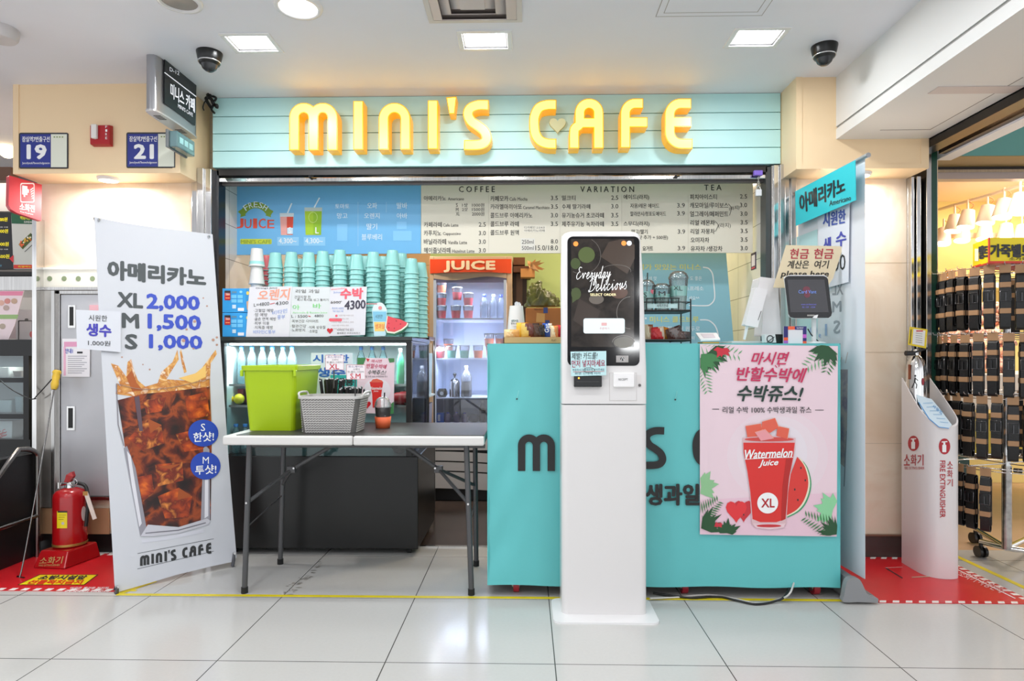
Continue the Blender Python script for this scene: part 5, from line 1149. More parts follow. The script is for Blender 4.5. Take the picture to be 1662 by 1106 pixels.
a = Art(frontal(YM)); a.slab([(683.6, 296), (1222, 296), (1222, 410.5), (683.6, 411.5)], M('#e6decd', .5), .012); K = M('#24211f', .5); K2 = M('#4a4642', .5)
for b_, q in (('C O F F E E', (745, 302.5, 803, 312)), ('V A R I A T I O N', (942, 302.5, 1029, 312)), ('T E A', (1143, 300, 1171, 309))): a.text(b_, q, K, .03, sp=1.0)
# columns of words: (text, x0, x1, y0, y1)
rows = [('아메리카노', 688, 724, 318, 326), ('S', 740, 743, 330, 336), ('1샷', 750, 759, 330, 336), ('1000원', 766, 786, 330, 336), ('M', 740, 744, 337.5, 343), ('2샷', 750, 759, 337, 343), ('1500원', 766, 786, 337, 343), ('XL', 740, 746, 344.5, 350), ('2000원', 766, 786, 344, 350.5),
 ('카페라떼', 688, 717, 360.5, 369), ('카푸치노', 688, 716, 374, 383), ('바닐라라떼', 688, 724, 388, 397), ('헤이즐넛라떼', 688, 731, 402, 411), ('2.5', 777, 788.5, 361, 368), ('3.0', 777, 788.5, 375, 382), ('3.0', 777, 788.5, 389, 396), ('3.0', 777, 788.5, 403, 410),
 ('카페모카', 796, 825, 318, 327), ('카라멜마끼아또', 796, 847, 331.5, 340), ('콜드브루 아메리카노', 796, 864, 345.5, 354), ('콜드브루 라떼', 796, 842, 359.5, 368), ('콜드브루 원액', 796, 842, 373.5, 382), ('3.5', 894, 905.5, 318, 325), ('3.5', 894, 905.5, 332, 339), ('3.0', 894, 905.5, 346, 353), ('3.5', 894, 905.5, 360, 367), ('8.0', 894, 905.5, 388.5, 395.5), ('15.0/18.0', 869, 905.5, 398.5, 406.5), ('250ml', 847, 866, 389.5, 396), ('500ml', 847, 866, 399.5, 406),
 ('밀크티', 912, 934, 317.5, 325.5), ('수제 딸기라떼', 912, 958, 331.5, 339.5), ('유기농슈거 초코라떼', 912, 980, 345.5, 354), ('제주유기농 녹차라떼', 912, 980, 359.5, 368), ('2.5', 992, 1003.5, 317.5, 324.5), ('3.0', 992, 1003.5, 331.5, 338.5), ('3.5', 992, 1003.5, 346, 353), ('3.5', 992, 1003.5, 360, 367),
 ('에이드(라지)', 1012, 1053.5, 316, 325), ('자몽/레몬 에이드', 1023, 1070, 330.5, 338), ('깔라만시/청포도에이드', 1023, 1081, 343.5, 351), ('3.9', 1099, 1111.5, 330, 337), ('3.9', 1099, 1111.5, 343, 350), ('스무디(라지)', 1012, 1054, 359.5, 368), ('망고/딸기', 1025, 1051, 372.5, 380), ('3.9', 1100, 1112, 372.5, 379.5), ('(샷 추가 + 500원)', 1034, 1084, 382, 390), ('요거트', 1043, 1060, 399.5, 407.5), ('3.9', 1100, 1112, 399.5, 406.5),
 ('피치아이스티', 1120, 1163.5, 315.5, 324), ('캐모마일/루이보스', 1120, 1182, 329, 338), ('얼그레이/페퍼민트', 1120, 1182, 343, 352), ('리얼 레몬차', 1120.5, 1160, 357.5, 366), ('리얼 자몽차', 1121, 1160, 371.5, 380), ('오미자차', 1121, 1151, 385.5, 394), ('유자차 /생강차', 1121, 1172.5, 399.5, 408), ('2.5', 1201, 1212.5, 315.5, 322.5), ('3.0', 1201, 1212.5, 329.5, 336.5), ('3.0', 1201.5, 1213, 343.5, 350.5), ('3.5', 1202, 1213.5, 357.5, 364.5), ('3.5', 1202, 1213.5, 371.5, 378.5), ('3.5', 1202, 1213.5, 385.5, 392.5), ('3.0', 1202, 1213.5, 399.5, 406.5)]
for b_, x0, x1, y0, y1 in rows: a.text(b_, (x0, y0, x1, y1), K, .018 if ord(b_[0]) > 200 else .005)
for b_, x0, x1, y0, y1 in (('Americano', 727, 753, 320.5, 325.5), ('Cafe Latte', 719, 744, 363, 368), ('Cappuccino', 719, 748, 377, 383), ('Vanilla Latte', 727, 758, 391, 396.5), ('Hazelnut Latte', 734, 770, 405, 410.5), ('Cafe Mocha', 827, 856, 320.5, 326), ('Caramel Macchiato', 849, 892, 334.5, 339.5)): a.text(b_, (x0, y0, x1, y1), K2, .01)
a.rect(850, 366, 886, 377.5, M('#e9e2d4', .5), 1); a.text('디카페인 2.5/4.0', (851, 367.5, 884, 371.5), K2); a.text('아메리카노/라떼', (851, 372.5, 884, 376.5), K2); a.rect(845, 387, 868, 408, M('#e4dfd6', .5), .6)
a.text('(라지)', ((1183, 336), (1200, 333), (1200, 341), (1184, 343)), K, .005); a.text('(라지)', (1166, 362, 1186, 371), K2, .0); a.line([(1160, 359), (1165, 364), (1165, 368), (1161, 376)], .8, K2, smooth=4); a.line([(1182, 331), (1187, 338), (1184, 350)], .8, K, smooth=4)
for x in (793, 909, 1009, 1117): a.line([(x, 316), (x, 410)], .35, M('#c2b8a8', .5), 1)
one(a, 'drinks_menu_board', 'long cream menu board lettered COFFEE, VARIATION and TEA', 'menu board')
# padlock and chain on the shutter rail
t = thing('padlock', 'white padlock hanging on a chain by the purple lock clip', 'padlock', P(1231, 318, 3.52))
b = MB(); q = P(1231, 312, 3.52); b.box(q[0]-.016, q[0]+.016, q[1]-.008, q[1]+.008, q[2]-.022, q[2]+.014, M('#dcdde0', .3)); b.build('lock_body', t, bevel=.003)
b = MB(); b.tube([(q[0]+.011*cos(k*pi/6), q[1], q[2]+.014+.018*sin(k*pi/6)) for k in range(7)], .003, 8, chrome); 
for k in range(6): b.tube([(q[0]+.004*cos(j*pi/4)*(1 if k % 2 else .3), q[1]+.004*sin(j*pi/4)*(0 if k % 2 else 1), q[2]+.04+k*.012+.008*sin(j*pi/4)) for j in range(8)], .0015, 6, M('#c9c9c4', .3, .7), closed=True)
b.build('shackle', t)
b = MB(); q = P(1230, 282, 3.515); b.box(q[0]-.024, q[0]+.024, q[1]-.012, q[1]+.012, q[2]-.012, q[2]+.016, M('#7f63c8', .4)); one(b, 'lock_clip', 'purple plastic lock clip at the right end of the shutter', 'clip', bevel=.004)

# --- glass display case
DX0, DX1, DY0, DY1 = X(358, 3.47), X(668, 3.47), 3.47, 4.10
DT, DB = Z(547, DY0, 520), Z(741, DY0, 560)
t = thing('display_case', 'refrigerated glass display case with a black base', 'display case', ((DX0+DX1)/2, 3.78, 0))
b = MB(); b.box(DX0, DX1+.035, DY0, DY1, .035, DB, black_gloss); b.build('base', t, bevel=.004)
b = MB(); b.box(DX0-.005, DX1+.005, DY0-.012, DY1, DT-.022, DT, M('#2b3230', .1)); b.box(DX0, DX1, DY0, DY1, DT-.034, DT-.022, M('#3b3f3f', .2, .5)); b.build('top', t, bevel=.002)
for q in ((DX1-.03, DX1, DY0, DY0+.03), (DX0, DX0+.02, DY0, DY0+.03), (DX1-.03, DX1, DY1-.03, DY1)): b = MB(); b.box(*q, DB, DT-.03, black); b.build('corner_post', t)
b = MB(); b.box(DX0, DX1, DY1-.02, DY1-.012, DB, DT-.03, M('#e8f2f4', .3)); b.box(DX0+.001, DX0+.008, DY0+.03, DY1-.02, DB, DT-.03, M('#cfd8da', .3)); b.build('back_panel', t)
b = MB(); b.box(DX0+.02, DX1-.03, DY0+.004, DY0+.009, DB, DT-.034, clear('#f4fbfb', .03)); b.build('front_glass', t)
b = MB(); b.box(DX1-.008, DX1-.003, DY0+.03, DY1-.03, DB, DT-.034, clear('#eef6f8', .05)); b.build('side_glass', t)
zs1, zs2 = Z(624, 3.55, 450), Z(658, 3.55, 450)
for z in (zs1, zs2):
    b = MB(); b.box(DX0+.02, DX1-.035, DY0+.06, DY1-.03, z-.004, z, clear('#dff0f0', .08, .15, '#a8d8d8')); b.box(DX0+.02, DX1-.035, DY0+.055, DY0+.06, z-.010, z+.002, M('#b8b8b4', .3, .7)); b.build('shelf', t)
b = MB(); b.box(DX0+.03, DX1-.04, DY0+.04, DY0+.07, DT-.045, DT-.036, M('#ffffff', .4, emit=9)); b.build('light_tube', t)
area('case_light', ((DX0+DX1)/2, DY0+.10, DT-.05), 1.0, 12.0, (.92, 1, 1), parent=t, sy=.05)
b = MB()
for x, y in ((DX1-.02, DY0+.05), (DX0+.06, DY0+.05)): b.tube([(x-.01, y, .02), (x+.01, y, .02)], .02, 12, rubber)
b.build('caster', t)
a = Art(frontal(DY0-.001)); a.rect(X(0, 1)*0+360, 735, 660, 741, M('#6a2f26', .4), 1); 
# bottles in the case
def bottle(c, h, r, cap, body, label, group, liq=None, name='water_bottle', cat='bottle', neck=.38):
    t = thing(name, label, cat, c, group)
    b = MB(); b.lathe([(r*.9, 0), (r, .006), (r, h*.35), (r*.93, h*.42), (r, h*.5), (r*.95, h*.66), (r*.6, h*.8), (r*neck, h*.87), (r*neck, h*.93)], c, 16, body); b.build('bottle_body', t)
    b = MB(); b.lathe([(r*neck*1.15, h*.9), (r*neck*1.15, h), (1e-5, h)], c, 14, cap); b.build('cap', t)
    if liq: b = MB(); b.lathe([(r*.85, .004), (r*.93, .008), (r*.92, h*.5), (1e-5, h*.5)], c, 14, liq); b.build('drink', t)
    return t
aqua = clear('#cfeaf0', .08, .18, '#c4e4ea'); bcap = M('#3a7fd0', .4)
pxs = [392, 409, 426, 442, 459, 474]; wb = None
ords = ['first', 'second', 'third', 'fourth', 'fifth', 'sixth', 'seventh', 'eighth', 'ninth', 'tenth', 'eleventh', 'twelfth', 'thirteenth', 'fourteenth', 'fifteenth', 'sixteenth', 'seventeenth', 'eighteenth', 'nineteenth', 'twentieth']
for i, px in enumerate(pxs):
    l = 'water bottle on the case top shelf, %s from its left end' % ords[i]
    if wb is None: wb = bottle((X(px, 3.62), 3.62, zs1+.001), .215, .027, bcap, aqua, l, 'water bottles in the glass case')
    else: dup(wb, (X(px, 3.62), 3.62, zs1+.001), label=l)
for i, px in enumerate((586, 604, 622)): dup(wb, (X(px, 3.80), 3.80, zs1+.001), label='frosted water bottle high in the case behind the pink poster, %s' % ('at left', 'in the middle', 'at right')[i])
for i, px in enumerate((383, 398)): dup(wb, (X(px, 3.58), 3.58, DB+.002), label=('blue-capped water bottle on the case floor nearest the banner', 'blue-capped water bottle on the case floor beside the green bin')[i], scale=(1, 1, .75))
for i, px in enumerate((371, 388)):
    b = MB(); b.ball((X(px, 3.6), 3.6, zs2+.031), .030, M('#f2cf1c', .4)); one(b, 'lemon', ('yellow lemon in the case nearest the banner', 'yellow lemon in the case touching the green bin')[i], 'lemon', 'lemons in the glass case')
b = MB(); b.box(X(373, 3.66), X(395, 3.66), 3.66, 3.74, zs2+.002, zs2+.085, M('#c23a52', .4)); one(b, 'red_carton', 'crimson carton behind the lemons in the glass case', 'carton', bevel=.004)
for i, (px, yy) in enumerate(((648, 3.58), (655, 3.68))):
    b = MB(); b.lathe([(.008, .004), (.028, .002), (.04, .03), (.038, .055), (.02, .068), (.006, .06)], (X(px, yy), yy, zs2+.002), 16, M('#c0363c', .25)); b.tube([(X(px, yy), yy, zs2+.06), (X(px, yy)+.004, yy, zs2+.08)], .002, 6, M('#5a3a1c', .5)); one(b, 'apple', ('red apple in the case right of the pink poster', 'red apple behind another at the right end of the case')[i], 'apple', 'apples in the glass case')
b = MB(); bottle((X(650, 3.6), 3.6, zs1+.001), .20, .022, M('#e9eeea', .3), M('#3f9a6c', .2), 'green bottle at the right end of the case top shelf', 'bottles in the case', name='juice_bottle')
b = MB(); b.lathe([(.03, 0), (.045, .03), (.05, .06), (.03, .075)], (X(649, 3.6), 3.6, DB+.002), 16, M('#5a4a44', .5, noise=.3, nscale=80)); one(b, 'coffee_bag', 'dark bag of coffee beans at the foot of the case', 'bag')
# white price sheet and teal sheet on the glass
a = Art(frontal(DY0-.002)); a.slab([(505, 573), (572, 573), (572, 672), (505, 672)], M('#d2dce4', .5), .001); BB2 = M('#2c62b8', .5)
a.text('시원한', (508, 576, 566, 589), BB2, .04); a.text('생수', (514, 597, 560, 612), BB2, .06)
one(a, 'water_sign', 'white sheet with blue words on the case glass behind the cards', 'price sheet')
a = Art(frontal(DY0-.006)); a.slab([(536, 609), (588, 609), (588, 672), (536, 672)], M('#2ba9a4', .4), .001); a.text('대용', (545, 614, 574, 626), INK, .05)
one(a, 'teal_sheet', 'teal sheet with dark lettering on the case glass behind the straws', 'sheet')
a = Art(frontal(DY0-.010)); a.slab([(580, 581), (640.5, 582), (639, 672), (579, 671)], PK, .001)
a.ell(612, 634, 22, 20, M('#e9dfe6', .4), 1, 24)
a.poly([(580, 581), (594, 581), (590, 592), (580, 592)], G2, 2); a.poly([(630, 582), (640, 582), (640, 588), (632, 589)], G2, 2); a.poly([(594, 582), (600, 583), (597, 588)], RED, 3); a.poly([(579, 662), (590, 668), (579, 671)], G1, 2); a.poly([(628, 662), (639, 652), (639, 672), (628, 672)], G2, 2)
a.text('마시면', ((603, 584), (620, 584), (620, 589), (603, 589)), DP, .03, .2); a.text('반할수박에', ((595, 590), (628, 592), (627, 599), (595, 598)), DP, .03, .2); a.text('수박쥬스!', ((597, 601), (627, 601), (626, 609), (597, 608)), DG, .03, .2); a.text('리얼 수박 100% 수박생과일 쥬스', (591, 610, 629, 613), INK)
a.poly([(600, 620), (622, 620), (619, 640), (618, 662), (605, 662), (604, 640)], RJ, 2); a.poly([(601, 621), (605, 616), (612, 615), (620, 618), (622, 621)], M('#e0604a', .4), 3); a.text('Watermelon', ((600, 628), (621, 628), (621, 633), (600, 633)), WHITE, .02, .3, l=3); a.text('Juice', ((606, 634), (614, 634), (614, 637), (606, 637)), WHITE, .02, .3, l=3); a.poly(heart(596, 657, 12, 12), RED, 2)
one(a, 'watermelon_poster', 'small pink watermelon juice poster on the case glass behind the coffee', 'poster')

# --- stacks of upside-down cups on the case
ct = clear('#9fd8d2', .10, .72, '#8fd0ca'); rim = M('#a6d8d4', .3)
def cup_proto(name, label, h, rt, rb, matb, loc, group):
    t = thing(name, label, 'cup', loc, group)
    b = MB(); b.lathe([(rb, 0), (rb-.001, .004), (rt+(rb-rt)*.25, h*.70), (rt, h*.965), (rt*.93, h), (rt*.85, h-.003), (1e-5, h-.004)], loc, 20, matb); b.build('cup_wall', t)
    b = MB(); b.lathe([(rb-.001, 0), (rb+.002, .001), (rb+.0025, .0035), (rb, .005)], loc, 20, rim if matb is not WH else WH); b.build('cup_rim', t)
    return t
WH = M('#e0dfdc', .4)
teal_cup = M('#92d0cb', .28, trans=.0)
stacks = [(447.5, 411, 3.60, 'A'), (473, 410, 3.60, 'B'), (501, 410.5, 3.60, 'C'), (524, 408.5, 3.61, 'D'), (552, 406.5, 3.60, 'E'), (579, 414, 3.60, 'F'), (606, 410, 3.60, 'G'), (637, 407, 3.60, 'H'), (668, 420.5, 3.60, 'I'),
 (485, 421, 3.74, 'a'), (538, 415, 3.74, 'b'), (565, 417, 3.74, 'c'), (593, 416.5, 3.74, 'd'), (622, 417, 3.74, 'e'), (652, 412, 3.74, 'f'), (683, 427, 3.70, 'g')]
fn = ['first', 'second', 'third', 'fourth', 'fifth', 'sixth', 'seventh', 'eighth', 'last']; bn_ = ['first', 'second', 'third', 'fourth', 'fifth', 'sixth', 'last']
cp = None; PITCH = .0265; CH = .088; rs = random.Random(2)
for si, (px, ytop, Y, k) in enumerate(stacks):
    zt_ = Z(ytop, Y, px); n_ = int((zt_-DT-CH)/PITCH); z0 = zt_-CH-n_*PITCH
    row = 'front' if si < 9 else 'back'; o_ = fn[si] if si < 9 else bn_[si-9]; x = X(px, Y)
    p_ = (zt_-CH-DT-.001)/max(n_, 1)
    for j in range(n_+1):
        z = DT+.001+p_*j; rk = n_-j
        lab = ('topmost teal cup of the %s %s-row stack on the glass case' % (o_, row)) if rk == 0 else 'teal cup in the %s %s-row stack on the case, %s below its top' % (o_, row, ords[min(rk-1, 19)])
        loc = (x+rs.uniform(-.0012, .0012), Y+rs.uniform(-.001, .001), z)
        if cp is None: cp = cup_proto('plastic_cup', lab, CH, .030, .0415, teal_cup, loc, 'upside-down teal cups stacked on the glass case')
        else: dup(cp, loc, label=lab)
wc = None
for px, ytop, Y, col, wd in ((417, 407.5, 3.58, WH, 'white paper'), (432.5, 416, 3.72, M('#d8646a', .4), 'red plastic')):
    zt_ = Z(ytop, Y, px); x = X(px, Y); n_ = 6; pc = None; H_ = .09; p_ = .082 if col is WH else .03
    n_ = int((zt_-H_-DT)/p_); z0 = zt_-H_-n_*p_; p_ = (zt_-H_-DT-.001)/n_
    for j in range(n_+1):
        rk = n_-j; z = DT+.001+p_*j; lab = ('topmost %s cup of the stack nearest the white wall' if rk == 0 else '%s cup in the stack nearest the white wall, '+ords[max(rk-1, 0)]+' below its top') % wd
        if pc is None: pc = cup_proto('paper_cup' if col is WH else 'red_cup', lab, H_+(.012 if col is WH else 0), .031, .043, col, (x, Y, z), wd+' cups upside down on the glass case')
        else: dup(pc, (x, Y, z), label=lab)
    if col is WH:
        z = DT+.001+p_*n_; b = MB(); b.lathe([(.0415, .012), (.0325, .074)], (x, Y, z), 20, M('#9fdcd8', .4)); one(b, 'cup_sleeve', 'pale teal sleeve round the topmost white paper cup', 'cup sleeve')

# --- posters standing on the case
a = Art(frontal(3.485)); a.slab([(405, 466), (474, 465), (469, 547), (399, 547)], M('#dddce2', .5), .002); OR = M('#f0a088', .5); BP = M('#7f9ad8', .5)
a.text('오렌지', ((420, 472), (471, 468), (468, 487), (418, 487)), OR, .03); a.text('Orange Juice', ((415, 466.8), (450, 466), (450, 469.5), (415, 470)), INK, .0); a.text('L=4800', ((412, 493), (437, 490), (437, 496), (412, 498)), INK, .0); a.line([(438, 494), (446, 492)], 1, RED); a.text('4300', ((447, 490), (468, 489), (468, 494), (447, 496)), INK, .0)
for k, (s_, w) in enumerate((('·고혈압 예방', 32), ('·암 예방', 22), ('·골손 면역 예방', 36), ('·피부 미용', 25), ('·지독증 예방', 31))): a.text(s_, (412, 501.5+k*6.9, 412+w, 507+k*6.9), INK, .0)
a.text('비타민', ((442, 505), (466, 501), (466, 508), (442, 512)), BP, .0); a.text('풍부', ((450, 512), (463, 511), (462, 518), (450, 519)), BP, .0); a.text('비타민C풍부', (411, 536, 447, 542), BP, .0)
one(a, 'handwritten_poster', 'handwritten poster titled 오렌지 in orange pen on the case', 'poster', 'handwritten posters on the glass case')
a = Art(frontal(3.488)); a.slab([(474, 466), (536, 466), (535, 547), (468, 547)], M('#d9dde0', .5), .002); GN = M('#9adf9a', .5)
a.text('리얼 과일', (480, 470, 518, 476), K2, .0); a.text('건강지향 한', (478, 480, 504, 485), K2, .0); a.text('톡나 휙시음 싱그 톨리기', (482, 485, 533, 489), K2, .0); a.text('아', (475, 495, 486, 503), M('#7ed87e', .5), .03); a.text('바', (508, 493, 521, 501), M('#7ed87e', .5), .03); a.text('Avocado & Banana Juice', (475, 506, 531, 510), GN, .0)
a.text('L : 5500', (473, 511.5, 499, 516), INK, .0); a.line([(500, 513), (504, 514)], 1, RED); a.text('4800', (510, 511, 525, 515), INK, .0)
for s_, q in (('·피부건강 ·다이어트', (473, 519, 517, 524)), ('·혈관건강', (472, 527, 497, 532)), ('·노화방지', (472, 533.5, 495, 538.5)), ('·식욕 상승질', (500, 529, 528, 534)), ('·소화업', (501, 535.5, 515, 540.5))): a.text(s_, q, K2, .0)
one(a, 'handwritten_poster', 'handwritten poster in green and black pen in the middle of the case', 'poster', 'handwritten posters on the glass case')
a = Art(frontal(3.484)); a.slab([(536.5, 466), (595.5, 465.5), (592.5, 544), (532, 546)], M('#dddbe2', .5), .002); PR = M('#ee5f70', .5)
a.text('수박', ((553, 469), (589, 468), (588, 485), (553, 485)), PR, .06); a.text('4300', ((560, 489), (593, 487), (593, 501), (559, 503)), M('#3e3a4c', .5), .04)
a.text('Watermelon', ((537, 469), (560, 466.5), (560, 469), (537, 471.5)), PR, .0); a.text('Juice', (541, 473, 553, 477), BP, .0); a.text('5500', (537, 489, 553, 493), K2, .0); a.line([(536, 492), (555, 489)], .6, K2); a.text('·톡쏘며 시원한', (538, 499, 558, 502.5), BP, .0); a.text('맛있게', (540, 504, 557, 507), BP, .0)
a.ell(546, 513, 2, 2, PR); a.rrect(534, 517, 555, 522, 2, PR, 1)
for k in range(5): a.text('시원한 여름 수박쥬스 한잔', (538+(k == 0)*12, 511+k*5.4, 574-(k % 2)*8, 513.6+k*5.4), M('#b8a8a8', .5), .0)
a.poly(heart(535.5, 537, 10, 9.5), RED, 2); a.text('비타민은 가득 담고', (547, 534.5, 574, 537.5), K2); a.text('몸에좋은 우리수박쥬스', (547, 539.5, 585, 542.5), K2)
one(a, 'handwritten_poster', 'handwritten poster priced 4300 with a red heart on the case', 'poster', 'handwritten posters on the glass case')
a = Art(frontal(3.486)); a.poly([(604, 504), (628, 504), (626, 545), (607, 545)], M('#bfe0ea', .4), 1); a.slab([(604, 503)]+arc(615.5, 503, 11, 12, 180, 360, 10)[1:-1]+[(628, 503), (625, 546), (607, 546)], M('#d8e4e6', .4), .002)
a.poly([(605, 506), (627, 506), (626.5, 522), (606, 522)], M('#7fc0dc', .4), 1.6); a.poly([(607, 523), (625, 523), (624, 538), (608, 538)], M('#f0c86c', .4), 1.6); a.text('시원한', (609, 511, 621, 517), INK, .0, .2); a.text('생과일', (609, 526, 624, 534), M('#e0583c', .4), .02); a.line([(594, 493.5), (612, 493.5)], 1.2, M('#d85a5a', .4), 2); a.ell(617, 500, 3, 3, M('#e88a8a', .4), 2)
one(a, 'cup_cutout', 'printed cut-out of a lidded drinks cup standing on the case', 'cut-out')
b = MB(); R0 = P(626, 514, 3.482); ar = [(0, 0)]
pts = [P(*q, 3.482) for q in [(628, 513), (640, 517), (650, 519), (663, 525)]+[(661, 532), (652, 540), (640, 545), (628, 543), (625, 536)]]
b.prism(pts, (0, .02, 0), M('#1f6e4c', .35))
def shr(q, k): c = (641, 527); return P(c[0]+(q[0]-c[0])*k, c[1]+(q[1]-c[1])*k-(1-k)*14, 3.4805-(1-k)*.006)
rg = [(628, 513), (640, 517), (650, 519), (663, 525), (661, 530), (652, 537), (640, 542), (628, 540.5), (625, 534)]
b.add([shr(q, .995) for q in rg], [tuple(range(9))], M('#e8ecd8', .4)); b.add([shr(q, .9) for q in rg], [tuple(range(9))], M('#e04a54', .35))
for x, y in ((631, 525), (643, 521), (631, 532), (640, 533), (650, 526)): q = P(x, y, 3.478); b.ball(q, .0022, INK, 8)
one(b, 'watermelon_slice', 'red watermelon slice with green rind standing on the case', 'watermelon')
# blue boxes
BXB = M('#2b9be0', .45)
for k, (y0, y1) in enumerate(((467, 506.5), (507, 546.5))):
    t = thing('tea_box', ('upper', 'lower')[k]+' of two stacked blue printed cartons at the left end of the case', 'carton', P(380, y1, 3.50), 'stacked blue cartons')
    x0, x1 = X(361, 3.49), X(399, 3.49); b = MB(); zz0 = max(Z(y1, 3.49), DT+.001); b.box(x0, x1+.035, 3.49, 3.60, zz0, Z(y0, 3.49)-.001, BXB); b.build('carton_body', t, bevel=.001)
    a = Art(frontal(3.489)); d = y0-467
    a.rect(364.5, 472+d, 374, 487.5+d, M('#b8202c', .4)); a.rect(364.5, 472+d, 374, 475.5+d, M('#3a2a2a', .4), 2); a.rect(366, 478+d, 373, 480+d, M('#f08a5a', .4), 2); a.rect(366, 483+d, 373, 485+d, M('#f08a5a', .4), 2)
    for i in range(2):
        for j in range(2): a.rect(375.5+i*10, 479+j*7+d, 384+i*10, 484.5+j*7+d, M('#6cc0ee', .4))
    a.rect(386, 500+d, 396, 505+d, M('#e8e8ee', .4)); a.rect(377, 495+d, 383, 501+d, M('#c8dcea', .4)); a.rect(376, 473+d, 384, 476+d, M('#5a8aa8', .4)); a.ell(391, 474+d, 2.4, 2, M('#8ad0f4', .4))
    a.text('TEA', (366, 476+d, 373, 479+d), WHITE, l=3)
    a.build('carton_print', t)
    b = MB(); a2 = Art(frontal(3.489)); a2.poly([(399, 469+d), (406, 469+d), (404, 505+d), (399, 505+d)], M('#2f8fc8', .4), 1); a2.ell(402, 476+d, 2.4, 3, M('#e6c85a', .4), 2, 10); a2.poly([(400, 490+d), (404, 488+d), (404, 503+d), (401, 503+d)], M('#c8a080', .4), 2); a2.build('carton_picture', t)

# --- upright juice cooler
FY = 4.80; fx0, fx1 = X(697, FY), X(831.5, FY); fz0, fz1 = .10, Z(416, FY)
t = thing('juice_cooler', 'tall glass-door cooler with an orange JUICE header', 'refrigerator', ((fx0+fx1)/2, 5.05, 0))
fcol = M('#cfb092', .35); fin = M('#aab2c8', .35)
b = MB()
zd0, zd1 = Z(688, FY), Z(446, FY)
fl, fr = X(704, FY), X(822, FY)
b.box(fx0, fl, FY, 5.32, fz0, fz1, fcol); b.box(fr, fx1, FY, 5.32, fz0, fz1, fcol); b.box(fl, fr, FY, 5.32, zd1, fz1, fcol); b.box(fl, fr, 5.28, 5.32, zd0, zd1, fin); b.box(fl, fr, FY+.02, 5.28, zd0-.02, zd0, fin); b.box(fl, fl+.012, FY+.02, 5.28, zd0, zd1, fin); b.box(fr-.012, fr, FY+.02, 5.28, zd0, zd1, fin); b.build('cabinet', t, bevel=.004)
b = MB(); z0, z1 = Z(444, FY), Z(420.5, FY); seg = 14; vs = []
for i in range(seg+1):
    s_ = i/seg; x = X(698, FY)+(X(830, FY)-X(698, FY))*s_; bow = .03*(1-(2*s_-1)**2); zc_ = .006*(1-(2*s_-1)**2)
    vs += [(x, FY-.004-bow, z0+zc_*1.2), (x, FY-.004-bow, z1-zc_)]
b.add(vs, [(2*i, 2*i+2, 2*i+3, 2*i+1) for i in range(seg)], M('#e0481a', .35), True); b.build('header', t)
a = Art(frontal(FY-.036)); a.text('JUICE', (721, 424, 803, 441.5), M('#f2dcbc', .4), .07); a.build('header_lettering', t)
b = MB(); w0 = [(fl, Z(447, FY)), ] ; top = []; 
for i in range(17): s_ = i/16; top.append((fl+(fr-fl)*s_, Z(452+3*sin(s_*pi*2), FY)))
b.prism([(x, FY-.004, z) for x, z in [(fl, Z(459, FY)), (fr, Z(459, FY))]+top[::-1]], (0, .01, 0), M('#5c5878', .3)); b.prism([(x, FY-.006, z) for x, z in top+[(fr, Z(445, FY)), (fl, Z(445, FY))]], (0, .008, 0), M('#b59f8c', .4)); b.build('door_trim', t)
b = MB(); b.box(fl+.004, fr-.004, FY-.012, FY-.006, zd0, Z(459, FY), clear('#e8ecf4', .05, .04)); dd = b.build('glass_door', t)
b = MB(); b.box(fl, fl+.02, FY-.02, FY, zd0, Z(455, FY), M('#b8c4dc', .25)); b.box(fr-.02, fr, FY-.02, FY, zd0, Z(455, FY), M('#b8c4dc', .25)); b.build('door_frame', dd)
b = MB(); b.box(fl-.03, fl-.012, FY-.04, FY, Z(598, FY), Z(558, FY), M('#c9b8a4', .35)); b.build('handle', dd, bevel=.004)
SH = [Z(517, FY+.06), Z(582, FY+.06), Z(645.5, FY+.06)]
for z in SH: b = MB(); b.box(fl+.014, fr-.014, FY+.03, 5.26, z-.010, z, M('#e8ecf4', .3)); b.build('cooler_shelf', t)
b = MB(); b.box(fx0, fx1, FY-.006, FY, Z(706, FY), Z(689, FY), M('#6a6260', .3, .5)); b.build('lower_band', t)
b = MB(); lv = [(709, 731), (733, 748), (750, 764), (766, 793)]
for y0, y1 in lv:
    n9 = 10; vs = []
    for i in range(n9+1):
        s_ = i/n9; x = fx0+(fx1-fx0)*s_; dz = -.05*s_*s_*.6; vs += [(x, FY-.012, Z(y1, FY)+dz*(y0 > 710)), (x, FY-.016, Z(y0, FY)+(dz if y0 > 710 else 0))]
    b.add(vs, [(2*i, 2*i+2, 2*i+3, 2*i+1) for i in range(n9)], M('#cdc8c6', .4))
b.build('louvre_panel', t)
b = MB(); b.box(fx0+.002, fx1-.002, FY, 5.3, .10, Z(706, FY), M('#1a1918', .6)); b.box(fx0+.02, fx1-.02, FY+.03, 5.28, 0, .10, black); b.build('plinth', t)
area('cooler_light', ((fl+fr)/2, FY+.05, zd1-.03), .4, 7, (.85, .92, 1), parent=t, sy=.04)
area('cooler_light', ((fl+fr)/2, FY+.05, SH[1]-.02), .4, 5, (.85, .92, 1), parent=t, sy=.04)
for sx_, ry_ in ((fl+.02, -1), (fr-.02, 1)): area('cooler_light', (sx_, FY+.10, (zd0+zd1)/2), .03, 5, (.88, .94, 1), rot=(0, ry_*pi/2*.75, 0), parent=t, sy=1.0)
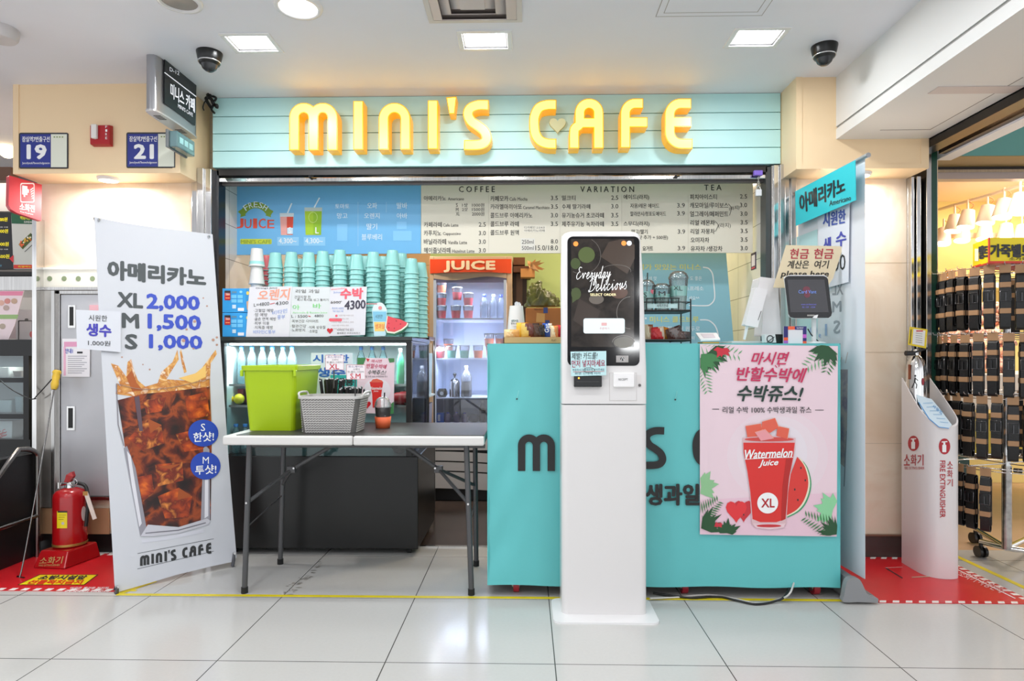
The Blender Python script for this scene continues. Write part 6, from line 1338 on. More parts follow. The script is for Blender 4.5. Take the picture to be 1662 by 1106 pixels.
# juice cups in the cooler
def jcup(loc, lab, col, h=.088, sc=1):
    t = thing('juice_cup', lab, 'juice cup', loc, 'lidded juice cups in the cooler')
    b = MB(); b.lathe([(.030, 0), (.031, .003), (.040, h), (.041, h+.003)], loc, 20, clear('#e6e8ea', .1, .12)); b.build('cup_wall', t)
    b = MB(); b.lathe([(.0315, .002), (.0375, h*.66)], loc, 20, col); b.build('juice_label', t)
    b = MB(); b.lathe([(.042, h), (.043, h+.006), (.039, h+.011), (1e-5, h+.011)], loc, 20, clear('#dfe3e6', .15, .25)); b.build('lid', t)
    return t
cR, cO, cG, cD, cA = M('#d84a58', .3), M('#f0805a', .3), M('#6fae9a', .35), M('#c83048', .3), M('#e9b03a', .3)
jy = FY+.085
def JX(px): return X(px, jy)
jl_ = [(716.5, 0, 0, cR, 'bottom red juice cup of the far-end stack on the top cooler shelf'), (716.5, 0, 1, cR, 'middle red juice cup of the far-end stack on the top cooler shelf'), (716.5, 0, 2, cO, 'top orange-red juice cup of the far-end stack on the top cooler shelf'),
 (740, 0, 0, cR, 'bottom red juice cup of the second stack on the top cooler shelf'), (742, 0, 1.45, cR, 'red juice cup topping the second stack in the cooler'), (760, 0, 0, cR, 'bottom red juice cup of the stack beside the cooler water bottles'), (760, 0, 1, cR, 'top red juice cup of the stack beside the cooler water bottles'),
 (728, 1, .55, cO, 'small orange juice cup at the left of the second cooler shelf'), (714.5, 1, 0-.0, cD, 'deep red juice cup at the front left of the second cooler shelf'), (794, 1, .95, cO, 'upper salmon juice cup beside the white paper cup in cooler'), (812, 1, .95, cO, 'salmon juice cup at the right edge of the second cooler shelf'),
 (733, 1, 0, cG, 'green labelled juice cup, left of the pair in the cooler'), (754, 1, 0, cG, 'green labelled juice cup, right of the pair in the cooler'), (776, 1, 0, cO, 'orange juice cup with yellow base on the second cooler shelf'), (797, 1, 0, cO, 'orange juice cup half hidden by the teal counter edge')]
for px, sh, lv_, col, lab in jl_:
    zz_ = SH[sh]+.001+lv_*.0965; yy = jy+(.09 if lv_ in (.55,) else 0); jcup((X(px, yy), yy, zz_), lab, col)
for i, px in enumerate((786, 801, 813)):
    bottle((X(px, jy+.02*i), jy+.02*i, SH[0]+.001), .185, .033, M('#3a50d0', .4) if i != 1 else M('#e8eaee', .4), clear('#dfe8f4', .12, .3, '#c8d4e4'), 'clear water bottle in cooler, '+('blue cap, nearest the juice cups', 'white cap, the middle one', 'blue cap, against the right side')[i], 'water bottles in the cooler')
c = (X(738, jy), jy, SH[2]+.001); t2 = thing('steel_canister', 'polished steel canister with a round knob in the cooler', 'canister', c)
b = MB(); b.lathe([(.040, 0), (.040, .115), (.036, .122)], c, 24, st_bright); b.build('canister_wall', t2); b = MB(); b.lathe([(.036, .12), (.022, .138), (.006, .145), (.006, .16), (.013, .168), (.014, .178), (.006, .186), (1e-5, .187)], c, 20, M('#22242a', .2, .6)); b.build('lid', t2)
t2 = bottle((X(757, jy), jy, SH[2]+.001), .24, .042, M('#c8ccd4', .3), clear('#d8dee6', .12, .15), 'tall glass bottle half full of dark syrup in the cooler', 'syrup bottles', liq=M('#2a1c1c', .2), name='syrup_bottle', neck=.28)
c = (X(718, jy), jy, SH[2]+.001); t2 = thing('dark_jar', 'squat dark jar with a round white label in the cooler', 'jar', c)
b = MB(); b.lathe([(.028, 0), (.040, .02), (.040, .04), (.03, .06), (.028, .065)], c, 20, M('#2a2418', .2)); b.build('jar_body', t2); b = MB(); b.tube([(c[0], c[1]-.041, c[2]+.03), (c[0], c[1]-.038, c[2]+.03)], .014, 16, M('#dcdcd4', .4)); b.build('jar_label', t2)
zf = zd0+.001
b = MB(); b.box(X(707, jy), X(721, jy), jy-.02, jy+.04, zf, zf+.07, M('#2f6fd0', .4)); b.box(X(711, jy), X(715, jy), jy-.0215, jy-.02, zf+.01, zf+.06, WHITE); one(b, 'milk_carton', 'blue and white carton on the cooler floor', 'carton')
for i, (px, hh) in enumerate(((727, .075), (741, .078), (754, .073))): bottle((X(px, jy), jy, zf), hh, .026, M('#3038c0', .4), M('#8a7a9a', .3), 'small blue-capped bottle on cooler floor, '+('next to the carton', 'the middle one', 'furthest from the carton')[i], 'blue-capped bottles on the cooler floor', name='yogurt_bottle')
for i, px in enumerate((783, 797)): bottle((X(px, jy), jy, zf), .165, .024, M('#c8c8c8', .3), M('#1f1a20', .15), ('dark glass bottle on the cooler floor, fully in view', 'dark glass bottle on the cooler floor at the counter edge')[i], 'dark bottles on the cooler floor', name='dark_bottle')
b = MB(); b.ball((X(769, jy), jy+.02, zf+.03), .05, M('#4a4250', .4, noise=.3, nscale=40), 14, .03); one(b, 'fruit_bag', 'purple wrapped bag on the cooler floor beside the dark bottles', 'bag')
# things stored beside the case, behind its side glass
t2 = thing('side_shelf', 'pale shelf unit with plastic tubs between the case and the cooler', 'shelf', (X(684, 4.3), 4.3, 0))
sx0, sx1 = X(669, 4.2), X(696, 4.2); b = MB(); b.box(sx0, sx1, 4.2, 4.5, Z(552, 4.2), Z(546, 4.2), M('#5a3a28', .4)); b.box(sx0, sx1, 4.2, 4.5, Z(646, 4.2), Z(643, 4.2), M('#c8d4d8', .3)); b.box(sx0, sx1, 4.2, 4.5, Z(700, 4.2)-.02, Z(697, 4.2), M('#8a8078', .4)); b.build('shelf_board', t2)
b = MB(); 
for x in (sx0, sx1-.01): b.box(x, x+.01, 4.48, 4.5, 0, Z(546, 4.2), grey_metal); b.box(x, x+.01, 4.2, 4.21, 0, Z(546, 4.2), grey_metal)
b.build('upright', t2)
for i, (y1, h_, col, lab) in enumerate(((643, .28, '#a8c4d0', 'tall frosted plastic tub on the middle board beside the cooler'), (697, .16, '#9a9ab0', 'lavender plastic tub on the lowest board beside the cooler'))):
    b = MB(); z0 = Z(y1, 4.2)+.001; loft(b, [rectring(sx0+.02, sx1-.012, 4.22, 4.42, z0, .02), rectring(sx0+.015, sx1-.006, 4.215, 4.43, z0+h_, .02)], M(col, .3)); one(b, 'plastic_tub', lab, 'tub')
# dark structure right of the cooler, with a ragged paper flower on top
t2 = thing('dark_cupboard', 'dark brown upright cupboard against the green wall beside the cooler', 'cupboard', (X(844, 4.9), 5.0, 0))
b = MB(); b.box(X(833, 4.9), X(855, 4.9), 4.9, 5.3, 0, Z(436, 4.9), M('#3a2a22', .5)); b.box(X(838, 4.9), X(848, 4.9), 4.893, 4.9, .1, Z(444, 4.9), M('#6a5040', .5)); b.build('cupboard_body', t2)
b = MB(); b.box(X(833, 4.8), X(862, 4.8), 4.8, 5.3, Z(442, 4.8), Z(432, 4.8), M('#5a3218', .5)); b.box(X(833, 4.85), X(852, 4.85), 4.85, 5.3, Z(430, 4.85), Z(418, 4.85), M('#6a3c1c', .5)); b.build('cupboard_top', t2)
rr = random.Random(8); b = MB(); c = P(862, 432, 4.75)
for k in range(16):
    q = rr.uniform(-1.2, 2.6); L_ = rr.uniform(.05, .11); tip = (c[0]+L_*cos(q*.8), c[1]-.03*rr.random(), c[2]+L_*sin(q)*.7); s1 = (c[0]+.02*cos(q+1.5), c[1]-.01, c[2]+.02*sin(q+1.5)); s2 = (c[0]+.02*cos(q-1.5), c[1]+.01, c[2]+.02*sin(q-1.5)); b.add([s1, tip, s2, (c[0], c[1]+.02, c[2])], [(0, 1, 2), (0, 3, 1), (2, 1, 3)], M('#e6b078', .6))
b.box(X(845, 4.75), X(868, 4.75), 4.75, 4.85, Z(450, 4.75), Z(436, 4.75), M('#c88a4c', .6)); one(b, 'paper_ornament', 'ragged tan paper ornament on the corner of the dark cupboard', 'ornament')
# cardboard box and green cabbage bag
t2 = thing('cardboard_box', 'brown cardboard box with blue tape below the dark green bundle', 'box', (X(885, 4.3), 4.4, 0))
b = MB(); b.box(X(853, 4.3), X(940, 4.3), 4.3, 4.6, Z(560, 4.3), Z(500, 4.3), M('#b06c30', .6, noise=.08, nscale=10)); b.build('box_body', t2, bevel=.003)
a = Art(frontal(4.298)); a.rect(882, 499.5, 889, 508.5, M('#1e3a80', .4)); a.poly([(871, 508), (884.5, 509.5), (884, 524), (870, 523)], M('#d09a54', .5)); a.rect(885, 520, 892, 532, M('#1e3a80', .4), 2); a.text('FRESH FRUIT', (867, 501, 881, 504), M('#5a3418', .5)); a.build('box_print', t2)
b = MB(); b.box(X(856, 4.35), X(936, 4.35), 4.34, 4.58, 0, Z(560, 4.3)-.002, M('#8a8480', .5)); one(b, 'back_counter', 'grey back counter behind the serving counter', 'counter')
b = MB(); rr = random.Random(21)
gb = P(880, 499, 4.45); vs = []; NA, NB = 40, 16
for j in range(NB+1):
    for i in range(NA):
        a_, e_ = 2*pi*i/NA, pi/2*j/NB; f_ = 1+.10*sin(a_*5+e_*4)+.08*sin(a_*11-e_*9)+.05*sin(a_*17+e_*13); vs.append((gb[0]+.112*cos(a_)*cos(e_)**.8*f_, gb[1]+.09*sin(a_)*cos(e_)**.8*f_, gb[2]+.005+.125*sin(e_)*f_*(1-.25*cos(a_))))
b.add(vs, [(j*NA+i, j*NA+(i+1) % NA, (j+1)*NA+(i+1) % NA, (j+1)*NA+i) for j in range(NB) for i in range(NA)], M('#4c5222', .4, noise=.45, nscale=22), True); b.add(vs[:NA], [tuple(range(NA))[::-1]], M('#4c5222', .4))
one(b, 'green_bundle', 'dark olive wrapped bundle lying on the cardboard box', 'bundle')

# --- things on the serving counter
def on(px, Y): return (X(px, Y), Y, czt+.0015)
t2 = thing('snack_tray', 'shallow brown cardboard tray of wrapped snacks on the counter', 'tray', on(865, 3.05))
x0, x1 = X(817, 2.98), X(913, 2.98); z0 = czt+.001; z1 = Z(547.5, 2.98); kb = M('#c99a66', .6); b = MB()
b.box(x0, x1, 2.98, 2.984, z0, z1, kb); b.box(x0, x1, 3.20, 3.204, z0, z1, kb); b.box(x0, x0+.004, 2.98, 3.204, z0, z1, kb); b.box(x1-.004, x1, 2.98, 3.204, z0, z1, kb); b.box(x0, x1, 2.98, 3.204, z0, z0+.003, kb); b.build('tray_wall', t2)
a = Art(frontal(2.979)); a.text('PLAT', (895, 551, 903, 554.5), M('#6a4a2c', .5)); a.build('tray_print', t2)
def pouch(name, label, group, px0, py0, px1, py1, Y, cols, tilt=0.0, zb0=None, words=None, cat='snack'):
    """puffed wrapper with crimped ends"""
    m = MB(); nx, nz = 10, 8; cx_, cz_ = (px0+px1)/2, (py0+py1)/2; w, h = abs(px1-px0)/F*Y, abs(py1-py0)/F*Y; c = P(cx_, cz_, Y); ms = [M(k, .22) for k in cols]
    for sd in (-1, 1):
        vs = []
        for j in range(nz+1):
            for i in range(nx+1):
                u, v = i/nx*2-1, j/nz*2-1; pf = max(0, (1-abs(u)**3))*max(0, 1-abs(v)**4); d = .016*pf*sd+.002*sin(i*2.3+j*1.7)*pf
                uu, vv = u*w/2*(1-.04*v*v), v*h/2; ca, sa = cos(tilt), sin(tilt); vs.append((c[0]+uu*ca-vv*sa, c[1]+d+(.0005*sd), c[2]+uu*sa+vv*ca))
        o = len(m.v); 
        for j in range(nz):
            for i in range(nx):
                k = (min(len(ms)-1, int((i+j*.4)/(nx+nz*.4)*len(ms)))); q = [j*(nx+1)+i, j*(nx+1)+i+1, (j+1)*(nx+1)+i+1, (j+1)*(nx+1)+i]; m.add([vs[z] for z in q], [(0, 1, 2, 3)], ms[k], True)
    if words:
        g, fs = glyphs(words, .04); mt_ = WHITE; vs = []
        for u, v in g: uu, vv = (u-.5)*w*.62, (v-.5)*h*.35; ca, sa = cos(tilt), sin(tilt); vs.append((c[0]+uu*ca-vv*sa, c[1]-.0185, c[2]+uu*sa+vv*ca))
        m.add(vs, fs, mt_)
    o = one(m, name, label, cat, group); return o
G_ = 'wrapped snacks in the cardboard tray'
pouch('bagel', 'pale wrapped ring roll at the left end of the tray', G_, 818, 535, 843, 550, 3.04, ['#e8c890', '#e0a860'])
pouch('snack_pack', 'yellow snack pack behind the ring roll in the tray', G_, 838, 524, 858, 549, 3.10, ['#f0c040', '#d89020'])
pouch('snack_pack', 'brown chocolate snack pack in the middle of the tray', G_, 846, 525, 876, 549, 3.05, ['#e0c060', '#6a3a30', '#3a2a2a'])
pouch('snack_pack', 'dark wafer pack with white lettering in the tray', G_, 866, 527, 884, 550, 3.03, ['#4a3428', '#2c2422'], words=None)
pouch('snack_pack', 'bright blue snack pack in the cardboard tray', G_, 880, 525, 896, 549, 3.06, ['#2a5ab8', '#2a5ab8', '#e8d8c0'])
pouch('snack_pack', 'cream and orange snack pack beside the kiosk', G_, 893, 529, 906, 550, 3.05, ['#f0e0b8', '#e09050'])
pouch('snack_pack', 'red snack pack partly hidden by the kiosk edge', G_, 902, 528, 918, 548, 3.09, ['#c82838', '#d84a40'])
a = Art(frontal(3.026)); rot = [(871, 532), (873, 548)]; a.text('Mon', ((871, 548), (871, 530), (880, 530), (880, 548)), WHITE, .05); a.text('Gat', ((884, 540), (884, 526), (891, 526), (891, 540)), WHITE, .05); one(a, 'snack_lettering', 'white lettering on the dark and blue snack packs', 'lettering')
c = on(838, 3.27); t2 = thing('pepper_holder', 'tall white paper cup of sachets with dark lettering on counter', 'cup', c)
b = MB(); zc2 = c[2]; hh = Z(497, 3.27)-zc2; b.lathe([(.052, 0), (.047, hh*.35), (.034, hh)], c, 24, WH); b.build('cup_wall', t2); b = MB(); b.lathe([(.0525, .012), (.048, hh*.34)], c, 24, M('#8fcfe0', .4)); b.build('cup_band', t2)
a = Art(frontal(3.215)); a.rect(829, 518, 842, 529, WHITE, 0); a.text('설탕시럽', (830, 519, 841, 523), M('#1c5a50', .4), .04); a.text('빨대는셀프', (829.5, 524, 841.5, 527), INK, .02); a.build('cup_label', t2)
b = MB(); rr = random.Random(4)
for k in range(8): q = P(836+rr.random()*9, 490+rr.random()*4, 3.27); b.hexa([(q[0]-.004, 3.25+k*.005, zc2+hh-.03), (q[0]+.004, 3.25+k*.005, zc2+hh-.03), (q[0]+.004, 3.252+k*.005, zc2+hh-.03), (q[0]-.004, 3.252+k*.005, zc2+hh-.03), (q[0]-.004, 3.25+k*.005, q[2]), (q[0]+.004, 3.25+k*.005, q[2]), (q[0]+.004, 3.252+k*.005, q[2]), (q[0]-.004, 3.252+k*.005, q[2])], WH if k % 2 else M('#c8ccd0', .4))
b.build('sachet', t2)
# wire rack right of the kiosk
RYa, RYb = 3.08, 3.27; t2 = thing('wire_rack', 'small black two-tier wire rack on the counter beside the kiosk', 'rack', (X(1065, 3.17), 3.17, czt))
xl, xr = X(985, RYa), X(1121, RYa); zt2, zb2 = Z(505, RYa), Z(553, RYa); b = MB()
for x in (xl, xr):
    for y in (RYa, RYb): b.tube([(x, y, czt+.0015), (x, y, Z(486, RYa))], .0035, 8, black)
b.build('upright', t2)
for z in (zt2, zb2): b = MB(); b.box(xl, xr, RYa, RYb, z-.004, z, black); b.tube([(xl, RYa, z+.002), (xr, RYa, z+.002)], .004, 8, black); b.build('rack_shelf', t2)
b = MB(); zr = Z(491, RYa); 
for y in (RYa, RYb): b.tube([(xl, y, zr), (xr, y, zr)], .0025, 8, black)
for x in (xl, xr): b.tube([(x, RYa, zr), (x, RYb, zr)], .0025, 8, black)
b.tube(spline([(X(1050, RYa-.01), RYa-.006, zt2), (X(1050, RYa-.01), RYa-.006, Z(487, RYa)), (X(1054, RYa), RYa-.006, Z(485, RYa)), (X(1098, RYa), RYa-.006, Z(485, RYa)), (X(1101, RYa), RYa-.006, Z(487, RYa)), (X(1101, RYa), RYa-.006, zt2)], 4), .0025, 8, black); b.build('guard_rail', t2)
a = Art(frontal(RYa-.004)); a.slab([(1049, 493.5), (1100, 493.5), (1100, 500.5), (1049, 500.5)], M('#bcd4d4', .4), .001); a.text('사이즈안내', (1066, 494, 1084, 499), INK, .02); a.build('rack_label', t2)
def samplecup(px, lab, ytop, r0, r1, mat_, words, dome=True, straw=False):
    Y = 3.18; c = (X(px, Y), Y, zt2+.001); hh = Z(ytop, Y)-c[2]; t3 = thing('sample_cup', lab, 'cup', c, 'sample size cups on the wire rack')
    b = MB(); b.lathe([(r0, 0), (r0, .003), (r1, hh*.8), (r1*1.03, hh*.81)], c, 24, clear('#e2eeee', .1, .15)); b.build('cup_wall', t3)
    b = MB(); b.lathe([(r0*1.005, .012), (r0+(r1-r0)*.8, hh*.62)], c, 24, mat_); b.build('cup_print', t3)
    b = MB(); b.lathe([(r1*1.05, hh*.8), (r1*1.06, hh*.84), (r1*.9, hh*.93), (r1*.6, hh*.99), (r1*.2, hh)], c, 24, clear('#eef2f2', .14, .08)); b.build('lid', t3)
    if straw: b = MB(); b.tube([(c[0], c[1], c[2]+.02), (c[0]+.006, c[1], c[2]+hh+.035)], .003, 8, black); b.build('straw', t3)
    return c, hh
mint = clear('#a8dcd6', .08, .7, '#9ad4cc')
samplecup(1049, 'small mint sample cup with a black straw beside the kiosk', 455, .032, .040, mint, 'S', straw=True)
samplecup(1074, 'medium mint sample cup lettered M on the wire rack', 461, .034, .042, mint, 'M')
samplecup(1101, 'tallest clear sample cup lettered XL on the wire rack', 441, .036, .046, mint, 'XL')
a = Art(frontal(3.128)); a.text('M', (1069, 473, 1080, 480), INK, .04); a.text('윗잔', (1068, 482, 1080, 487.5), INK, .03); a.text('XL', ((1093, 464), (1107, 465), (1108, 472), (1093, 471)), INK, .0); a.poly([(1056, 470), (1061, 471), (1060, 478), (1056, 475)], M('#c05a68', .4)); a.text('S', (1044, 475, 1050, 483), INK, .02); one(a, 'cup_lettering', 'marker letters S, M and XL on the sample cups', 'lettering')
G_ = 'wrapped snacks on the lower rack'
pouch('snack_pack', 'cream snack pack on the rack against the kiosk', G_, 1046, 527, 1060, 554, 3.14, ['#e8d0b0', '#a86848'])
pouch('snack_pack', 'red snack pack with a round badge on the rack', G_, 1055, 531, 1078, 553, 3.13, ['#c82a34', '#d83a3c', '#e8d0b8'], .1)
pouch('snack_pack', 'orange snack pack leaning on the rack', G_, 1072, 532, 1090, 552, 3.16, ['#e8983c', '#d87828'], -.3)
pouch('snack_pack', 'brown silver snack pack in the middle of the lower rack', G_, 1082, 531, 1108, 553, 3.13, ['#5a3a34', '#8a7a78', '#4a3430'], .35)
pouch('snack_pack', 'dark snack pack at the right end of the lower rack', G_, 1098, 538, 1120, 553, 3.12, ['#6a5450', '#4a3c3c'], -.1)
# little white calculator stand
c = on(1148, 3.15); t2 = thing('card_tray', 'small white slanted card tray on the counter by the rack', 'tray', c)
b = MB(); q = [P(1129, 543, 3.2), P(1163, 543, 3.2), P(1169, 553, 3.1), P(1137, 554, 3.1)]; q = [(p[0], p[1], max(p[2], czt+.004)) for p in q]; b.prism(q, (0, 0, .008), M('#f0eef0', .35)); b.build('tray_top', t2, bevel=.002)
b = MB(); b.box(q[3][0]+.01, q[2][0]-.005, 3.10, 3.19, czt+.001, czt+.012, M('#c89a3c', .5)); b.build('tray_base', t2)
b = MB(); g2 = [tuple(q[0][i]*.25+q[3][i]*.25+q[1][i]*.25+q[2][i]*.25 for i in range(3))]; b.prism([(p[0]*.6+g2[0][0]*.4, p[1]*.6+g2[0][1]*.4, p[2]+.0085+(g2[0][2]-p[2])*.4) for p in q], (0, 0, .001), M('#d8ccd4', .4)); b.build('tray_slot', t2)
# blue poster board at the back
YP = 3.98; a = Art(frontal(YP)); a.slab([(1000, 405), (1178, 405), (1191, 558), (1196, 861), (1000, 861)], M('#8fc4d4', .45), .02); YY = M('#e6e27a', .5); WP = M('#eef4f8', .5)
a.text('메가 맛있는 미니스', (1035, 429, 1138, 438.5), YY, .03); a.text('도 좋은', (1120, 449, 1139, 455.5), WP, .01); a.text('미니스의 맛', (1036, 449, 1066, 455.5), WP, .01); a.text('에스프레소', (1104, 465, 1142, 472), WP, .01); a.text('드세요^^', (1112, 481, 1135, 487.5), WP, .01)
a.line([(1141, 434), (1150, 436), (1156, 444), (1158, 456), (1160, 478), (1159, 487), (1154, 493.5), (1146, 496.5), (1118, 496)], 2, WP, smooth=5)
a.text('미니스 콜드브루', (1055, 514, 1134, 523.5), YY, .03); a.ell(1048, 517, 1.6, 1.6, WP); a.line([(1136, 519.5), (1149, 520), (1158, 526), (1163, 534), (1166, 545)], 2, WP, smooth=5); a.text('직접 내린 원두로', (1075, 530, 1136, 538), WP, .01); a.text('만든 커피', (1100, 546, 1127, 552), WP, .01)
one(a, 'blue_poster_board', 'tall pale blue poster board behind the counter with yellow headings', 'poster')
# small poster on the white tile wall
b = MB(); yy0, yy1 = 3.78, 3.86; z0_, z1_ = Z(438, 3.8), Z(411, 3.8); b.box(1.344, 1.3465, yy0, yy1, z0_, z1_, M('#3a2448', .5)); b.box(1.3435, 1.344, yy0+.012, yy1-.012, z0_+.02, z1_-.014, M('#e0d8dc', .5)); b.box(1.3432, 1.3435, yy0+.012, yy1-.012, z0_+.004, z0_+.014, M('#c8405a', .5)); one(b, 'wall_sticker', 'small purple-framed sticker on white tiles by the opening', 'sticker')
# back of a white monitor with its arm
t2 = thing('pos_terminal', 'tilted white payment terminal seen from behind its stand', 'terminal', on(1225, 3.12)); YR = 3.05
def slabpx(m, pts, Y, th, mat): q = [P(x, y, Y) for x, y in pts]; m.prism(q, (0, th, 0), mat)
b = MB(); slabpx(b, [(1226, 466), (1246, 470), (1230, 532), (1209, 528)], 3.0, .05, M('#e6e3e4', .4)); b.build('terminal_back', t2, bevel=.006)
b = MB(); slabpx(b, [(1234, 449.5), (1262, 453), (1268, 545), (1236, 545), (1240, 480), (1230, 468)], 3.06, .10, M('#e2dedf', .4)); b.build('terminal_stand', t2, bevel=.008)
b = MB(); slabpx(b, [(1211, 529), (1215, 530), (1210, 552), (1207, 551)], 3.02, .012, M('#e8e6e8', .4)); b.build('terminal_arm', t2)
b = MB(); slabpx(b, [(1230, 520), (1231, 520), (1236, 505), (1235, 505)], 2.999, .002, K2); b.build('slot', t2)
b = MB(); b.box(X(1190, 3.0), X(1275, 3.0), 3.02, 3.3, czt+.001, Z(554, 3.0), M('#c6c8c8', .4)); b.build('terminal_base', t2, bevel=.003)
# customer display
t2 = thing('customer_display', 'dark square customer screen with white edge above the counter', 'screen', on(1312, 2.96)); YS = 2.925
b = MB(); o = [(1276, 449), (1282, 446.5), (1338, 446.5), (1343, 450), (1350.5, 509), (1347, 516.5), (1290, 517.5), (1284, 513)]
q = [P(x, y, YS) for x, y in o]; b.prism(q, (0, .03, 0), M('#e6e6e8', .3)); b.build('screen_housing', t2, bevel=.004)
a = Art(frontal(YS-.004)); o2 = [(1273.5, 453), (1276, 449.5), (1280, 448.2), (1337, 448.2), (1342, 450.5), (1344, 454), (1350.3, 508), (1349, 513), (1345, 516), (1290, 516.6), (1283, 515), (1280, 510)]
a.slab([(x, y) for x, y in o2], M('#17161a', .12), .004); a.poly([(1278, 454), (1338, 454), (1345, 507), (1283, 507)], M('#3b3a3e', .15, emit=.25), 1)
a.ell(1309, 470, 6, 5, M('#6a3440', .3, emit=.2), 2); a.ell(1310, 479, 5, 4.5, M('#6a3440', .3, emit=.2), 2); a.text('Card Vant', (1296, 471, 1325, 476.5), M('#6a86d0', .3, emit=.5), .0, l=3); a.text('www.cardvant.net', (1300, 493, 1325, 495.5), M('#6a6ac8', .3, emit=.4), l=3); a.text('02 123  1234', (1302, 497.5, 1323, 500), M('#6a6ac8', .3, emit=.4), l=3); a.rect(1310, 511, 1322, 513.5, M('#9a9894', .3), 2); a.build('screen_face', t2)
b = MB(); b.tube([P(1321, 514, 2.965), (X(1321, 2.965), 2.965, czt+.002)], .011, 12, M('#d6dadb', .3)); b.build('screen_pole', t2); b = MB(); b.lathe([(.05, 0), (.05, .006), (.02, .010)], on(1321, 2.965), 20, M('#d6dadb', .3)); b.build('screen_foot', t2)
a = Art(frontal(YS-.008)); a.slab([(1319, 516), (1323, 512), (1328, 511), (1326, 517)], M('#f0f0f0', .3), .01); a.build('cable_clip', t2)
# cash sign behind the screen
a = Art(on_plane((X(1300, 2.978), 2.978, czt), (0, -1, .10))); a.slab([(1276, 398), (1369, 400), (1352, 452), (1340, 470), (1255, 467)], M('#d8c8a8', .5), .003)
a.text('현금', (1283, 404, 1313, 420), M('#a8283c', .5), .02, .15); a.text('현금', (1322, 404, 1353, 420), M('#a8283c', .5), .02, .15); a.text('계산은', (1278, 423, 1313, 436), K, .02, .2); a.text('여기', (1322, 423, 1346, 436), K, .02, .2); a.text('please here', (1267, 440, 1345, 452), K, .03, .2)
one(a, 'cash_sign', 'tan leaning sign reading 현금 현금 계산은 여기 please here', 'sign')
# payment card holder with its colour border
a = Art(frontal(2.91)); ox, oy = 1272, 530
for q, c_ in (((1272, 530, 1279, 548), '#23206a'), ((1272, 548, 1279, 553), '#e8562c'), ((1272, 553, 1279, 558), '#a45ab8'), ((1279, 530, 1290, 535.5), '#e8603c'), ((1290, 530, 1309, 535.5), '#2a2470'), ((1303, 535, 1309, 543), '#2a2470'), ((1303, 543, 1309, 549), '#c05ac0'), ((1303, 549, 1309, 554), '#23206a'), ((1303, 554, 1309, 558), '#e8562c')): a.rect(*q, M(c_, .4), 1)
a.slab([(1272, 530), (1309, 530), (1309, 558), (1272, 558)], M('#d8d8dc', .4), .004); a.rect(1280, 537, 1302, 558, M('#dcdce0', .4), 1); a.text('PAYMENT', (1293, 531.5, 1304, 534), WHITE, l=3)
one(a, 'payment_stand', 'small payment stand with navy, orange and violet border', 'stand')
t2 = thing('card_reader', 'black box with a white printed end beside the payment stand', 'card reader', on(1256, 2.98))
b = MB(); b.box(X(1258, 2.96), X(1271, 2.96), 2.96, 3.0, czt+.0015, Z(543, 2.96), black); b.build('reader_body', t2, bevel=.003)
b = MB(); slabpx(b, [(1241, 543), (1258, 542.5), (1260, 556.5), (1242, 556.5)], 2.955, .04, M('#dcdcdc', .3)); b.build('reader_end', t2, bevel=.002)
a = Art(frontal(2.953)); a.line(arc(1250, 550.5, 5, 5.5, 0, 360, 20), 1.6, INK, 1); a.line([(1245, 556), (1257, 547)], 1.2, INK, 2); a.build('reader_print', t2)
b = MB(); b.tube(spline([P(1311, 534, 2.96), P(1318, 545, 2.96), P(1330, 556, 2.96)], 6), .0025, 6, black); one(b, 'cable', 'thin black cable hanging behind the customer screen pole', 'cable')
# warm lamps in the cafe
for x, y, w_, lab in ((-.9, 4.45, 1.0, 'left part of the cafe'), (.35, 4.45, .9, 'middle of the cafe'), (1.0, 4.75, .8, 'right part of the cafe')):
    t2 = thing('ceiling_light', 'warm flat ceiling lamp over the '+lab, 'ceiling light', (x, y, 2.4), 'cafe ceiling lamps'); b = MB(); b.box(x-.15, x+.15, y-.06, y+.06, 2.385, 2.399, M('#ffe6c0', .4, emit=3)); b.build('lamp_panel', t2); area('lamp_light', (x, y, 2.38), .3, SHOP_W*w_, (1, .82, .62), parent=t2, sy=.12)
# ============================================================ THE ACCESSORIES SHOP
peach = M('#ecd4bc', .6)
mb = MB(); mb.box(2.38, 7, 5.6, 5.7, 0, 2.5, M('#ecd98c', .6)); struct(mb, 'wall_shop_back')
mb = MB(); mb.box(2.30, 7, 3.95, 5.7, 2.42, 2.5, peach); struct(mb, 'ceiling_shop')
mb = MB(); mb.box(2.30, 2.38, 3.9, 5.7, 0, 2.5, M('#1f4a3c', .4)); struct(mb, 'wall_shop_left')
mb = MB(); mb.box(X(1537, 3.7), 7, 3.70, 3.90, 2.226, 2.8, M('#5f9a92', .5)); mb.box(X(1537, 3.7), 7, 3.703, 3.90, 2.222, 2.226, M('#a08a5c', .5)); struct(mb, 'wall_shop_header')
mb = MB(); mb.box(2.38, 7, 3.90, 3.93, Z(280, 3.9), 2.222, M('#2a2422', .4)); mb.box(2.38, 7, 3.89, 3.93, Z(285, 3.9), Z(280.5, 3.9), st_bright); mb.box(2.38, 7, 3.90, 3.96, Z(295, 3.9), Z(285, 3.9), M('#b8a8a2', .4)); struct(mb, 'trim_5')
area('shop_ceiling_lamp', (4.0, 4.6, 2.38), 1.0, BELT_W, (1, .85, .70), sy=.8); area('shop_front_fill', (3.2, 4.0, 2.1), .5, BELT_W*.35, (1, .85, .70), rot=(radians(50), 0, 0), sy=.3)  # the second area is an unseen fill added to brighten the spot lamps
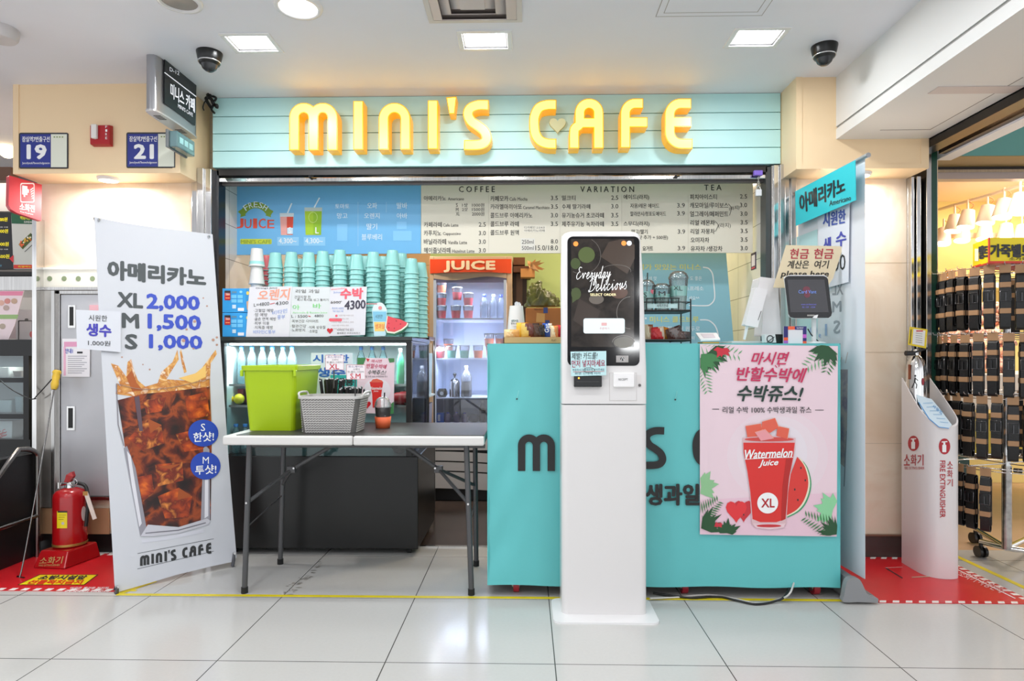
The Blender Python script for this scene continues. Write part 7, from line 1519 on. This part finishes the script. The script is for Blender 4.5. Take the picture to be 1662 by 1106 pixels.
# hat shelf
t = thing('wall_shelf', 'yellow shelf with a pale edge carrying the hats', 'shelf', (4, 5.4, 1.6)); zs_ = Z(462, 5.2)
b = MB(); b.box(2.45, 6.4, 5.2, 5.58, zs_-.03, zs_, M('#f4e4a0', .5)); b.build('shelf_board', t); b = MB(); b.box(2.45, 6.4, 5.19, 5.2, zs_-.035, zs_+.004, M('#fff4d0', .4)); b.build('shelf_edge', t)
for x in (3.3, 4.4, 5.4): b = MB(); b.box(x, x+.03, 5.25, 5.58, zs_-.2, zs_-.03, M('#d8b838', .5)); b.build('bracket', t)
def hat(px, Y, r, label, col):
    c = (X(px, Y), Y, zs_+.001); t = thing('sun_hat', label, 'hat', c, 'brimmed hats on the shop shelf')
    b = MB(); b.lathe([(r*.55, .006), (r*.55, r*.25), (r*.5, r*.55), (r*.38, r*.72), (r*.15, r*.78), (1e-5, r*.78)], c, 24, M(col, .8, noise=.05, nscale=30)); b.build('crown', t)
    b = MB(); b.lathe([(r*.5, .012), (r*.8, .004), (r, -.0005+.001), (r*.99, .006), (r*.8, .012), (r*.54, .022)], c, 28, M(col, .8, noise=.05, nscale=30)); b.build('brim', t)
hat(1551, 5.3, .17, 'brown brimmed hat on the yellow shelf, nearer the green post', '#b98a5c'); hat(1584, 5.36, .15, 'pale brimmed hat on the shelf behind the yellow belt sign', '#e0b47c')
b = MB(); b.box(X(1532, 5.5), X(1566, 5.5), 5.55, 5.59, Z(500, 5.5), Z(470, 5.5), M('#f2f0dc', .5)); one(b, 'wall_panel', 'pale gridded panel under the hat shelf', 'panel')
# spot lamps on a track
t = thing('lamp_track', 'long pale lighting track on the shop ceiling', 'track', (4, 4.7, 2.38)); b = MB(); b.tube([P(1525, 340, 5.3), P(1690, 292, 4.1)], .012, 8, peach); b.build('track_rail', t)
b = MB(); b.box(3.2, 6, 5.28, 5.32, 2.05, 2.09, peach); b.build('cross_rail', t)
lp = None
def spot(px, py, Y, label, tilt=0.25, on_=True):
    global lp
    c = P(px, py, Y); r = .052
    t = thing('spot_lamp', label, 'spot lamp', c, 'white track spot lamps')
    ax = Vector((-.22, -.25*tilt, -1)).normalized(); u = ax.cross(Vector((0, 1, 0))).normalized(); w = ax.cross(u); cv = Vector(c)
    def pt(a_, r_, k): return tuple(cv+ax*a_+u*(r_*cos(k))+w*(r_*sin(k)))
    b = MB(); sg = 18; pr = [(-.075, .030), (-.07, .042), (.055, .058), (.06, .056)]; vs = [pt(a_, r_, 2*pi*k/sg) for a_, r_ in pr for k in range(sg)]
    b.add(vs, [(i*sg+k, i*sg+(k+1) % sg, (i+1)*sg+(k+1) % sg, (i+1)*sg+k) for i in range(3) for k in range(sg)], M('#f0d8c4', .4), True); b.add(vs[:sg], [tuple(range(sg))], M('#f0d8c4', .4)); b.build('lamp_body', t)
    b = MB(); vs = [pt(.052, .054, 2*pi*k/sg) for k in range(sg)]; b.add(vs, [tuple(range(sg))], M('#fff4e0', .4, emit=7)); b.build('lamp_face', t)
    b = MB(); b.tube([tuple(cv-ax*.05), tuple(cv-ax*.05+Vector((.0, 0, .06))), tuple(cv-ax*.05+Vector((.0, 0, .10)))], .007, 8, M('#e8c8ac', .4)); b.tube(spline([tuple(cv-ax*.07), tuple(cv-ax*.09+Vector((.03, -.01, .02))), tuple(cv-ax*.05+Vector((.0, 0, .09)))], 4), .003, 6, M('#b86a34', .5)); b.build('lamp_arm', t)
for i, (px, py) in enumerate(((1548, 364), (1569, 357), (1601, 350), (1628, 340), (1654, 332))): spot(px, py, 5.05-.2*i, 'white spot lamp on the shop track, %s from the green post' % ords[i])
for i, (px, py) in enumerate(((1531, 385), (1562, 380), (1598, 378), (1632, 378), (1658, 380))): spot(px, py, 5.2, 'white spot lamp in the rear row, %s from the green post' % ords[i], .8)
for i, (px, py, Y) in enumerate(((1530, 314, 4.6), (1554, 300, 4.35))):
    q = P(px, py, Y); b = MB(); b.lathe([(1e-5, -.004), (.06, -.002), (.065, 0)], (q[0], q[1], 2.419), 20, M('#fff2dc', .4, emit=8)); one(b, 'ceiling_light', ('round warm shop ceiling light nearest the green post', 'round warm shop ceiling light in front of the other')[i], 'ceiling light')
# display tables
t = thing('display_table', 'green-sided display table with a yellow band under the scarves', 'table', (3.3, 4.6, 0)); dx0 = X(1519, 4.2)
b = MB(); b.box(dx0, dx0+1.5, 4.2, 5.2, .74, Z(607, 4.2), M('#e8dccc', .4)); b.build('tabletop', t, bevel=.004); b = MB(); b.box(dx0, X(1577, 4.2), 4.22, 5.1, .06, .74, M('#12382c', .4)); b.build('side_cabinet', t)
b = MB(); b.box(X(1578, 4.6), dx0+1.5, 4.6, 5.1, .40, .64, M('#d8c23c', .5)); b.box(X(1578, 4.6), dx0+1.5, 4.62, 5.1, .36, .40, M('#4a3a1c', .5)); b.build('lower_cabinet', t)
rr = random.Random(31); scm = [blotch('scarf_%d' % k, c_, 26, 'VORONOI', .8) for k, c_ in enumerate((['#e8b49a', '#c87858', '#3a2c2c', '#f0d8c8'], ['#f0d0bc', '#d89a8a', '#6a4a48', '#e8c0a0'], ['#2a2424', '#a87860', '#e8c8b0', '#5a3a34'], ['#6a8a3c', '#e8c0a0', '#d88a6c', '#f4e0d0']))]
k = 0
for lv_ in range(6):
    for i in range(6):
        px = 1530+i*19+rr.uniform(-4, 4); py = 596-lv_*19+rr.uniform(-4, 4)
        if py < 480: continue
        c = P(px, py, 4.45+lv_*.07+rr.uniform(-.03, .03)); b = MB(); r = rr.uniform(.055, .075); vs = []
        b.ball(c, r, scm[k % 4], 12, r*.7)
        b.v = [(x+.012*sin(z*90+y*60), y+.012*sin(x*80), z+.01*sin(x*110+k)) for x, y, z in b.v]; 
        o = b.build('folded_scarf'); tag(o, '%s scarf, %s in the %s layer of the heap behind the belt rack' % (('brown and black', 'pink and grey', 'dark patterned', 'green and peach')[k % 4], ords[i], ords[lv_]), 'scarf', 'patterned scarves heaped in the shop'); k += 1
# belt rack
RX, RY, RR_ = SX(2.52, 3.36), 3.36, .285
t = thing('belt_rack', 'chrome revolving belt rack on black casters', 'display rack', (RX, RY, 0))
b = MB(); b.tube([(RX, RY, .10), (RX, RY, 1.545)], .017, 14, chrome); b.build('post', t); b = MB(); b.tube([(RX, RY, .09), (RX, RY, .52)], .022, 14, M('#a8a5a2', .25, 1.0, noise=.3, nscale=30)); b.build('post_sleeve', t)
tiers = [Z(436, 3.1), Z(545, 3.1), Z(646, 3.1), Z(766, 3.1)]
for zt_ in tiers:
    b = MB(); b.tube([(RX+RR_*cos(k*pi/16), RY+RR_*sin(k*pi/16), zt_+.012) for k in range(32)], .003, 6, chrome, closed=True); b.tube([(RX+(RR_-.05)*cos(k*pi/16), RY+(RR_-.05)*sin(k*pi/16), zt_-.01) for k in range(32)], .0025, 6, chrome, closed=True)
    for k in range(4): b.tube([(RX, RY, zt_+.005), (RX+RR_*cos(k*pi/2+.4), RY+RR_*sin(k*pi/2+.4), zt_+.012)], .003, 6, chrome)
    rg_ = b.build('ring', t)
    b = MB(); b.tube([(RR_, 0, zt_+.012), (RR_+.045, 0, zt_+.014), (RR_+.05, 0, zt_+.026)], .002, 5, chrome); hk = b.build('hook', rg_, local=True); ti_ = tiers.index(zt_); n_k = 0
    for k in range(31):
        a_ = 2*pi*(k+.25*ti_)/31
        if sin(a_) > .75 or n_k > 23: continue
        if n_k: hk = hk.copy(); COL.objects.link(hk)
        hk.rotation_euler = (0, 0, a_); n_k += 1
for q in (G(1592, 905), G(1583, 882), (2.9, 3.05, 0), (2.86, 3.66, 0)):
    b = MB(); b.tube([(RX, RY, .095), (q[0], q[1], .085)], .014, 10, chrome); b.build('base_arm', t)
    b = MB(); 
    for s_ in (-.014, .014): b.tube([(q[0]+s_-.007, q[1], .031), (q[0]+s_+.007, q[1], .031)], .031, 16, M('#141414', .35))
    b.tube([(q[0], q[1], .03), (q[0], q[1], .085)], .010, 8, M('#202020', .4)); b.build('caster', t)
for z in (.50, .60): b = MB(); b.tube([(RX+.02, RY-.02, z), (RX+.045, RY-.045, z)], .012, 10, black); b.build('clamp_knob', t)
LEA = M('#0b0a0a', .4, bump=.15, bscale=60); KR = M('#a47e5a', .6)
def belt_proto(loc, label, rot):
    t = thing('leather_belt', label, 'belt', (0, 0, 0), 'black belts hung on the revolving rack')
    b = MB(); w = .0200
    for rad_, y0, zt_, zb_, dx in ((.016, 0, -.045, -.285, 0), (.010, .002, -.05, -.262, .003), (.005, -.004, -.055, -.24, -.003)):
        pts = [(y0-rad_*cos(a), zt_+rad_*sin(a)) for a in [i*pi/6 for i in range(7)]]+[(y0+rad_*cos(a), zb_-rad_*sin(a)) for a in [i*pi/6 for i in range(7)]]
        th_ = .0035; n = len(pts); cy_ = y0
        inn = [(y0+(y-y0)*(1-th_/rad_), (zt_ if z > zt_ else zb_ if z < zb_ else z)+((z-zt_)*(1-th_/rad_) if z > zt_ else (z-zb_)*(1-th_/rad_) if z < zb_ else 0)) for y, z in pts]
        A = [(dx-w, y, z) for y, z in pts]+[(dx+w, y, z) for y, z in pts]; b.add(A, [(i, (i+1) % n, (i+1) % n+n, i+n) for i in range(n)], LEA, True)
        Bq = [(dx-w, y, z) for y, z in inn]+[(dx+w, y, z) for y, z in inn]; b.add(Bq, [((i+1) % n, i, i+n, (i+1) % n+n) for i in range(n)], LEA, True)
        for o_ in (0, n): b.add([A[i+o_] for i in range(n)]+[Bq[i+o_] for i in range(n)], [(i, (i+1) % n, (i+1) % n+n, i+n) for i in range(n)], LEA)
    b.build('strap', t, local=True)
    for z in (-.088, -.213):
        b = MB(); b.box(-.0215, .0215, -.021, .021, z-.0125, z+.0125, KR); b.build('paper_band', t, local=True, bevel=.002)
    b = MB(); b.box(-.0225, .0225, -.006, -.004, -.030, .010, KR); b.tube([(0, -.004, .004), (0, -.003, .016)], .002, 6, chrome); b.build('hang_card', t, local=True)
    b = MB(); b.tube([(-.021, -.019, -.115), (.021, -.019, -.115), (.021, -.021, -.165), (-.021, -.021, -.165)], .0024, 6, M('#5a5a5c', .2, 1.0), closed=True); b.box(-.0015, .0015, -.024, -.018, -.165, -.125, M('#5a5a5c', .2, 1.0)); b.build('buckle', t, local=True)
    t.location = loc; t.rotation_euler = (0, 0, rot); return t
bp0 = None; tn = ['top', 'second', 'third', 'lowest']
for ti, zt_ in enumerate(tiers):
    N = 31
    for k in range(N):
        a_ = 2*pi*(k+.25*ti)/N; x, y = RX+(RR_+.012)*cos(a_), RY+(RR_+.012)*sin(a_); px = 854+x/y*F
        if px > 1690 or sin(a_) > .75: continue
        if ti == 3 and not (pi*.85 < a_ < pi*1.24): continue
        rot = a_+pi/2+rs.uniform(-.16, .16); z = zt_+.004+rs.uniform(-.008, .003)
        lab = ('black belt with brown paper bands on the %s tier, %s round from the shop side' % (tn[ti], ords[len([1 for kk in range(k) if sin(2*pi*(kk+.25*ti)/N) <= .75 and 854+(RX+(RR_+.012)*cos(2*pi*(kk+.25*ti)/N))/(RY+(RR_+.012)*sin(2*pi*(kk+.25*ti)/N))*F <= 1690]) % 20]))
        if bp0 is None: bp0 = belt_proto((x, y, z), lab, rot)
        else: dup(bp0, (x, y, z), rot, lab)
# yellow sign on the rack
t = thing('belt_sign', 'yellow sign box lettered 가죽벨트 on top of the belt rack', 'sign', (RX, RY, 1.53)); zb_, zt_ = Z(428, 3.12), Z(389, 3.12); YE = M('#f0d81c', .4); b = MB()
xa, xb = X(1605, 3.12), X(1605, 3.12)+.5; dl = X(1579, 3.3)-X(1605, 3.12); b.prism([(xa, 3.12, zb_), (xa+.36, 3.12, zb_), (xa+.30, 3.40, zb_), (xa+dl, 3.30, zb_)], (0, 0, zt_-zb_), YE); b.prism([(xa+.002, 3.117, zb_-.006), (xa+.362, 3.117, zb_-.006), (xa+.3, 3.40, zb_-.006), (xa+dl-.003, 3.30, zb_-.006)], (0, 0, .010), M('#d83c2c', .4)); b.box(xa-.004, xa+.002, 3.115, 3.121, zb_, zt_, M('#d83c2c', .4)); b.build('sign_box', t)
a = Art(frontal(3.118)); a.text('가죽벨트', (1608, 397, 1674, 417), INK, .06); a.text('소가죽', (1638, 417.5, 1668, 423), INK, .04); a.build('sign_print', t)
sd = Vector((3.30-3.12, -dl, 0)).normalized(); a = Art(on_plane((xa-.0015, 3.12, 0), (-sd.x, -sd.y, 0))); 
a.text('벨트', ((1589, 400), (1603, 398), (1603, 419), (1589, 420)), INK, .05); a.rect(1582, 404, 1588, 424, M('#f0ecd0', .5)); a.build('side_print', t)

# ============================================================ THE FOOD COUNTER AT THE LEFT
mb = MB(); mb.box(-7, -2.66, 4.9, 5.0, 0, 2.6, M('#6a6664', .5)); struct(mb, 'wall_kitchen')
mb = MB(); mb.box(-2.72, -2.66, 3.60, 5.0, 0, 2.517, M('#cfcac4', .4)); struct(mb, 'wall_kitchen_side')
for i, (px, py) in enumerate(((14, 160), (12, 245))):
    c = P(px, py, 4.3); b = MB(); b.ball(c, .05, M('#ffe4b4', .4, emit=6), 16); tag(b.build('globe_lamp'), ('glowing globe lamp over the food counter, the upper one', 'glowing globe lamp over the food counter, the lower one')[i], 'lamp', 'globe lamps over the food counter')
area('kitchen_lamp', (-3.4, 3.9, 2.45), .5, 14, (1, .88, .75))
mb = MB(); mb.box(X(-60, 3.75), X(24, 3.75), 3.72, 3.78, Z(290, 3.75), Z(268, 3.75), M('#5a3c2c', .5)); one(mb, 'wood_beam', 'dark wooden beam over the food counter opening', 'beam')
def sheetbox(name, label, cat, pts, Y, th, col, art=None, group=None):
    a = Art(frontal(Y)); a.slab(pts, M(col, .4), th)
    if art: art(a)
    return one(a, name, label, cat, group)
def ar1(a):
    for k, (s_, y) in enumerate((('5,000원', 353), ('5,000원', 372), ('6,000원', 393), ('4,500원', 413))): a.text(s_, (-8, y, 12+k, y+7), M('#f0e020', .4, emit=.3), .04); 
    for y in (368, 404): a.text('시원한 국물', (-6, y, 13, y+1.8), WHITE)
    a.text('주문', (-3, 430, 3, 433), M('#7fc8e8', .4))
sheetbox('price_board', 'black menu board with yellow prices over the food counter', 'menu board', [(-60, 343), (18, 345), (22, 437), (-60, 439)], 3.90, .02, '#1d1e22', ar1)
def ar2(a):
    a.poly([(18, 346), (53, 346), (53, 364), (19, 363)], M('#1c5a3c', .4)); a.text('떡볶이순대', (33, 351, 53, 357), M('#e8e020', .4), .04, l=2); a.text('SUNDAE', (39, 359, 53, 362), WHITE, l=2)
    a.poly([(30, 397), (50, 378), (54, 388), (37, 405)], M('#4a5a24', .5)); 
    rr = random.Random(9)
    for k in range(22): s_ = rr.random(); a.ell(32+s_*20+rr.uniform(-2, 2), 398-s_*15+rr.uniform(-4, 4), 1.6, 1.6, M(rr.choice(['#d8b43c', '#c85a2c', '#e8e0d0', '#2c3a18', '#e86a3c']), .5), 2+k*.1, 8)
    a.line([(40, 409), (53, 397)], 1, INK); a.rect(22, 430, 53, 436, M('#d83020', .4)); a.text('특별메뉴', (29, 431.5, 51, 434.5), M('#f0e020', .4), .03); a.poly([(15, 420), (22, 414), (22, 427)], M('#d02a34', .4), 3)
sheetbox('food_picture_board', 'menu picture board of sliced rolls with a green heading', 'menu board', [(18, 346), (53, 347), (53, 437), (22, 437)], 3.88, .02, '#c8ccc8', ar2)
sheetbox('ceiling_panel_board', 'white panel above the black menu board', 'panel', [(-60, 292), (18, 292), (18, 343), (-60, 343)], 3.95, .02, '#d4d0cc')
mb = MB(); mb.box(X(-60, 3.85), X(56, 3.85), 3.85, 4.3, Z(470, 3.85), Z(446, 3.85), st); mb.box(X(-60, 3.85), X(56, 3.85), 3.84, 4.3, Z(446, 3.85), Z(439, 3.85), black); one(mb, 'cooker_hood', 'stainless hood under the menu boards', 'hood', bevel=.003)
mb = MB(); mb.box(X(-60, 4.4), X(60, 4.4), 4.4, 4.45, Z(600, 4.4), Z(440, 4.4), M('#c8c4c0', .3)); one(mb, 'kitchen_panel', 'pale grey kitchen wall panel behind the food counter', 'panel')
def ar3(a):
    a.poly([(-20, 473), (38, 473), (36, 480), (-20, 480)], M('#e88aa8', .4)); a.poly([(-20, 511), (30, 511), (28, 518), (-20, 518)], M('#9aba7a', .4))
    for x, y, c_ in ((12, 489, '#d89088'), (23, 489, '#c8a890'), (10, 500, '#c0a8a0'), (2, 492, '#e0b0a0'), (4, 530, '#b8a898')): a.ell(x, y, 5, 4.5, M(c_, .5), 2)
sheetbox('pink_menu_sheet', 'pink and white menu sheet leaning over the food case', 'menu sheet', [(-30, 472), (39, 472), (24, 528), (13, 553), (-30, 553)], 3.66, .003, '#f0dce0', ar3)
def ar4(a): a.line([(30, 521), (52, 521), (52, 552), (30, 552)], 1.6, INK, closed=True); a.ell(43, 519, 3, 2, M('#7a7a7a', .4), 3); a.ell(51, 543, 3, 5, M('#e07a7a', .4), 2); a.poly([(12, 520), (24, 512), (26, 550), (8, 551)], M('#e8d8dc', .4), 1)
sheetbox('white_appliance', 'white appliance front with a black-framed notice', 'appliance', [(25, 503), (56, 503), (56, 553), (25, 553)], 3.80, .2, '#e4e4e8', ar4)
# glass food case
t = thing('food_case', 'black-framed glass food case with lit shelves', 'display case', (-3.0, 3.8, 0)); fy = 3.62
b = MB(); b.box(-3.8, X(49, fy), fy, 4.2, 0, Z(716, fy), black); b.build('base', t); b = MB(); b.box(-3.8, X(80, fy)*0+X(56, fy), fy-.01, 4.2, Z(578, fy), Z(551, fy), black_gloss); b.build('top', t); b = MB(); b.box(X(40, fy), X(49, fy), fy-.01, fy+.03, Z(716, fy), Z(578, fy), black); b.build('post', t)
for y in (620, 680): b = MB(); b.box(-3.8, X(42, fy), fy-.005, 4.1, Z(y+2, fy), Z(y-6, fy), M('#1a1c20', .3)); b.build('shelf', t)
b = MB(); b.box(-3.8, X(42, fy), 4.1, 4.12, Z(716, fy), Z(578, fy), M('#c8d0d0', .4)); b.build('back_panel', t); b = MB(); b.box(-3.8, X(41, fy), fy, fy+.004, Z(716, fy), Z(578, fy), clear('#eef4f6', .06)); b.build('front_glass', t)
area('case_light', (-3.2, fy+.1, Z(581, fy)), .7, 3, (.9, 1, 1), parent=t, sy=.05)
for i, (px, y1, w_, h_, c_, lab) in enumerate(((6, 613, 20, 16, '#d8d4cc', 'white food tray on the upper shelf of the food case'), (28, 613, 16, 10, '#8a7a70', 'brown food tub on the upper shelf of the food case'), (8, 673, 22, 20, '#cfe0e0', 'pale tray on the middle shelf of the food case'), (30, 673, 14, 26, '#9ab0b4', 'grey-blue tub on the middle shelf of the food case'))):
    yy = fy+.10; b = MB(); x0, x1 = X(px-w_/2, yy), X(px+w_/2, yy); z0 = Z(y1+1, fy)+.001+.0; z0 = Z((620 if y1 < 650 else 680)-6, fy)+.001; loft(b, [rectring(x0+.006, x1-.006, yy, yy+.12, z0, .01), rectring(x0, x1, yy-.004, yy+.13, z0+h_/F*yy, .01)], M(c_, .3), True, True); one(b, 'food_tray', lab, 'tray')
def ar5(a):
    rr = random.Random(12)
    for k in range(9): a.line(arc(4+rr.uniform(-6, 8), 704+rr.uniform(-5, 5), 3, 3, 0, 300, 10), 1.2, M('#d83a34', .4), 2)
sheetbox('rice_bag', 'white bag with a red scribbled mark in the food case', 'bag', [(-14, 684), (20, 684), (19, 715), (-14, 715)], fy+.06, .08, '#e8e8e4', ar5)
# guard rail of bent steel tube
gx = -2.635; t = thing('guard_rail', 'bent steel tube guard rail by the food counter', 'rail', (gx, 3.3, 0)); b = MB()
b.tube([(gx, 3.40, .003), (gx, 3.40, .54)]+[(gx, 3.40-.13*(1-cos(q*pi/16)), .54+.06*sin(q*pi/16)) for q in range(1, 9)]+[(gx, 3.18, .52), (gx, 3.08, .42), (gx, 3.0, .28)], .014, 10, st_dark); b.build('rail_tube', t)
b = MB(); b.tube([(gx, 3.40, .225), (gx, 2.9, .215)], .012, 10, st_dark); b.build('cross_tube', t)
b = MB(); b.tube([(gx, 3.02, .003), (gx, 3.02, .32)], .012, 10, st_dark); b.build('rear_tube', t)
mb = MB(); mb.box(-2.72, -2.655, 2.9, 3.43, .0, .56, M('#1b1b1c', .4)); one(mb, 'black_panel', 'low black panel inside the steel guard rail', 'panel')
b = MB(); b.tube(spline([P(0, 617, 3.55), P(18, 632, 3.5), P(50, 648, 3.45), P(62, 640, 3.43), P(84, 616, 3.42)], 6), .003, 6, black); one(b, 'cable', 'thin black cable drooping across the food case glass', 'cable')
